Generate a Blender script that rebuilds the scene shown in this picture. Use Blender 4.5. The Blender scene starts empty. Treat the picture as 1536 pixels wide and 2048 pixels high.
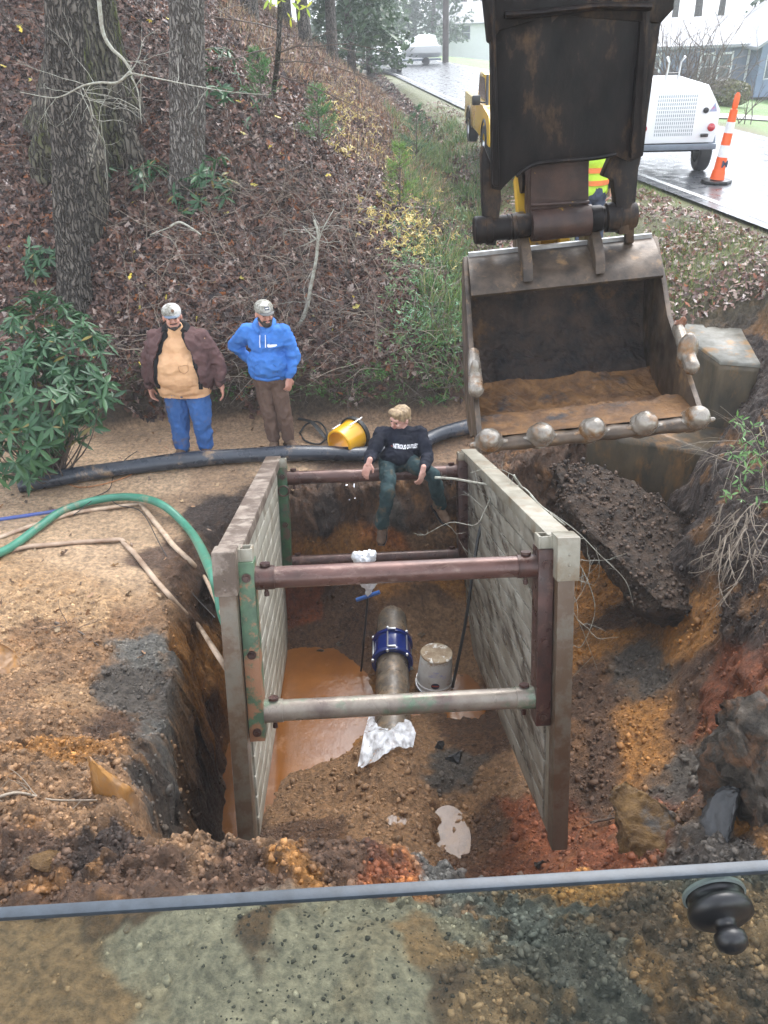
import bpy, bmesh, math, random
import numpy as np
from mathutils import Vector, Matrix, Euler, Quaternion
from mathutils.bvhtree import BVHTree
R = math.radians
random.seed(7); RNG = np.random.default_rng(7)
scene = bpy.context.scene
col = scene.collection
# ------------------------------------------------------------------ camera
CAM = np.array([0, 0, 4.4]); FPX = 1600.0; TH = R(32); ROLL = math.atan2(102, 2560)
_f = np.array([0, math.cos(TH), -math.sin(TH)]); _r0 = np.array([1., 0, 0]); _u0 = np.cross(_r0, _f)
_r = _r0*math.cos(ROLL) - _u0*math.sin(ROLL); _u = _r0*math.sin(ROLL) + _u0*math.cos(ROLL)
cam_d = bpy.data.cameras.new('camera'); cam = bpy.data.objects.new('camera', cam_d); col.objects.link(cam)
M = Matrix((( _r[0], _u[0], -_f[0], CAM[0]), (_r[1], _u[1], -_f[1], CAM[1]), (_r[2], _u[2], -_f[2], CAM[2]), (0, 0, 0, 1)))
cam.matrix_world = M
cam_d.sensor_fit = 'VERTICAL'; cam_d.sensor_height = 36; cam_d.lens = 36*FPX/2048
cam_d.clip_start = 0.03; cam_d.clip_end = 3000
scene.camera = cam
def at(px, py, z=None, Y=None, D=None):
    v = _f + (px-768)/FPX*_r - (py-1024)/FPX*_u
    t = (z-CAM[2])/v[2] if z is not None else (Y/v[1] if Y is not None else D)
    return Vector(CAM + v*t)
# ------------------------------------------------------------------ world / light
w = bpy.data.worlds.new('World'); scene.world = w; w.use_nodes = True
nt = w.node_tree; bg = nt.nodes['Background']
sky = nt.nodes.new('ShaderNodeTexSky'); sky.sky_type = 'NISHITA'; sky.sun_disc = False
SUN_EL, SUN_ROT = R(55), R(25)
sky.sun_elevation = SUN_EL; sky.sun_rotation = SUN_ROT; sky.air_density = 1.0; sky.dust_density = 1.0; sky.ozone_density = 1.0
hs = nt.nodes.new('ShaderNodeHueSaturation'); hs.inputs['Saturation'].default_value = 0.30
nt.links.new(sky.outputs[0], hs.inputs['Color']); nt.links.new(hs.outputs[0], bg.inputs['Color'])
bg.inputs['Strength'].default_value = 0.15
sd = bpy.data.lights.new('sun', 'SUN'); sd.energy = 0.5; sd.angle = R(35); sd.color = (1, .97, .92)
sun = bpy.data.objects.new('sun', sd); col.objects.link(sun)
# sun comes from up the road, to the right and slightly behind the trench
sdir = Vector((math.sin(SUN_ROT)*math.cos(SUN_EL), math.cos(SUN_ROT)*math.cos(SUN_EL), math.sin(SUN_EL)))
sun.rotation_euler = (-sdir).to_track_quat('-Z', 'Y').to_euler()
scene.view_settings.view_transform = 'Standard'; scene.view_settings.look = 'None'
scene.view_settings.exposure = 2.35; scene.view_settings.gamma = 1
scene.render.engine = 'CYCLES'
scene.cycles.volume_step_rate = 5; scene.cycles.volume_max_steps = 64
scene.cycles.max_bounces = 7; scene.cycles.volume_bounces = 0; scene.cycles.transparent_max_bounces = 12
# ------------------------------------------------------------------ tagging / linking
def tag(o, label=None, cat=None, group=None, kind=None):
    if label: o['label'] = label
    if cat: o['category'] = cat
    if group: o['group'] = group
    if kind: o['kind'] = kind
    return o
def empty(name, loc=(0, 0, 0), label=None, cat=None, group=None):
    o = bpy.data.objects.new(name, None); col.objects.link(o); o.location = loc; o.empty_display_size = .1
    bpy.context.view_layer.update()
    return tag(o, label, cat, group)
def link(name, me, m=None, parent=None, smooth=True):
    """mesh data is in world coordinates; object placed at the parent's origin when it has one"""
    o = bpy.data.objects.new(name, me); col.objects.link(o)
    if m is not None:
        for mm in (m if isinstance(m, (list, tuple)) else [m]): me.materials.append(mm)
    if smooth: me.polygons.foreach_set('use_smooth', [True]*len(me.polygons))
    if parent is not None:
        o.parent = parent
        o.matrix_parent_inverse = wm(parent).inverted()
    return o
def wm(o):
    m_ = o.matrix_basis.copy()
    if o.parent: m_ = wm(o.parent) @ o.matrix_parent_inverse @ m_
    return m_
def np_mesh(name, v, f, cols=None):
    """v (n,3), f (m,k) constant k, or list of lists"""
    me = bpy.data.meshes.new(name)
    v = np.asarray(v, np.float32)
    if isinstance(f, np.ndarray):
        k = f.shape[1]; n = len(f)
        me.vertices.add(len(v)); me.vertices.foreach_set('co', v.ravel())
        me.loops.add(n*k); me.loops.foreach_set('vertex_index', f.astype(np.int32).ravel())
        me.polygons.add(n); me.polygons.foreach_set('loop_start', np.arange(0, n*k, k, dtype=np.int32))
        me.polygons.foreach_set('loop_total', np.full(n, k, np.int32))
        me.update(calc_edges=True)
    else:
        me.from_pydata([tuple(map(float, q)) for q in v], [], f)
    if cols is not None:
        a = me.color_attributes.new('Col', 'FLOAT_COLOR', 'POINT')
        c = np.ones((len(v), 4), np.float32); c[:, :np.shape(cols)[1]] = cols; a.data.foreach_set('color', c.ravel())
    return me
# ------------------------------------------------------------------ numpy noise
def _h(ix, iy, iz, s=0):
    n = (ix.astype(np.int64)*374761393 + iy.astype(np.int64)*668265263 + iz.astype(np.int64)*2147483647 + s*974711) & 0xffffffff
    n = ((n ^ (n >> 13))*1274126177) & 0xffffffff
    n = ((n ^ (n >> 16))*2246822519) & 0xffffffff
    return ((n ^ (n >> 15)) & 0xffffff)/float(0xffffff)
def vn(x, y, z=0., s=0):
    x = np.asarray(x, float); y = np.asarray(y, float)+0*x; z = np.asarray(z, float)+0*x
    i, j, k = np.floor(x), np.floor(y), np.floor(z); a, b, c = x-i, y-j, z-k
    a, b, c = a*a*(3-2*a), b*b*(3-2*b), c*c*(3-2*c); r = 0
    for di in (0, 1):
        for dj in (0, 1):
            for dk in (0, 1):
                r = r + _h(i+di, j+dj, k+dk, s)*np.where(di, a, 1-a)*np.where(dj, b, 1-b)*np.where(dk, c, 1-c)
    return r*2-1
def fbm(x, y, z=0., o=4, s=0, g=.5):
    r = 0; a = 1; t = 0
    for q in range(o):
        r = r + a*vn(x*2**q+q*17.3, y*2**q-q*9.1, np.asarray(z)*2**q+q*3.3, s+q); t += a; a *= g
    return r/t
def worley(x, y, s=0):
    i, j = np.floor(x), np.floor(y); best = np.full(np.shape(x), 9.); sec = best.copy(); idc = np.zeros(np.shape(x))
    for di in (-1, 0, 1):
        for dj in (-1, 0, 1):
            ci, cj = i+di, j+dj
            px_, py_ = ci+_h(ci, cj, ci*0, s), cj+_h(ci, cj, ci*0+1, s)
            d = np.hypot(x-px_, y-py_); m = d < best
            sec = np.where(m, best, np.minimum(sec, d)); idc = np.where(m, _h(ci, cj, ci*0+2, s), idc); best = np.where(m, d, best)
    return best, sec, idc
def ss(a, b, x):
    t = np.clip((x-a)/(b-a), 0, 1); return t*t*(3-2*t)
# ------------------------------------------------------------------ materials
MATS = {}
def L(t, a, b): t.links.new(a, b)
def pm(name, c1, c2=None, scale=6, rough=.6, rough2=None, metal=0, bump=.3, bscale=None, c3=None, c3s=2.5, c3t=(.55, .65), stretch=(1, 1, 1),
       vcol=False, detail=6, trans=0, coat=0, alpha=None, spec=.5, bdist=.01, coord='Object', sss=0):
    if name in MATS: return MATS[name]
    m = bpy.data.materials.new(name); m.use_nodes = True; t = m.node_tree; N = t.nodes; b = N['Principled BSDF']
    tc = N.new('ShaderNodeTexCoord'); mp = N.new('ShaderNodeMapping'); mp.inputs['Scale'].default_value = stretch
    L(t, tc.outputs[coord], mp.inputs[0])
    n1 = N.new('ShaderNodeTexNoise'); n1.inputs['Scale'].default_value = scale; n1.inputs['Detail'].default_value = detail; n1.inputs['Roughness'].default_value = .65
    L(t, mp.outputs[0], n1.inputs['Vector'])
    rp = N.new('ShaderNodeValToRGB'); rp.color_ramp.elements[0].position = .35; rp.color_ramp.elements[1].position = .65
    c2 = c2 or tuple(q*.75 for q in c1)
    rp.color_ramp.elements[0].color = (*c2, 1); rp.color_ramp.elements[1].color = (*c1, 1)
    L(t, n1.outputs[0], rp.inputs[0]); out = rp.outputs[0]
    if vcol:
        at_ = N.new('ShaderNodeAttribute'); at_.attribute_name = 'Col'
        mx = N.new('ShaderNodeMix'); mx.data_type = 'RGBA'; mx.blend_type = 'MULTIPLY'; mx.inputs[0].default_value = 1
        L(t, at_.outputs['Color'], mx.inputs[6]); L(t, out, mx.inputs[7]); out = mx.outputs[2]
    if c3:
        n2 = N.new('ShaderNodeTexNoise'); n2.inputs['Scale'].default_value = c3s; n2.inputs['Detail'].default_value = 8; n2.inputs['Roughness'].default_value = .7
        L(t, mp.outputs[0], n2.inputs['Vector'])
        r2 = N.new('ShaderNodeMapRange'); r2.inputs[1].default_value, r2.inputs[2].default_value = c3t
        L(t, n2.outputs[0], r2.inputs[0])
        mx = N.new('ShaderNodeMix'); mx.data_type = 'RGBA'; L(t, r2.outputs[0], mx.inputs[0]); L(t, out, mx.inputs[6]); mx.inputs[7].default_value = (*c3, 1); out = mx.outputs[2]
    L(t, out, b.inputs['Base Color'])
    b.inputs['Metallic'].default_value = metal; b.inputs['Specular IOR Level'].default_value = spec
    if rough2 is not None:
        rr = N.new('ShaderNodeMapRange'); rr.inputs[1].default_value = .35; rr.inputs[2].default_value = .65; rr.inputs[3].default_value = rough2; rr.inputs[4].default_value = rough
        n3 = N.new('ShaderNodeTexNoise'); n3.inputs['Scale'].default_value = scale*1.7; n3.inputs['Detail'].default_value = 4; L(t, mp.outputs[0], n3.inputs['Vector'])
        L(t, n3.outputs[0], rr.inputs[0]); L(t, rr.outputs[0], b.inputs['Roughness'])
    else: b.inputs['Roughness'].default_value = rough
    if bump:
        nb = N.new('ShaderNodeTexNoise'); nb.inputs['Scale'].default_value = bscale or scale*4; nb.inputs['Detail'].default_value = 8; nb.inputs['Roughness'].default_value = .7
        L(t, mp.outputs[0], nb.inputs['Vector'])
        bp = N.new('ShaderNodeBump'); bp.inputs['Strength'].default_value = bump; bp.inputs['Distance'].default_value = bdist
        L(t, nb.outputs[0], bp.inputs['Height']); L(t, bp.outputs[0], b.inputs['Normal'])
    if coat: b.inputs['Coat Weight'].default_value = coat; b.inputs['Coat Roughness'].default_value = .08
    if trans: b.inputs['Transmission Weight'].default_value = trans
    if sss: b.inputs['Subsurface Weight'].default_value = sss; b.inputs['Subsurface Radius'].default_value = (.01, .004, .002); b.inputs['Subsurface Scale'].default_value = 1
    if alpha is not None: b.inputs['Alpha'].default_value = alpha
    MATS[name] = m; return m
def leafmat(name, rough=.45, transl=.25, spec=.5):
    if name in MATS: return MATS[name]
    m = bpy.data.materials.new(name); m.use_nodes = True; t = m.node_tree; N = t.nodes; b = N['Principled BSDF']
    a = N.new('ShaderNodeAttribute'); a.attribute_name = 'Col'; L(t, a.outputs['Color'], b.inputs['Base Color'])
    b.inputs['Roughness'].default_value = rough; b.inputs['Specular IOR Level'].default_value = spec
    tr = N.new('ShaderNodeBsdfTranslucent'); L(t, a.outputs['Color'], tr.inputs[0])
    mx = N.new('ShaderNodeMixShader'); mx.inputs[0].default_value = transl
    L(t, b.outputs[0], mx.inputs[1]); L(t, tr.outputs[0], mx.inputs[2]); L(t, mx.outputs[0], N['Material Output'].inputs[0])
    MATS[name] = m; return m
# ------------------------------------------------------------------ mesh builders
class MB:
    def __init__(s): s.v = []; s.f = []; s.c = []; s.cur = (1, 1, 1)
    def add(s, vs, fs):
        o = len(s.v); s.v += [tuple(q) for q in vs]; s.f += [tuple(i+o for i in q) for q in fs]; s.c += [s.cur]*len(vs); return s
    def box(s, c, d, rot=None, taper=1, ch=0):
        """chamfered box: c centre, d full size"""
        x, y, z = d[0]/2, d[1]/2, d[2]/2; m = rot if rot is not None else Matrix.Identity(3); c = Vector(c)
        if ch <= 0:
            vs = [(sx*x*(taper if sz > 0 else 1), sy*y*(taper if sz > 0 else 1), sz*z) for sz in (-1, 1) for sx, sy in ((-1, -1), (1, -1), (1, 1), (-1, 1))]
            fs = [(3, 2, 1, 0), (4, 5, 6, 7), (0, 1, 5, 4), (1, 2, 6, 5), (2, 3, 7, 6), (3, 0, 4, 7)]
        else:
            b = bmesh.new(); bmesh.ops.create_cube(b, size=1)
            for q in b.verts: q.co = Vector((q.co.x*d[0], q.co.y*d[1], q.co.z*d[2]))
            bmesh.ops.bevel(b, geom=b.edges[:], offset=ch, segments=2, affect='EDGES', profile=.6)
            b.verts.index_update(); vs = [q.co[:] for q in b.verts]; fs = [[q.index for q in f_.verts] for f_ in b.faces]; b.free()
        return s.add([tuple(c + m @ Vector(q)) for q in vs], fs)
    def tube(s, pts, rad, n=12, cap=True, sq=1., tw=0, up=None):
        """tube along pts, rad scalar or list; sq flattens in the second axis"""
        P = [Vector(p) for p in pts]; k = len(P); rad = [rad]*k if not hasattr(rad, '__len__') else list(rad)
        T = [(P[min(i+1, k-1)]-P[max(i-1, 0)]).normalized() for i in range(k)]
        a = Vector(up) if up is not None else (Vector((0, 0, 1)) if abs(T[0].z) < .9 else Vector((0, 1, 0)))
        vs = []
        for i in range(k):
            if up is not None: a = Vector(up)
            a = (a - T[i]*a.dot(T[i])).normalized(); b = T[i].cross(a)
            for j in range(n):
                g = 2*math.pi*j/n+tw
                vs.append(tuple(P[i] + (b*math.cos(g) + a*math.sin(g)*sq)*rad[i]))
        fs = [(i*n+j, i*n+(j+1) % n, (i+1)*n+(j+1) % n, (i+1)*n+j) for i in range(k-1) for j in range(n)]
        if cap: fs += [tuple(range(n))[::-1], tuple(range((k-1)*n, k*n))]
        return s.add(vs, fs)
    def lathe(s, prof, c=(0, 0, 0), rot=None, n=32, close=False):
        m = rot if rot is not None else Matrix.Identity(3); c = Vector(c); k = len(prof); vs = []
        for r_, z_ in prof:
            for j in range(n):
                g = 2*math.pi*j/n; vs.append(tuple(c + m @ Vector((r_*math.cos(g), r_*math.sin(g), z_))))
        fs = [(i*n+j, i*n+(j+1) % n, (i+1)*n+(j+1) % n, (i+1)*n+j) for i in range(k-1) for j in range(n)]
        if close: fs += [((k-1)*n+j, (k-1)*n+(j+1) % n, (j+1) % n, j) for j in range(n)]
        return s.add(vs, fs)
    def ball(s, c, r, rot=None, nu=14, nv=10):
        m = rot if rot is not None else Matrix.Identity(3); c = Vector(c); r = (r, r, r) if not hasattr(r, '__len__') else r
        vs = [tuple(c + m @ Vector((0, 0, r[2])))]
        for i in range(1, nv):
            a = math.pi*i/nv
            for j in range(nu):
                g = 2*math.pi*j/nu; vs.append(tuple(c + m @ Vector((r[0]*math.sin(a)*math.cos(g), r[1]*math.sin(a)*math.sin(g), r[2]*math.cos(a)))))
        vs.append(tuple(c - m @ Vector((0, 0, r[2]))))
        fs = [(0, 1+j, 1+(j+1) % nu) for j in range(nu)]
        for i in range(nv-2):
            for j in range(nu): fs.append((1+i*nu+j, 1+(i+1)*nu+j, 1+(i+1)*nu+(j+1) % nu, 1+i*nu+(j+1) % nu))
        e = len(vs)-1; o = 1+(nv-2)*nu
        fs += [(o+j, e, o+(j+1) % nu) for j in range(nu)]
        return s.add(vs, fs)
    def prism(s, poly, h0, h1, rot=None, c=(0, 0, 0)):
        """poly in local xy extruded from z=h0 to h1"""
        m = rot if rot is not None else Matrix.Identity(3); c = Vector(c); n = len(poly)
        vs = [tuple(c + m @ Vector((p[0], p[1], h))) for h in (h0, h1) for p in poly]
        fs = [tuple(range(n))[::-1], tuple(range(n, 2*n))]+[(i, (i+1) % n, n+(i+1) % n, n+i) for i in range(n)]
        return s.add(vs, fs)
    def mesh(s, name='m'): return np_mesh(name, s.v, s.f, np.array(s.c) if any(c != (1, 1, 1) for c in s.c) else None)
    def build(s, name, m, parent=None, smooth=False, bevel=0, sub=0, auto=True, disp=None):
        me = s.mesh(name)
        if bevel or auto:
            b = bmesh.new(); b.from_mesh(me)
            bmesh.ops.recalc_face_normals(b, faces=b.faces[:])
            if bevel:
                ed = [e for e in b.edges if len(e.link_faces) == 2 and e.calc_face_angle(0) > R(35)]
                bmesh.ops.bevel(b, geom=ed, offset=bevel, segments=2, affect='EDGES', profile=.6, clamp_overlap=True)
            if sub: bmesh.ops.subdivide_edges(b, edges=b.edges[:], cuts=sub, use_grid_fill=True)
            if disp:
                for v_ in b.verts: v_.co += disp(v_.co, v_.normal)
            b.to_mesh(me); b.free()
        o = link(name, me, m, parent, smooth=True)
        if not smooth: me.set_sharp_from_angle(angle=R(38))
        return o
def catmull(P, n=8):
    P = [Vector(p) for p in P]; P = [P[0]*2-P[1]]+P+[P[-1]*2-P[-2]]; out = []
    for i in range(1, len(P)-2):
        for k in range(n):
            t = k/n; a, b, c, d = P[i-1], P[i], P[i+1], P[i+2]
            out.append(.5*((2*b)+(c-a)*t+(2*a-5*b+4*c-d)*t*t+(3*b-a-3*c+d)*t**3))
    return out+[P[-2]]
def lumpy(amp, sc, s=0):
    def f(co, no):
        v_ = float(fbm(np.array([co.x*sc]), np.array([co.y*sc]), np.array([co.z*sc]), 4, s)[0]); return no*(v_*amp)
    return f
def remesh(prims, voxel=.006, smooth=4, name='b'):
    """prims: ('c',p1,r1,p2,r2) capsules, ('e',c,(r),rotM) ellipsoids; joined to ONE skin"""
    mb = MB()
    for p in prims:
        if p[0] == 'c':
            a, r1, b, r2 = Vector(p[1]), p[2], Vector(p[3]), p[4]; sq = p[5] if len(p) > 5 else 1
            mb.ball(a, r1 if sq == 1 else (r1, r1*sq, r1)); mb.ball(b, r2 if sq == 1 else (r2, r2*sq, r2))
            mb.tube([a, b], [r1*.99, r2*.99], 16, True, sq if sq != 1 else 1, up=((0, 1, 0) if sq != 1 else None))
        else: mb.ball(p[1], p[2], p[3] if len(p) > 3 else None, 20, 14)
    me = mb.mesh('tmp'); o = bpy.data.objects.new('tmp', me); col.objects.link(o)
    b = bmesh.new(); b.from_mesh(me); bmesh.ops.recalc_face_normals(b, faces=b.faces[:]); b.to_mesh(me); b.free()
    m1 = o.modifiers.new('r', 'REMESH'); m1.mode = 'VOXEL'; m1.voxel_size = voxel
    if smooth: m2 = o.modifiers.new('s', 'SMOOTH'); m2.iterations = smooth; m2.factor = .5
    dg = bpy.context.evaluated_depsgraph_get(); out = bpy.data.meshes.new_from_object(o.evaluated_get(dg)); out.name = name
    bpy.data.objects.remove(o); return out
def vdisp(me, fn):
    n = len(me.vertices); a = np.empty(n*3, np.float32); me.vertices.foreach_get('co', a); a = a.reshape(-1, 3)
    nn = np.empty(n*3, np.float32); me.vertices.foreach_get('normal', nn); nn = nn.reshape(-1, 3)
    a = fn(a.astype(float), nn.astype(float)); me.vertices.foreach_set('co', a.astype(np.float32).ravel()); me.update(); return me
def text_on(txt, size, parent, m, bvh, org, xdir, ydir, ndir, name='lettering', off=.004, bold=0, sx=1):
    """flat lettering wrapped on a surface (bvh) by casting along -ndir"""
    c = bpy.data.curves.new('t', 'FONT'); c.body = txt; c.size = size; c.offset = bold; c.align_x = 'CENTER'; c.align_y = 'CENTER'; c.resolution_u = 3
    o = bpy.data.objects.new('t', c); col.objects.link(o); dg = bpy.context.evaluated_depsgraph_get(); dg.update()
    me = bpy.data.meshes.new_from_object(o.evaluated_get(dg)); bpy.data.objects.remove(o)
    b = bmesh.new(); b.from_mesh(me); bmesh.ops.triangulate(b, faces=b.faces[:]); 
    X, Y_, Nn = Vector(xdir).normalized(), Vector(ydir).normalized(), Vector(ndir).normalized()
    for v_ in b.verts:
        p = Vector(org)+X*v_.co.x*sx+Y_*v_.co.y
        if bvh:
            h = bvh.ray_cast(p+Nn*.3, -Nn)
            p = (h[0] if h[0] is not None else p)
        v_.co = p+Nn*off
    b.to_mesh(me); b.free(); return link(name, me, m, parent, smooth=False)
def bvh_of(o):
    me = o.data; return BVHTree.FromPolygons([v_.co[:] for v_ in me.vertices], [p.vertices[:] for p in me.polygons])
# ================================================================== TERRAIN
ROADZ = 1.8
def road_x(y):                       # left edge of the road (nearly straight, veering left)
    return np.interp(y, [-50, 10.9, 14.84, 27.64, 43.8, 80, 160, 400], [15.5, 5.24, 4.61, 2.93, 1.37, -4, -24, -110])
def road_w(y): return np.interp(y, [10, 20, 60], [4.4, 4.6, 5.0])
def ditch_x(y): return road_x(y) - np.interp(y, [9, 14, 25, 45, 100], [3.9, 3.0, 1.7, 1.0, 1.0])
def roadz(y): return np.interp(y, [-10, 30, 60, 140, 400], [ROADZ, ROADZ, 1.75, 1.0, -2])
# control points for the works area: pixel of the photo's feature + its true height
CT = [(385,900,0),(565,885,0),(740,855,0),(900,820,.05),(60,960,0),(300,950,0),(500,925,0),(250,1030,-.05),(50,1080,.1),(200,1150,.1),
 (620,915,-.02),(700,950,-.1),(850,940,-.1),(380,1060,-.05),(100,1230,.25),(250,1230,.15),(0,1200,.3),(50,1350,.45),(200,1350,.32),(310,1380,.2),
 (100,1500,.8),(250,1520,.62),(350,1560,.5),(50,1650,1.1),(300,1660,1.0),(480,1645,.98),(650,1650,.98),(760,1690,.9),(860,1740,.72),
 (960,1745,.45),(1060,1740,.35),(1180,1720,.45),(1300,1730,.7),(1420,1720,.9),(1520,1600,.95),
 (200,1760,1.2),(600,1780,1.15),(850,1800,1.02),(1050,1800,.85),(1300,1820,1.05),(1500,1780,1.1),(100,1950,1.25),(400,1900,1.28),(700,1950,1.28),(1000,1950,1.2),(1400,1950,1.2),(768,2048,1.28)]
CW = [(-6,9,.1),(-9,7,.1),(-7,5,.35),(-6,3,.8),(-5,1,1.2),(0,0,1.3),(5,0,1.3),(0,-6,1.3),(-8,-4,1.3),(8,-4,1.4),(4.6,8.2,1.25),(5.5,9.5,1.65),(5.2,7,1.3),(5.5,5,1.4),(6,3,1.35),(3.2,9.6,.9),(4.5,7.6,1.2),
 (3.7,6.6,.95),(4.2,5,1.05),(3.7,4,1.0),(2.9,3.1,.95),(1.4,8.4,-.1),(2.4,8.8,.2),(8,8,1.75),(9,3,1.7),(-1.7,6,-.05),(-1.75,5,.08),(-1.75,4,.25)]
def rbf(P, V):
    P = np.array(P); A = np.hypot(P[:, None, 0]-P[None, :, 0], P[:, None, 1]-P[None, :, 1]); n = len(P)
    K = np.zeros((n+3, n+3)); K[:n, :n] = -A - np.eye(n)*.03; K[:n, n] = 1; K[:n, n+1:] = P; K[n, :n] = 1; K[n+1:, :n] = P.T
    W = np.linalg.solve(K, np.r_[np.array(V), 0, 0, 0])
    def ev(x, y):
        r = W[n]+W[n+1]*x+W[n+2]*y
        for i in range(n): r = r - W[i]*np.hypot(x-P[i, 0], y-P[i, 1])
        return r
    return ev
_c = [tuple(at(a, b, z=z)) for a, b, z in CT]+CW
surf = rbf([(q[0], q[1]) for q in _c], [q[2] for q in _c])
PIT = np.array([(-1.45,7.5),(-.7,7.78),(.2,7.98),(1.1,7.9),(1.5,8.1),(2.2,8.8),(3.2,9.1),(4.15,8.8),(4.2,8.0),(3.75,7.3),(3.3,6.8),(3.05,6.0),(3.0,5.0),(2.85,4.1),(2.5,3.2),(1.7,2.8),(1.0,2.6),(.4,2.55),(-.1,2.5),(-.85,2.42),(-1.3,2.5),(-1.5,2.9),(-1.6,3.6),(-1.68,4.6),(-1.85,5.3),(-2.05,6.0),(-1.95,6.6),(-1.75,7.1)])
def sdpoly(x, y, P):
    n = len(P); d = np.full(np.shape(x), 1e9); ins = np.zeros(np.shape(x), bool)
    for i in range(n):
        a, b = P[i], P[(i+1) % n]; e = b-a; wx, wy = x-a[0], y-a[1]
        t = np.clip((wx*e[0]+wy*e[1])/(e@e), 0, 1); d = np.minimum(d, np.hypot(wx-e[0]*t, wy-e[1]*t))
        c = ((a[1] > y) != (b[1] > y)) & (x < (b[0]-a[0])*(y-a[1])/(b[1]-a[1]+1e-12)+a[0]); ins ^= c
    return np.where(ins, d, -d)
FL = [(-1.5,7.2,-1.5),(-1.1,6.6,-1.8),(-.6,6.0,-1.85),(-1.1,5.5,-1.8),(-.5,5.4,-1.72),(-.1,6.3,-1.62),(.35,6.3,-1.60),(.75,6.2,-1.76),(.9,5.8,-1.68),(.3,5.5,-1.56),(-.7,4.95,-1.55),(0,5.15,-1.27),(-.05,4.85,-1.2),(.02,4.5,-1.15),(-.38,4.6,-1.42),(.40,4.6,-1.46),(.05,4.2,-1.08),(.6,4.9,-1.45),(0,4.3,-1.22),
 (-.7,4.2,-1.25),(.5,4.15,-1.42),(.9,4.2,-1.3),(0,3.5,-.9),(-1,3.6,-.9),(.9,3.5,-1.15),(0,6.8,-1.4),(.5,6.9,-1.5),(.8,6.7,-1.6),(-.5,7.0,-1.62),(-1.5,5.5,-2.0),(-1.45,4.5,-1.7),(-1.4,6.3,-1.9),(0,7.4,-.9),(.1,7.15,-1.05),(.3,7.1,-1.15),(-.2,7.1,-1.15),(.7,7.4,-1.25),(-.8,7.4,-1.3),
 (1.4,6.8,-1.4),(1.5,6,-1.15),(1.6,5,-1.0),(1.5,4,-1.0),(2.0,5.8,-.8),(2.3,5,-.65),(2.1,4.1,-.5),(1.6,3.4,-.5),(3.2,8.0,-.7),(2.4,8.4,-.6),(3.5,7.6,-.5),(3.9,8.2,-.6),(0,2.9,-.5),(-1,2.9,-.6),(1.2,3.0,-.3),(-2,6,-.9),(-1.9,6.6,-.8),(-1.7,5,-1.6),(2.8,5.6,-.35),(2.7,6.6,-.9),(2.2,7.2,-1.2),(3.1,6,-.1),(2.9,4.8,-.25)]
pitf = rbf([(q[0], q[1]) for q in FL], [q[2] for q in FL])
def hillz(x, y):
    dY = y-9.25+.12*np.sin(x*2.1)-.25*ss(-1.5, -3.5, x); dX = ditch_x(y)-x-.1
    k = .8; h = np.clip(.5+.5*(dX-dY)/k, 0, 1); m = dX*(1-h)+dY*h-k*h*(1-h)
    base = np.interp(y, [9, 12, 20, 30], [.62, .9, 1.25, 1.5])
    up = base+np.where(m > 0, m*np.interp(m, [0, 6, 20, 60], [.74, .74, .62, .35]), m*.3)
    # verge on the road side of the ditch, road bed, then lawn falling away
    rx = road_x(y); t = ss(0, 1, (x-ditch_x(y))/(rx-ditch_x(y)-.5)); rz = roadz(y)
    verge = base*(1-t)+(rz-.03)*t
    z = np.where(x < ditch_x(y), np.maximum(up, base-.25), verge)
    r2 = rx+road_w(y)
    beyond = rz-.05-np.interp(x-r2, [0, 2, 8, 14, 30, 70, 400], [0, .15, .8, 2.0, 2.6, 3.2, 4.0])*1.0
    return np.where(x > r2, beyond, np.where(x > rx-.3, rz-.05, z))
def base_height(x, y):
    near = surf(x, y); dd = sdpoly(x, y, PIT)
    wob = .10*fbm(x*2.2, y*2.2, 0, 4, 31)+.035*fbm(x*11, y*11, 0, 3, 32)
    # wall width: steep on the left, raked on the far and right sides
    wid = .18+.30*ss(4.9, 5.8, y)*ss(-1.0, -1.5, x)+.20*ss(7.0, 7.6, y)*ss(1.3, .9, x)+.45*ss(1.2, 2.4, x)+.12*ss(3.9, 3.1, y)
    m = ss(0, 1, (dd+wob)/wid)
    pit = pitf(x, y)
    z = near*(1-m)+pit*m
    far = hillz(x, y); b = ss(9.18, 9.42, y+.05*np.sin(x*5)+.12*fbm(x*1.7, y*0, 0, 3, 5)); b = np.where(x > ditch_x(9.4), ss(8.6, 9.8, y), b)
    b = np.maximum(b, ss(.2, -.3, road_x(y)-1.1-x))
    return z*(1-b)+far*b, m, dd, b
PUD = []
def clods(x, y, sc, s):
    wx, wy = x+.3/sc*vn(x*sc*.7, y*sc*.7, 0, s+50), y+.3/sc*vn(x*sc*.7, y*sc*.7, 3., s+51)
    a, b2, i = worley(wx*sc, wy*sc, s); return (np.clip((b2-a)*1.3, 0, 1)**.9)*(.25+.75*i)
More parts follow.
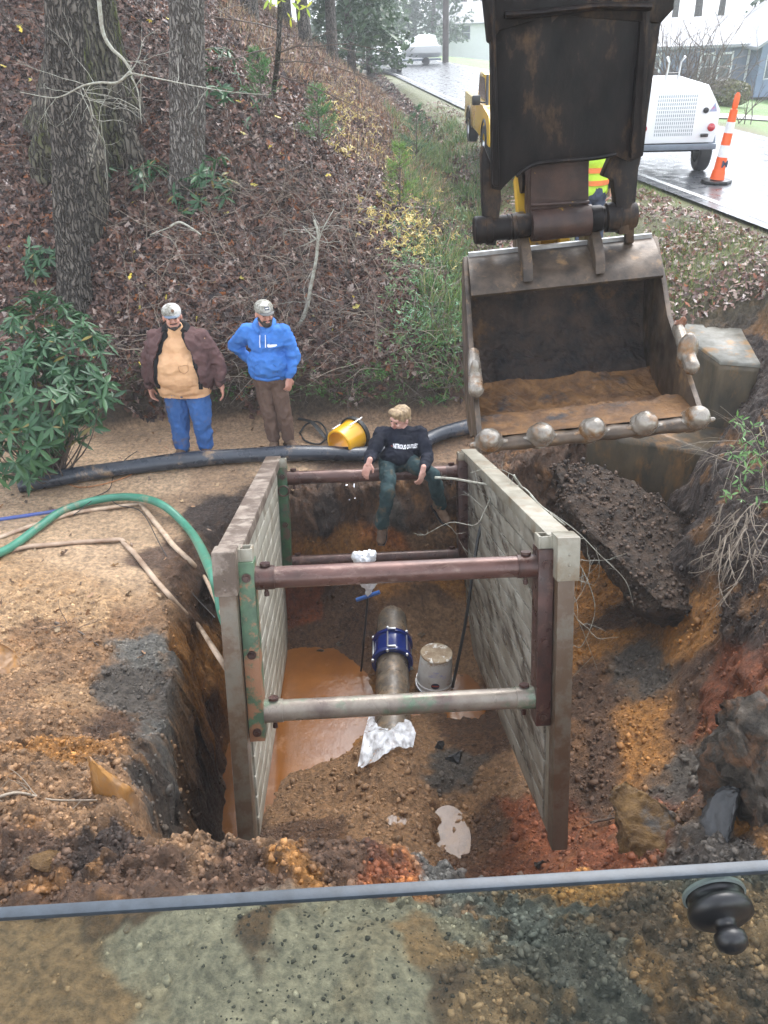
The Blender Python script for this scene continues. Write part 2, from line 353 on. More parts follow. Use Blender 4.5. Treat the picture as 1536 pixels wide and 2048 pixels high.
def height(x, y, full=False):
    x = np.asarray(x, float); y = np.asarray(y, float)
    z, m, dd, b = base_height(x, y)
    sand = np.clip(ss(4.6, 5.6, y+.5*(x+1))*(1-m)*(1-b)*ss(1.3, .9, x)*ss(-.02, -.22, dd+.1*fbm(x*3, y*3, 0, 3, 8)), 0, 1)
    far = ss(12, 40, y)
    rough = (1-sand)*(1-b)
    water = m*ss(.3, .5, dd)*ss(4.6, 5.3, y)*ss(1.2, 1.1, x)
    ck = rough*(1-.55*m)*(1-.45*ss(3.4, 4.2, y)*ss(-.9, -1.5, x))*(1-.6*water)*np.clip(ss(1.9, 2.3, y)+.7*ss(.1, .35, x+.1*fbm(y*3, x*3, 0, 3, 71))*ss(1.0, 1.3, y)+.25, 0, 1)
    wet = m*ss(.25, .45, dd)*ss(1.3, 1.1, x)
    ck = ck*(1-.55*wet)
    d = sand*(.035*fbm(x*1.3, y*3.2, 0, 4, 3)+.008*fbm(x*14, y*22, 0, 3, 4)) \
      + rough*(.10*fbm(x*1.9, y*1.9, z*1.5, 4, 11)+.02*ss(2.3, 1.9, y)*fbm(x*9, y*4, 0, 4, 19))
    if full or True:
        d = d + ck*(.085*clods(x, y, 5, 1)+.070*clods(x, y, 11, 2)+.045*clods(x, y, 24, 3)-.08) + ck*(.030*fbm(x*35, y*35, 0, 3, 12)+.03*np.abs(fbm(x*16, y*16, 0, 3, 13)))
        d = d + wet*(.03*clods(x, y, 6, 8)+.02*clods(x, y, 15, 9))
    d = d + b*(1-far)*(.09*fbm(x*1.1, y*1.1, 0, 4, 21)+.03*fbm(x*6, y*6, 0, 3, 22))*np.where(x > road_x(y)-.6, .15, 1)
    for px_, py_, r_, z0 in PUD: d = d*(1-ss(1.25, .8, np.hypot((x-px_)/r_[0], (y-py_)/r_[1])+.9*fbm(x*6, y*6, 0, 4, 55))); z = z+(z0-.03-z)*ss(1.15, .75, np.hypot((x-px_)/r_[0], (y-py_)/r_[1])+.9*fbm(x*6, y*6, 0, 4, 55))
    flat = ss(.5, .1, road_x(y)-.1-x)*(y > 9); d = d*(1-flat)
    return (z+d, dict(m=m, dd=dd, b=b, sand=sand, water=water, wet=wet, ck=ck)) if full else z+d
def H(x, y): return float(height(np.array([x]), np.array([y]))[0])
def hit(px, py, t0=2.0, t1=90):
    v = _f + (px-768)/FPX*_r - (py-1024)/FPX*_u
    t = t0*np.exp(np.linspace(0, math.log(t1/t0), 900)); P = CAM+v*t[:, None]; h = height(P[:, 0], P[:, 1]); k = np.argmax(P[:, 2] < h)
    return Vector(P[k]) if P[k, 2] < h[k] else None
PUD0 = [(*tuple(hit(a, b))[:2], r) for a, b, r in ((900, 1672, (.15, .26)), (795, 1640, (.08, .05)))]
PUD += [(a, b, r, H(a, b)-.005) for a, b, r in PUD0]
# --- one sheet, fine near the trench and growing coarser to the horizon
ys = np.r_[np.geomspace(.35, 400, 26)[::-1][:-1]*-1, np.linspace(-.3, .62, 12)[:-1], np.arange(.62, 9.7, .0155), 9.7*np.exp(np.linspace(0, math.log(900/9.7), 330))[1:]]
ui = np.arange(-4.7, 4.9, .0165); uo = np.geomspace(.03, 900, 46)
us = np.r_[-4.7-uo[::-1], ui, ui[-1]+uo]
def fan(y): return np.interp(y, [-500, 9.7, 1000], [1, 1, 14])
U, YY = np.meshgrid(us, ys); XX = U*fan(YY)
XX = np.where(np.abs(U) > 6, XX, XX)
Z, K = height(XX.ravel(), YY.ravel(), full=True)
Xr, Yr = XX.ravel(), YY.ravel()
# colours of the earth itself, in patches round real spots
SAND, SAND2, OCH, ORG, RED, BRN, DRK, GRY, BLU, MUD, TANM = (.47,.32,.18), (.36,.235,.13), (.38,.19,.055), (.40,.155,.045), (.24,.085,.036), (.13,.078,.048), (.055,.038,.029), (.115,.102,.086), (.165,.162,.145), (.29,.18,.098), (.33,.285,.21)
PC = [(385,900,0,SAND2),(565,885,0,SAND2),(740,855,0,SAND2),(300,960,0,SAND),(560,925,0,SAND),(120,990,0,SAND),(800,850,.05,MUD),(900,850,.05,MUD),(200,1150,.1,SAND),(60,1080,.1,SAND),(100,1190,.2,SAND),(20,1190,.3,SAND),(270,1070,0,SAND),
 (180,1230,.2,SAND),(60,1240,.3,SAND),(180,1200,.2,SAND),(250,1250,.15,MUD),(330,1100,0,BRN),(425,1050,-.2,DRK),(500,1000,-.2,DRK),(440,960,0,SAND2),(350,1030,0,SAND2),(100,1260,.3,MUD),(40,1300,.4,SAND2),(150,1300,.35,MUD),(40,1370,.5,MUD),(130,1380,.45,SAND2),(250,1360,.3,GRY),(310,1400,.2,GRY),(230,1440,.4,BRN),(90,1440,.6,MUD),(160,1440,.5,MUD),
 (300,1290,.15,BLU),(320,1460,.2,BLU),(150,1500,.7,OCH),(60,1560,.9,MUD),(200,1540,.7,MUD),(330,1580,.5,GRY),(300,1620,.7,MUD),(370,1600,.6,MUD),(60,1680,1.1,BRN),(220,1690,1.1,DRK),(150,1640,1.,MUD),(420,1690,1.05,MUD),(560,1660,1.,MUD),
 (620,1720,1.,OCH),(700,1700,1.,BRN),(480,1760,1.1,BRN),(300,1760,1.2,BRN),(100,1770,1.2,BRN),(820,1740,.9,RED),(850,1760,.9,ORG),(900,1790,.8,BLU),(960,1760,.5,GRY),(880,1730,.6,BLU),(1060,1750,.5,BRN),(1150,1760,.6,OCH),(1200,1700,.5,RED),
 (1130,1620,-.2,RED),(1250,1560,-.3,RED),(1380,1560,.1,RED),(1350,1660,.5,BRN),(1450,1720,.9,GRY),(1500,1680,.9,OCH),
 (400,1350,-.6,OCH),(410,1450,-.8,OCH),(430,1250,-.6,BRN),(385,1500,-.3,MUD),(420,1200,-.5,DRK),(450,1560,-1.2,DRK),(420,1300,-.8,OCH),(430,1450,-1.,BRN),(370,1350,-.3,OCH),(440,1560,-.8,DRK),(400,1200,-.3,BRN),
 (600,1010,-.3,BRN),(660,1020,-.4,DRK),(720,1000,-.3,BRN),(790,1030,-.5,GRY),(830,1010,-.4,BRN),(690,1060,-.7,OCH),(740,1110,-1.,OCH),(640,1080,-.8,OCH),(760,1070,-.8,ORG),(880,1130,-1.,OCH),(600,1130,-1.1,ORG),(700,1110,-1.,OCH),(860,1080,-.9,MUD),(620,1190,-1.3,RED),(680,1200,-1.4,BRN),(850,1200,-1.4,BRN),(880,1250,-1.5,MUD),(640,1260,-1.55,BRN),
 (600,1450,-1.7,OCH),(600,1560,-1.4,MUD),(700,1600,-1.3,MUD),(850,1500,-1.45,MUD),(950,1480,-1.45,BRN),(760,1660,-1.2,MUD),(880,1600,-1.3,MUD),(1000,1560,-1.3,MUD),(1030,1640,-1.2,RED),(640,1620,-1.1,BRN),(920,1530,-1.4,GRY),(980,1640,-1.2,BRN),
 (1160,1200,-1.,OCH),(1200,1300,-1.,OCH),(1180,1400,-1.,BRN),(1240,1250,-.9,BRN),(1270,1330,-.6,GRY),(1290,1420,-.5,OCH),(1340,1400,-.4,BRN),(1400,1280,-.3,OCH),(1440,1400,-.1,RED),(1250,1480,-.6,OCH),(1180,1500,-.8,BRN),(1350,1500,-.3,GRY),
 (1150,1130,-.8,OCH),(1350,1230,-.8,DRK),(1480,1200,.4,DRK),(1500,1000,.9,DRK),(1400,820,.2,DRK),(1480,760,.9,DRK),(1520,850,.9,DRK),(1300,1040,-.5,DRK),(1250,980,-.4,BRN),(1440,1100,.3,DRK),(1050,930,-.2,BRN),(1080,1000,-.4,BRN),
 (300,1900,1.25,TANM),(420,1960,1.25,TANM),(700,1840,1.2,TANM),(450,1850,1.2,TANM),(520,1875,1.25,BRN),(840,1960,1.25,TANM),(920,1960,1.25,BRN),(900,1870,1.2,MUD),(600,1900,1.25,TANM),(800,1900,1.25,TANM),(500,2020,1.25,TANM),(850,1840,1.1,TANM),(100,1900,1.25,MUD),(100,2030,1.25,MUD),(1000,1900,1.2,GRY),(980,1830,1.,BLU),(1150,1900,1.2,GRY),(1300,1850,1.1,BRN),(1200,2000,1.2,GRY),(1400,1990,1.2,BRN),(1000,2030,1.2,MUD),(1500,1850,1.1,MUD)]
pp = np.array([tuple(at(a, b, z=c)) for a, b, c, _ in PC]); pc = np.array([c for *_, c in PC])
nearm = (Yr > .3) & (Yr < 9.8) & (np.abs(Xr) < 6)
wxn = .24*fbm(Xr*2.5, Yr*2.5, Z*2, 4, 61)+.07*fbm(Xr*14, Yr*14, Z*9, 3, 64); wyn = .24*fbm(Xr*2.5, Yr*2.5, Z*2, 4, 62)+.07*fbm(Xr*14, Yr*14, Z*9, 3, 65); wzn = .2*fbm(Xr*2.5, Yr*2.5, Z*2, 4, 63)
cols = np.tile(np.array([.24, .17, .10]), (len(Xr), 1)); idx = np.where(nearm)[0]
num = np.zeros((len(idx), 3)); den = np.zeros(len(idx))
for p, c in zip(pp, pc):
    d2 = (Xr[idx]+wxn[idx]-p[0])**2+(Yr[idx]+wyn[idx]-p[1])**2+(Z[idx]+wzn[idx]-p[2])**2; q = 1/(d2+.002)**5; num += q[:, None]*c; den += q
cols[idx] = num/den[:, None]
# per-clod tint, mineral streaks
_, _, ci = worley(Xr*11, Yr*11, 77); _, _, cj = worley(Xr*27, Yr*27, 78)
tint = (.55+.55*ci+.45*(cj-.3))[:, None]; ckm = np.clip(K['ck'], 0, 1)[:, None]
cols = cols*(1-ckm*.8+ckm*.8*tint)
mix = ss(.15, .4, fbm(Xr*5, Yr*5, Z*5, 4, 91))[:, None]*ckm; cols = cols*(1-.45*mix)+np.array(OCH)*.45*mix
mix = ss(.22, .45, fbm(Xr*7, Yr*7, Z*7, 4, 92))[:, None]*ckm; cols = cols*(1-.6*mix)+np.array(DRK)*.6*mix
sm = K['sand'][:, None]; var = fbm(Xr*1.6, Yr*4, 0, 5, 93)[:, None]
cols = cols*(1-sm)+sm*np.clip(cols*(1+.5*var), 0, 1)
# darker band along the undercut bank, leaf mould on the hill, grass on verge and lawn
hb = K['b']; LEAFB = np.array([.075, .048, .034]); GR = np.array([.15, .17, .055]); STR = np.array([.16, .095, .055])
wood = hb[:, None]; n_ = fbm(Xr*1.3, Yr*1.3, 0, 4, 95)
hc = np.tile(LEAFB, (len(Xr), 1))
dx = Xr-ditch_x(Yr); vg = (ss(.3, 1.2, dx+.6*n_)*ss(12, 10, Yr)*.4 + ss(-.5, .8, dx+.8*n_)*ss(10, 13, Yr)*.85)[:, None]; hc = hc*(1-vg)+GR*vg
st = (ss(3.4, 1.2, -dx+1.2*n_)*ss(.2, .8, -dx)*ss(14, 19, Yr))[:, None]*.8; hc = hc*(1-st)+STR*st
lawn = ss(0, .3, Xr-road_x(Yr)-road_w(Yr))[:, None]; LW = np.array([.15, .27, .06])*(1+.35*fbm(Xr*.9, Yr*.9, 0, 4, 97)[:, None]); hc = hc*(1-lawn)+LW*lawn
ed = ss(.9, .2, np.abs(Xr-road_x(Yr)-road_w(Yr)-.3))[:, None]; hc = hc*(1-ed*.8)+np.array([.16, .11, .06])*ed*.8
cols = cols*(1-wood)+hc*wood
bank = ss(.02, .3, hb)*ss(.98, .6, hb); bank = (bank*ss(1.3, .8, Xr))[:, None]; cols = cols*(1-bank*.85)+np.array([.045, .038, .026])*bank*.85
lum = cols.mean(1, keepdims=True); cols = lum+(cols-lum)*(.98-.14*K['sand'][:, None]); nearw = (nearm & (hb < .5) & (K['sand'] < .5))[:, None]; cols = np.where(nearw, np.clip(cols, .005, .9)**1.08*1.10, cols*(1+.12*K['sand'][:, None])); cols = np.clip(cols, .01, .9)
wetA = np.clip(.85*K['wet']+.55*K['m']*ss(-.1, .3, fbm(Xr*2.2, Yr*2.2, Z, 3, 98))+.45*K['ck']*ss(.05, .35, fbm(Xr*3, Yr*3, 0, 3, 99))+.3*K['sand']*ss(0, .4, fbm(Xr*1.5, Yr*3, 0, 3, 96)), 0, .9)[:, None]
nr, nc = U.shape; I = np.arange(nr*nc).reshape(nr, nc)
F4 = np.stack([I[:-1, :-1], I[:-1, 1:], I[1:, 1:], I[1:, :-1]], -1).reshape(-1, 4)
V3 = np.stack([Xr, Yr, Z], -1)
# steep faces get sideways relief too, so the cut walls are not extruded
mm = K['m']; wl = np.clip(mm*(1-mm)*4, 0, 1)*(Yr < 8.6)
V3[:, 0] += wl*(.15*fbm(Yr*3, Z*4, Xr, 4, 41)+.03*fbm(Yr*13, Z*15, Xr, 3, 42)); V3[:, 1] += wl*(.16*fbm(Xr*3, Z*4, Yr, 4, 43)+.03*fbm(Xr*13, Z*15, Yr, 3, 44))
def ground_mat():
    m = pm('earth', (1.30, 1.24, 1.2), (.50, .49, .50), scale=24, vcol=True, rough=.75, rough2=.32, bump=.9, bscale=60, bdist=.035, spec=.35, detail=12)
    t = m.node_tree; b = t.nodes['Principled BSDF']; old = b.inputs['Roughness'].links[0].from_socket; a = t.nodes.new('ShaderNodeAttribute'); a.attribute_name = 'Col'
    mx = t.nodes.new('ShaderNodeMix'); L(t, a.outputs['Alpha'], mx.inputs[0]); L(t, old, mx.inputs[2]); mx.inputs[3].default_value = .20; L(t, mx.outputs[0], b.inputs['Roughness'])
    return m
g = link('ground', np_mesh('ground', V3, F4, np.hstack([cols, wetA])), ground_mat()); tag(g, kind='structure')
for k_ in ('label', 'category'): pass
# ================================================================== grid lookups for scattering
Zg = Z.reshape(nr, nc); Xg = XX; Kg = {k: v.reshape(nr, nc) for k, v in K.items()}; Cg = cols.reshape(nr, nc, 3)
def gidx(x, y):
    j = np.clip(np.searchsorted(ys, y), 1, nr-1); u_ = x/fan(y); i = np.clip(np.searchsorted(us, u_), 1, nc-1); return j, i
def zi(x, y):
    j, i = gidx(x, y); u_ = x/fan(y); ty = np.clip((y-ys[j-1])/(ys[j]-ys[j-1]), 0, 1); tx = np.clip((u_-us[i-1])/(us[i]-us[i-1]), 0, 1)
    return (Zg[j-1, i-1]*(1-tx)+Zg[j-1, i]*tx)*(1-ty)+(Zg[j, i-1]*(1-tx)+Zg[j, i]*tx)*ty
def gz(x, y): return float(zi(np.array([x]), np.array([y]))[0])
def gnorm(x, y, e=.12):
    z_ = zi(x, y); a = (zi(x+e, y)-z_)/e; b = (zi(x, y+e)-z_)/e
    n = np.stack([-a, -b, np.ones_like(a)], -1); return n/np.linalg.norm(n, axis=1)[:, None]
def basis(n, ang):
    """orthonormal frames around normals n with a random spin"""
    a = np.where(np.abs(n[:, 2:3]) < .9, np.array([[0, 0, 1.]]), np.array([[1., 0, 0]])); t = np.cross(n, a); t /= np.linalg.norm(t, axis=1)[:, None]; b = np.cross(n, t)
    c, s = np.cos(ang)[:, None], np.sin(ang)[:, None]; return t*c+b*s, -t*s+b*c
def scatter(name, P, Nn, size, tmpl, faces, colr, m, parent=None, ang=None, kind=None, smooth=False, tilt=.5, label=None, cat=None, squash=None):
    n = len(P); Nn = Nn+RNG.normal(0, tilt, (n, 3)); Nn /= np.linalg.norm(Nn, axis=1)[:, None]
    t, b = basis(Nn, RNG.uniform(0, 6.28, n) if ang is None else ang)
    tm = tmpl if tmpl.ndim == 3 else np.broadcast_to(tmpl, (n,)+tmpl.shape); k = tm.shape[1]
    V = P[:, None]+size[:, None, None]*(tm[:, :, 0:1]*t[:, None]+tm[:, :, 1:2]*b[:, None]+tm[:, :, 2:3]*Nn[:, None])
    Fc = (np.asarray(faces)[None]+np.arange(n)[:, None, None]*k).reshape(-1, np.asarray(faces).shape[1])
    C_ = np.repeat(colr, k, 0)
    o = link(name, np_mesh(name, V.reshape(-1, 3), Fc, C_), m, parent, smooth=smooth)
    return tag(o, label, cat, None, kind)
# ================================================================== TRENCH BOX
BO = Vector((.0685, 4.2665, 1.2653)); BX = Vector((.9990, .0430, -.0260)).normalized(); BY = Vector((-.049, .946, -.322)); BY = (BY-BX*BY.dot(BX)).normalized(); BZ = BX.cross(BY)
BM = Matrix((BX, BY, BZ)).transposed()
def bp_(x, y, z): return BO+BX*x+BY*y+BZ*z
class BB(MB):
    def b(s, x0, x1, y0, y1, z0, z1, ch=.004): return s.box(bp_((x0+x1)/2, (y0+y1)/2, (z0+z1)/2), (abs(x1-x0), abs(y1-y0), abs(z1-z0)), BM, ch=ch)
M_alu = pm('wet_aluminium', (.36, .34, .275), (.22, .195, .145), scale=3, rough=.55, rough2=.3, metal=.15, bump=.25, bscale=30, c3=(.20, .135, .075), c3s=5, c3t=(.50, .72))
M_alu2 = pm('stained_plank', (.44, .42, .355), (.20, .17, .125), scale=2.2, rough=.5, rough2=.25, metal=.1, bump=.25, bscale=25, c3=(.075, .058, .04), c3s=3.2, c3t=(.5, .60), stretch=(1, .5, 1.6))
M_alu3 = pm('pale_plank', (.46, .44, .37), (.28, .26, .20), scale=4, rough=.5, metal=.1, bump=.2, bscale=25, c3=(.2, .16, .11), c3s=5, c3t=(.5, .68))
M_end = pm('end_plate', (.22, .20, .155), (.12, .10, .072), scale=4, rough=.5, rough2=.3, metal=.1, bump=.35, bscale=30, c3=(.11, .07, .042), c3s=4, c3t=(.42, .56))
M_rust = pm('rusty_steel', (.090, .040, .030), (.040, .022, .018), scale=7, rough=.5, rough2=.25, metal=.2, bump=.5, bscale=60, bdist=.004, c3=(.24, .15, .10), c3s=6, c3t=(.58, .74))
M_spr = pm('plum_pipe', (.160, .085, .070), (.070, .037, .030), scale=5, rough=.42, rough2=.22, metal=.25, bump=.35, bscale=45, bdist=.004, c3=(.34, .25, .20), c3s=7, c3t=(.56, .78), stretch=(.5, 1, 1))
M_spr2 = pm('worn_pipe', (.33, .29, .23), (.16, .12, .10), scale=4.5, rough=.42, rough2=.22, metal=.2, bump=.35, bscale=45, bdist=.004, c3=(.14, .20, .13), c3s=3.5, c3t=(.52, .62))
M_grn = pm('green_paint', (.05, .12, .045), (.02, .06, .03), scale=6, rough=.5, rough2=.3, bump=.4, bscale=50, c3=(.10, .055, .04), c3s=5, c3t=(.5, .58))
M_grn2 = pm('green_orange_paint', (.10, .18, .10), (.06, .10, .06), scale=6, rough=.5, bump=.5, bscale=50, c3=(.30, .15, .08), c3s=4.5, c3t=(.48, .54))
box = empty('trench_box', bp_(0, 1.8, -2), 'muddy aluminium trench shield with round rusty spreader bars holding its two walls apart', 'trench box')
for side in (-1, 1):
    mp_ = M_alu2 if side > 0 else M_alu3
    pan = BB(); pan.b(side*1.045, side*1.135, -.02, 3.70, -2.03, .12); wp = pan.build('side_panel', M_alu, box)
    pk = BB(); n = 13; h = 2.1/n; rr = random.Random(side+3)
    for i in range(n):                                   # planks, butt jointed in staggered lengths
        z1 = .11-i*h; y = .10; k = 0
        while y < 3.66:
            ln = (.62 if side < 0 else 1.25)*rr.uniform(.8, 1.1) if (k or i % 2) else (.33 if side < 0 else .7); y1 = min(y+ln, 3.66)
            pk.b(side*1.030, side*1.046, y, y1-.010, z1-h+.014, z1, .005); y = y1; k += 1
    pk.build('planking', mp_, wp)
    tr = BB(); tr.b(side*1.0, side*1.165, -.02, 3.74, .12, .215, .01); tr.build('top_rail', M_alu if side > 0 else pm('muddy_rail', (.30, .25, .20), (.15, .11, .085), scale=6, rough=.6, bump=.6, bscale=30, c3=(.10, .07, .05), c3s=5, c3t=(.45, .55)), wp)
    ep = BB(); ep.b(side*1.035, side*1.15, -.16, -.022, -2.06, .10, .012); ep.build('end_post', M_end, box, bevel=0)
    fp = BB(); fp.b(side*1.035, side*1.15, 3.72, 3.82, -2.1, .17, .012); fp.build('end_post', M_end, box)
    cp = BB(); cp.b(side*1.022, side*1.172, -.185, -.01, -.06, .235, .012)
    for k in range(3): cp.ball(bp_(side*1.1, -.18, -.02+.07*k), .012)
    cp.build('end_cap', M_alu if side > 0 else MATS['muddy_rail'], box)
    for yy, zz, mt in ((0, -1.13, M_grn2 if side < 0 else M_rust), (3.54, -1.13, M_grn if side < 0 else M_rust)):
        co = BB(); a, b_ = side*.925, side*1.03
        co.b(a, b_, yy-.085, yy+.085, zz, .13, .008)
        t0 = BB(); w_ = .016                             # hollow square tube standing out of the collar
        xa, xb = side*.93, side*1.025
        t0.b(xa, xa+side*w_, yy-.06, yy+.06, .13, .215, .002); t0.b(xb-side*w_, xb, yy-.06, yy+.06, .13, .215, .002)
        t0.b(xa+side*w_, xb-side*w_, yy-.06, yy-.06+w_, .13, .213, .002); t0.b(xa+side*w_, xb-side*w_, yy+.06-w_, yy+.06, .13, .213, .002)
        c_ = co.build('collar', mt, box); t0.build('socket_tube', M_alu, c_)
        for zb in (.03, -.5, -1.06):
            bo = BB(); bo.tube([bp_(side*.975, yy-.085, zb), bp_(side*.975, yy-.11, zb)], .019, 6); bo.tube([bp_(side*.975, yy-.085, zb), bp_(side*.975, yy-.094, zb)], .03, 16)
            bo.build('bolt', M_rust, c_)
for yy, zz, mt in ((0, 0, M_spr), (0, -.95, M_spr2), (3.54, 0, M_spr), (3.54, -.95, M_rust)):
    sp = MB(); sp.tube([bp_(-.93, yy, zz), bp_(.93, yy, zz)], .072, 40); s_ = sp.build('spreader_bar', mt, box)
    for e in (-1, 1):
        sl = MB(); sl.tube([bp_(e*.93, yy, zz), bp_(e*.80, yy, zz)], .079, 36); sl.build('sleeve', M_rust if zz == 0 else mt, s_)
        pn = MB(); c = bp_(e*.86, yy, zz); pn.tube([c+BZ*-.105, c+BZ*.092], .013, 12); pn.tube([c+BZ*.084, c+BZ*.100], .034, 20); pn.tube([c-BZ*.125, c-BZ*.098], .017, 8)
        pn.build('pin', M_rust, s_)
# shackle rings on the far posts
for s_x, zz in ((-1, -.12), (1, -1.05)):
    rg = MB(); c = bp_(s_x*.97, 3.43, zz); rg.tube([c+BX*(.055*math.cos(a))+BZ*(.055*math.sin(a)) for a in np.linspace(0, 6.28, 24)], .009, 8, False); rg.build('shackle', M_rust, box)
# ================================================================== MAIN PIPE, COUPLING, WATER
M_pipe = pm('muddy_pipe', (.17, .135, .095), (.075, .062, .05), scale=9, rough=.5, rough2=.25, bump=.6, bscale=50, bdist=.006, c3=(.27, .185, .11), c3s=5, c3t=(.48, .62))
mp = empty('water_main', (0.02, 6.2, -1.52), 'old mud-coated water main pipe crossing the pit floor under a blue coupling', 'pipe')
P0, P1 = Vector((.06, 7.6, -1.33)), Vector((-.02, 4.7, -1.50)); dP = (P1-P0).normalized()
def along(k): return P0+(P1-P0)*k
q = MB(); q.tube([along(t)-Vector((0, 0, .10*max(0, (t-.8)/.2))) for t in np.linspace(0, 1, 120)], [.168+.004*math.sin(t*37)+.003*math.sin(t*91) for t in np.linspace(0, 1, 120)], 48); q.build('pipe_barrel', M_pipe, mp)
M_blue = pm('blue_coating', (.010, .026, .17), (.008, .020, .13), scale=3, rough=.16, bump=.02, coat=.6, c3=(.10, .06, .03), c3s=9, c3t=(.66, .74))
M_chr = pm('zinc', (.62, .63, .64), rough=.3, metal=.9, bump=.1)
cpl = empty('pipe_coupling', along(.42), 'glossy blue repair coupling clamped round the muddy main', 'coupling')
rotP = dP.to_track_quat('Z', 'Y').to_matrix(); ck = along(.40)
q = MB(); q.lathe([(.172, -.16), (.215, -.16), (.222, -.15), (.222, -.115), (.200, -.108), (.200, .108), (.222, .115), (.222, .15), (.215, .16), (.172, .16)], ck, rotP, 56, True); q.build('sleeve', M_blue, cpl)
upP = (Vector((0, 0, 1))-dP*dP.z).normalized(); sdP = dP.cross(upP)
for k in range(6):
    a = R(60*k+12); o_ = ck+(upP*math.cos(a)+sdP*math.sin(a))*.212; q = MB(); q.tube([o_-dP*.19, o_+dP*.19], .008, 8); q.tube([o_-dP*.178, o_-dP*.160], .017, 6); q.tube([o_+dP*.160, o_+dP*.178], .017, 6); q.build('bolt', M_chr, cpl)
for e in (-1, 1): q = MB(); q.box(ck+upP*.232+dP*(.13*e), (.085, .02, .02), Matrix((sdP, dP, upP)).transposed(), ch=.003); q.build('lug', M_chr, cpl)
def surface_sheet(name, poly, z, m, label=None, kind='structure'):
    b = bmesh.new(); vs = [b.verts.new((x, y, z)) for x, y in poly]; b.faces.new(vs); me = bpy.data.meshes.new(name); b.to_mesh(me); b.free()
    return tag(link(name, me, m, None, False), label, None, None, kind)
M_wat = pm('muddy_water', (.25, .10, .027), (.17, .065, .018), scale=2.2, rough=.05, bump=.25, bscale=7, bdist=.012, c3=(.36, .20, .11), c3s=2.4, c3t=(.56, .70), spec=.6, stretch=(1, 1, 1))  # pale mottling: milky foam, and a streaky reflection painted into the colour
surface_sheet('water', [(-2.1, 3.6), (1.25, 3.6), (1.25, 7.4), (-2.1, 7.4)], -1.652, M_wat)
M_pud = pm('pale_puddle', (.20, .12, .075), (.13, .075, .045), rough=.22, rough2=.08, bump=.5, bscale=16, spec=.45, c3=(.20, .11, .055), c3s=9, c3t=(.48, .6))
for px_, py_, r_, z0 in PUD:
    surface_sheet('puddle_water', [(px_+r_[0]*1.15*math.cos(a), py_+r_[1]*1.15*math.sin(a)) for a in np.linspace(0, 2*math.pi, 24, False)], z0-.012, M_pud)
# ================================================================== PAIL, PLASTIC, PROBE, WRENCHES
M_pail = pm('white_plastic', (.72, .72, .70), (.58, .55, .50), scale=5, rough=.35, bump=.08, c3=(.40, .28, .17), c3s=7, c3t=(.56, .66), spec=.5)
M_mud = pm('caked_mud', (.36, .26, .16), (.22, .15, .09), scale=12, rough=.6, bump=.8, bscale=50)
ph = at(868, 1368, z=-1.60); pail = empty('pail', ph, 'upturned white plastic pail with a muddy base standing in the pit beside the blue coupling', 'pail')
tl = Matrix.Rotation(R(4), 3, 'Y') @ Matrix.Rotation(R(-3), 3, 'X')
q = MB(); q.lathe([(.170, .03), (.190, .03), (.192, 0), (.197, 0), (.198, .028), (.190, .035), (.188, .052), (.194, .056), (.193, .075), (.184, .08), (.162, .405), (.158, .412), (.0, .412)], ph, tl, 56); q.build('bucket_body', M_pail, pail)
q = MB(); q.lathe([(0, .418), (.05, .420), (.12, .421), (.158, .418), (.166, .41), (.166, .402)], ph, tl, 48); q.build('mud_crust', pm('crust', (.42, .33, .22), (.25, .17, .10), scale=14, rough=.6, bump=.8, bscale=50, c3=(.80, .78, .72), c3s=9, c3t=(.55, .62)), pail)
q = MB(); q.tube([ph+tl@Vector((.195*math.cos(a), .195*math.sin(a)-.02, .06-.05*math.sin(-a))) for a in np.linspace(R(150), R(300), 20)], .004, 6); q.build('handle', M_chr, pail)
# emblem on the pail: dark oval with a red bar, bluish smudged words
def pailpt(a, z, off=.002): r_ = .184-(z-.08)*(.184-.162)/.325+off; return ph+tl@Vector((r_*math.sin(a), -r_*math.cos(a), z))
def patch(a0, z0, aw, zh, shape='rect', off=.002, n=20):
    q = MB()
    if shape == 'oval': vs = [pailpt(a0, z0, off)]+[pailpt(a0+aw*math.cos(t), z0+zh*math.sin(t), off) for t in np.linspace(0, 2*math.pi, n, False)]; q.add(vs, [(0, 1+i, 1+(i+1) % n) for i in range(n)])
    else:
        m_ = 8; vs = [pailpt(a0+aw*(2*i/(m_-1)-1), z0+s*zh, off) for i in range(m_) for s in (-1, 1)]; q.add(vs, [(2*i, 2*i+2, 2*i+3, 2*i+1) for i in range(m_-1)])
    return q
M_ink = pm('dark_ink', (.02, .03, .07), rough=.4, bump=0); M_red = pm('red_ink', (.45, .06, .03), rough=.4, bump=0); M_smr = pm('violet_smudge', (.42, .43, .62), (.68, .68, .7), scale=22, rough=.4, bump=0, c3=(.7, .68, .65), c3s=12, c3t=(.45, .55))
e_ = patch(-.05, .125, .24, .036, 'oval', .003).build('emblem', M_ink, pail, auto=False); patch(-.05, .128, .20, .008, 'rect', .005).build('emblem_bar', M_red, e_, auto=False)
patch(-.18, .262, .34, .035, 'rect', .002).build('print', M_smr, pail, auto=False); patch(.38, .235, .2, .03, 'rect', .002).build('print', M_smr, pail, auto=False)
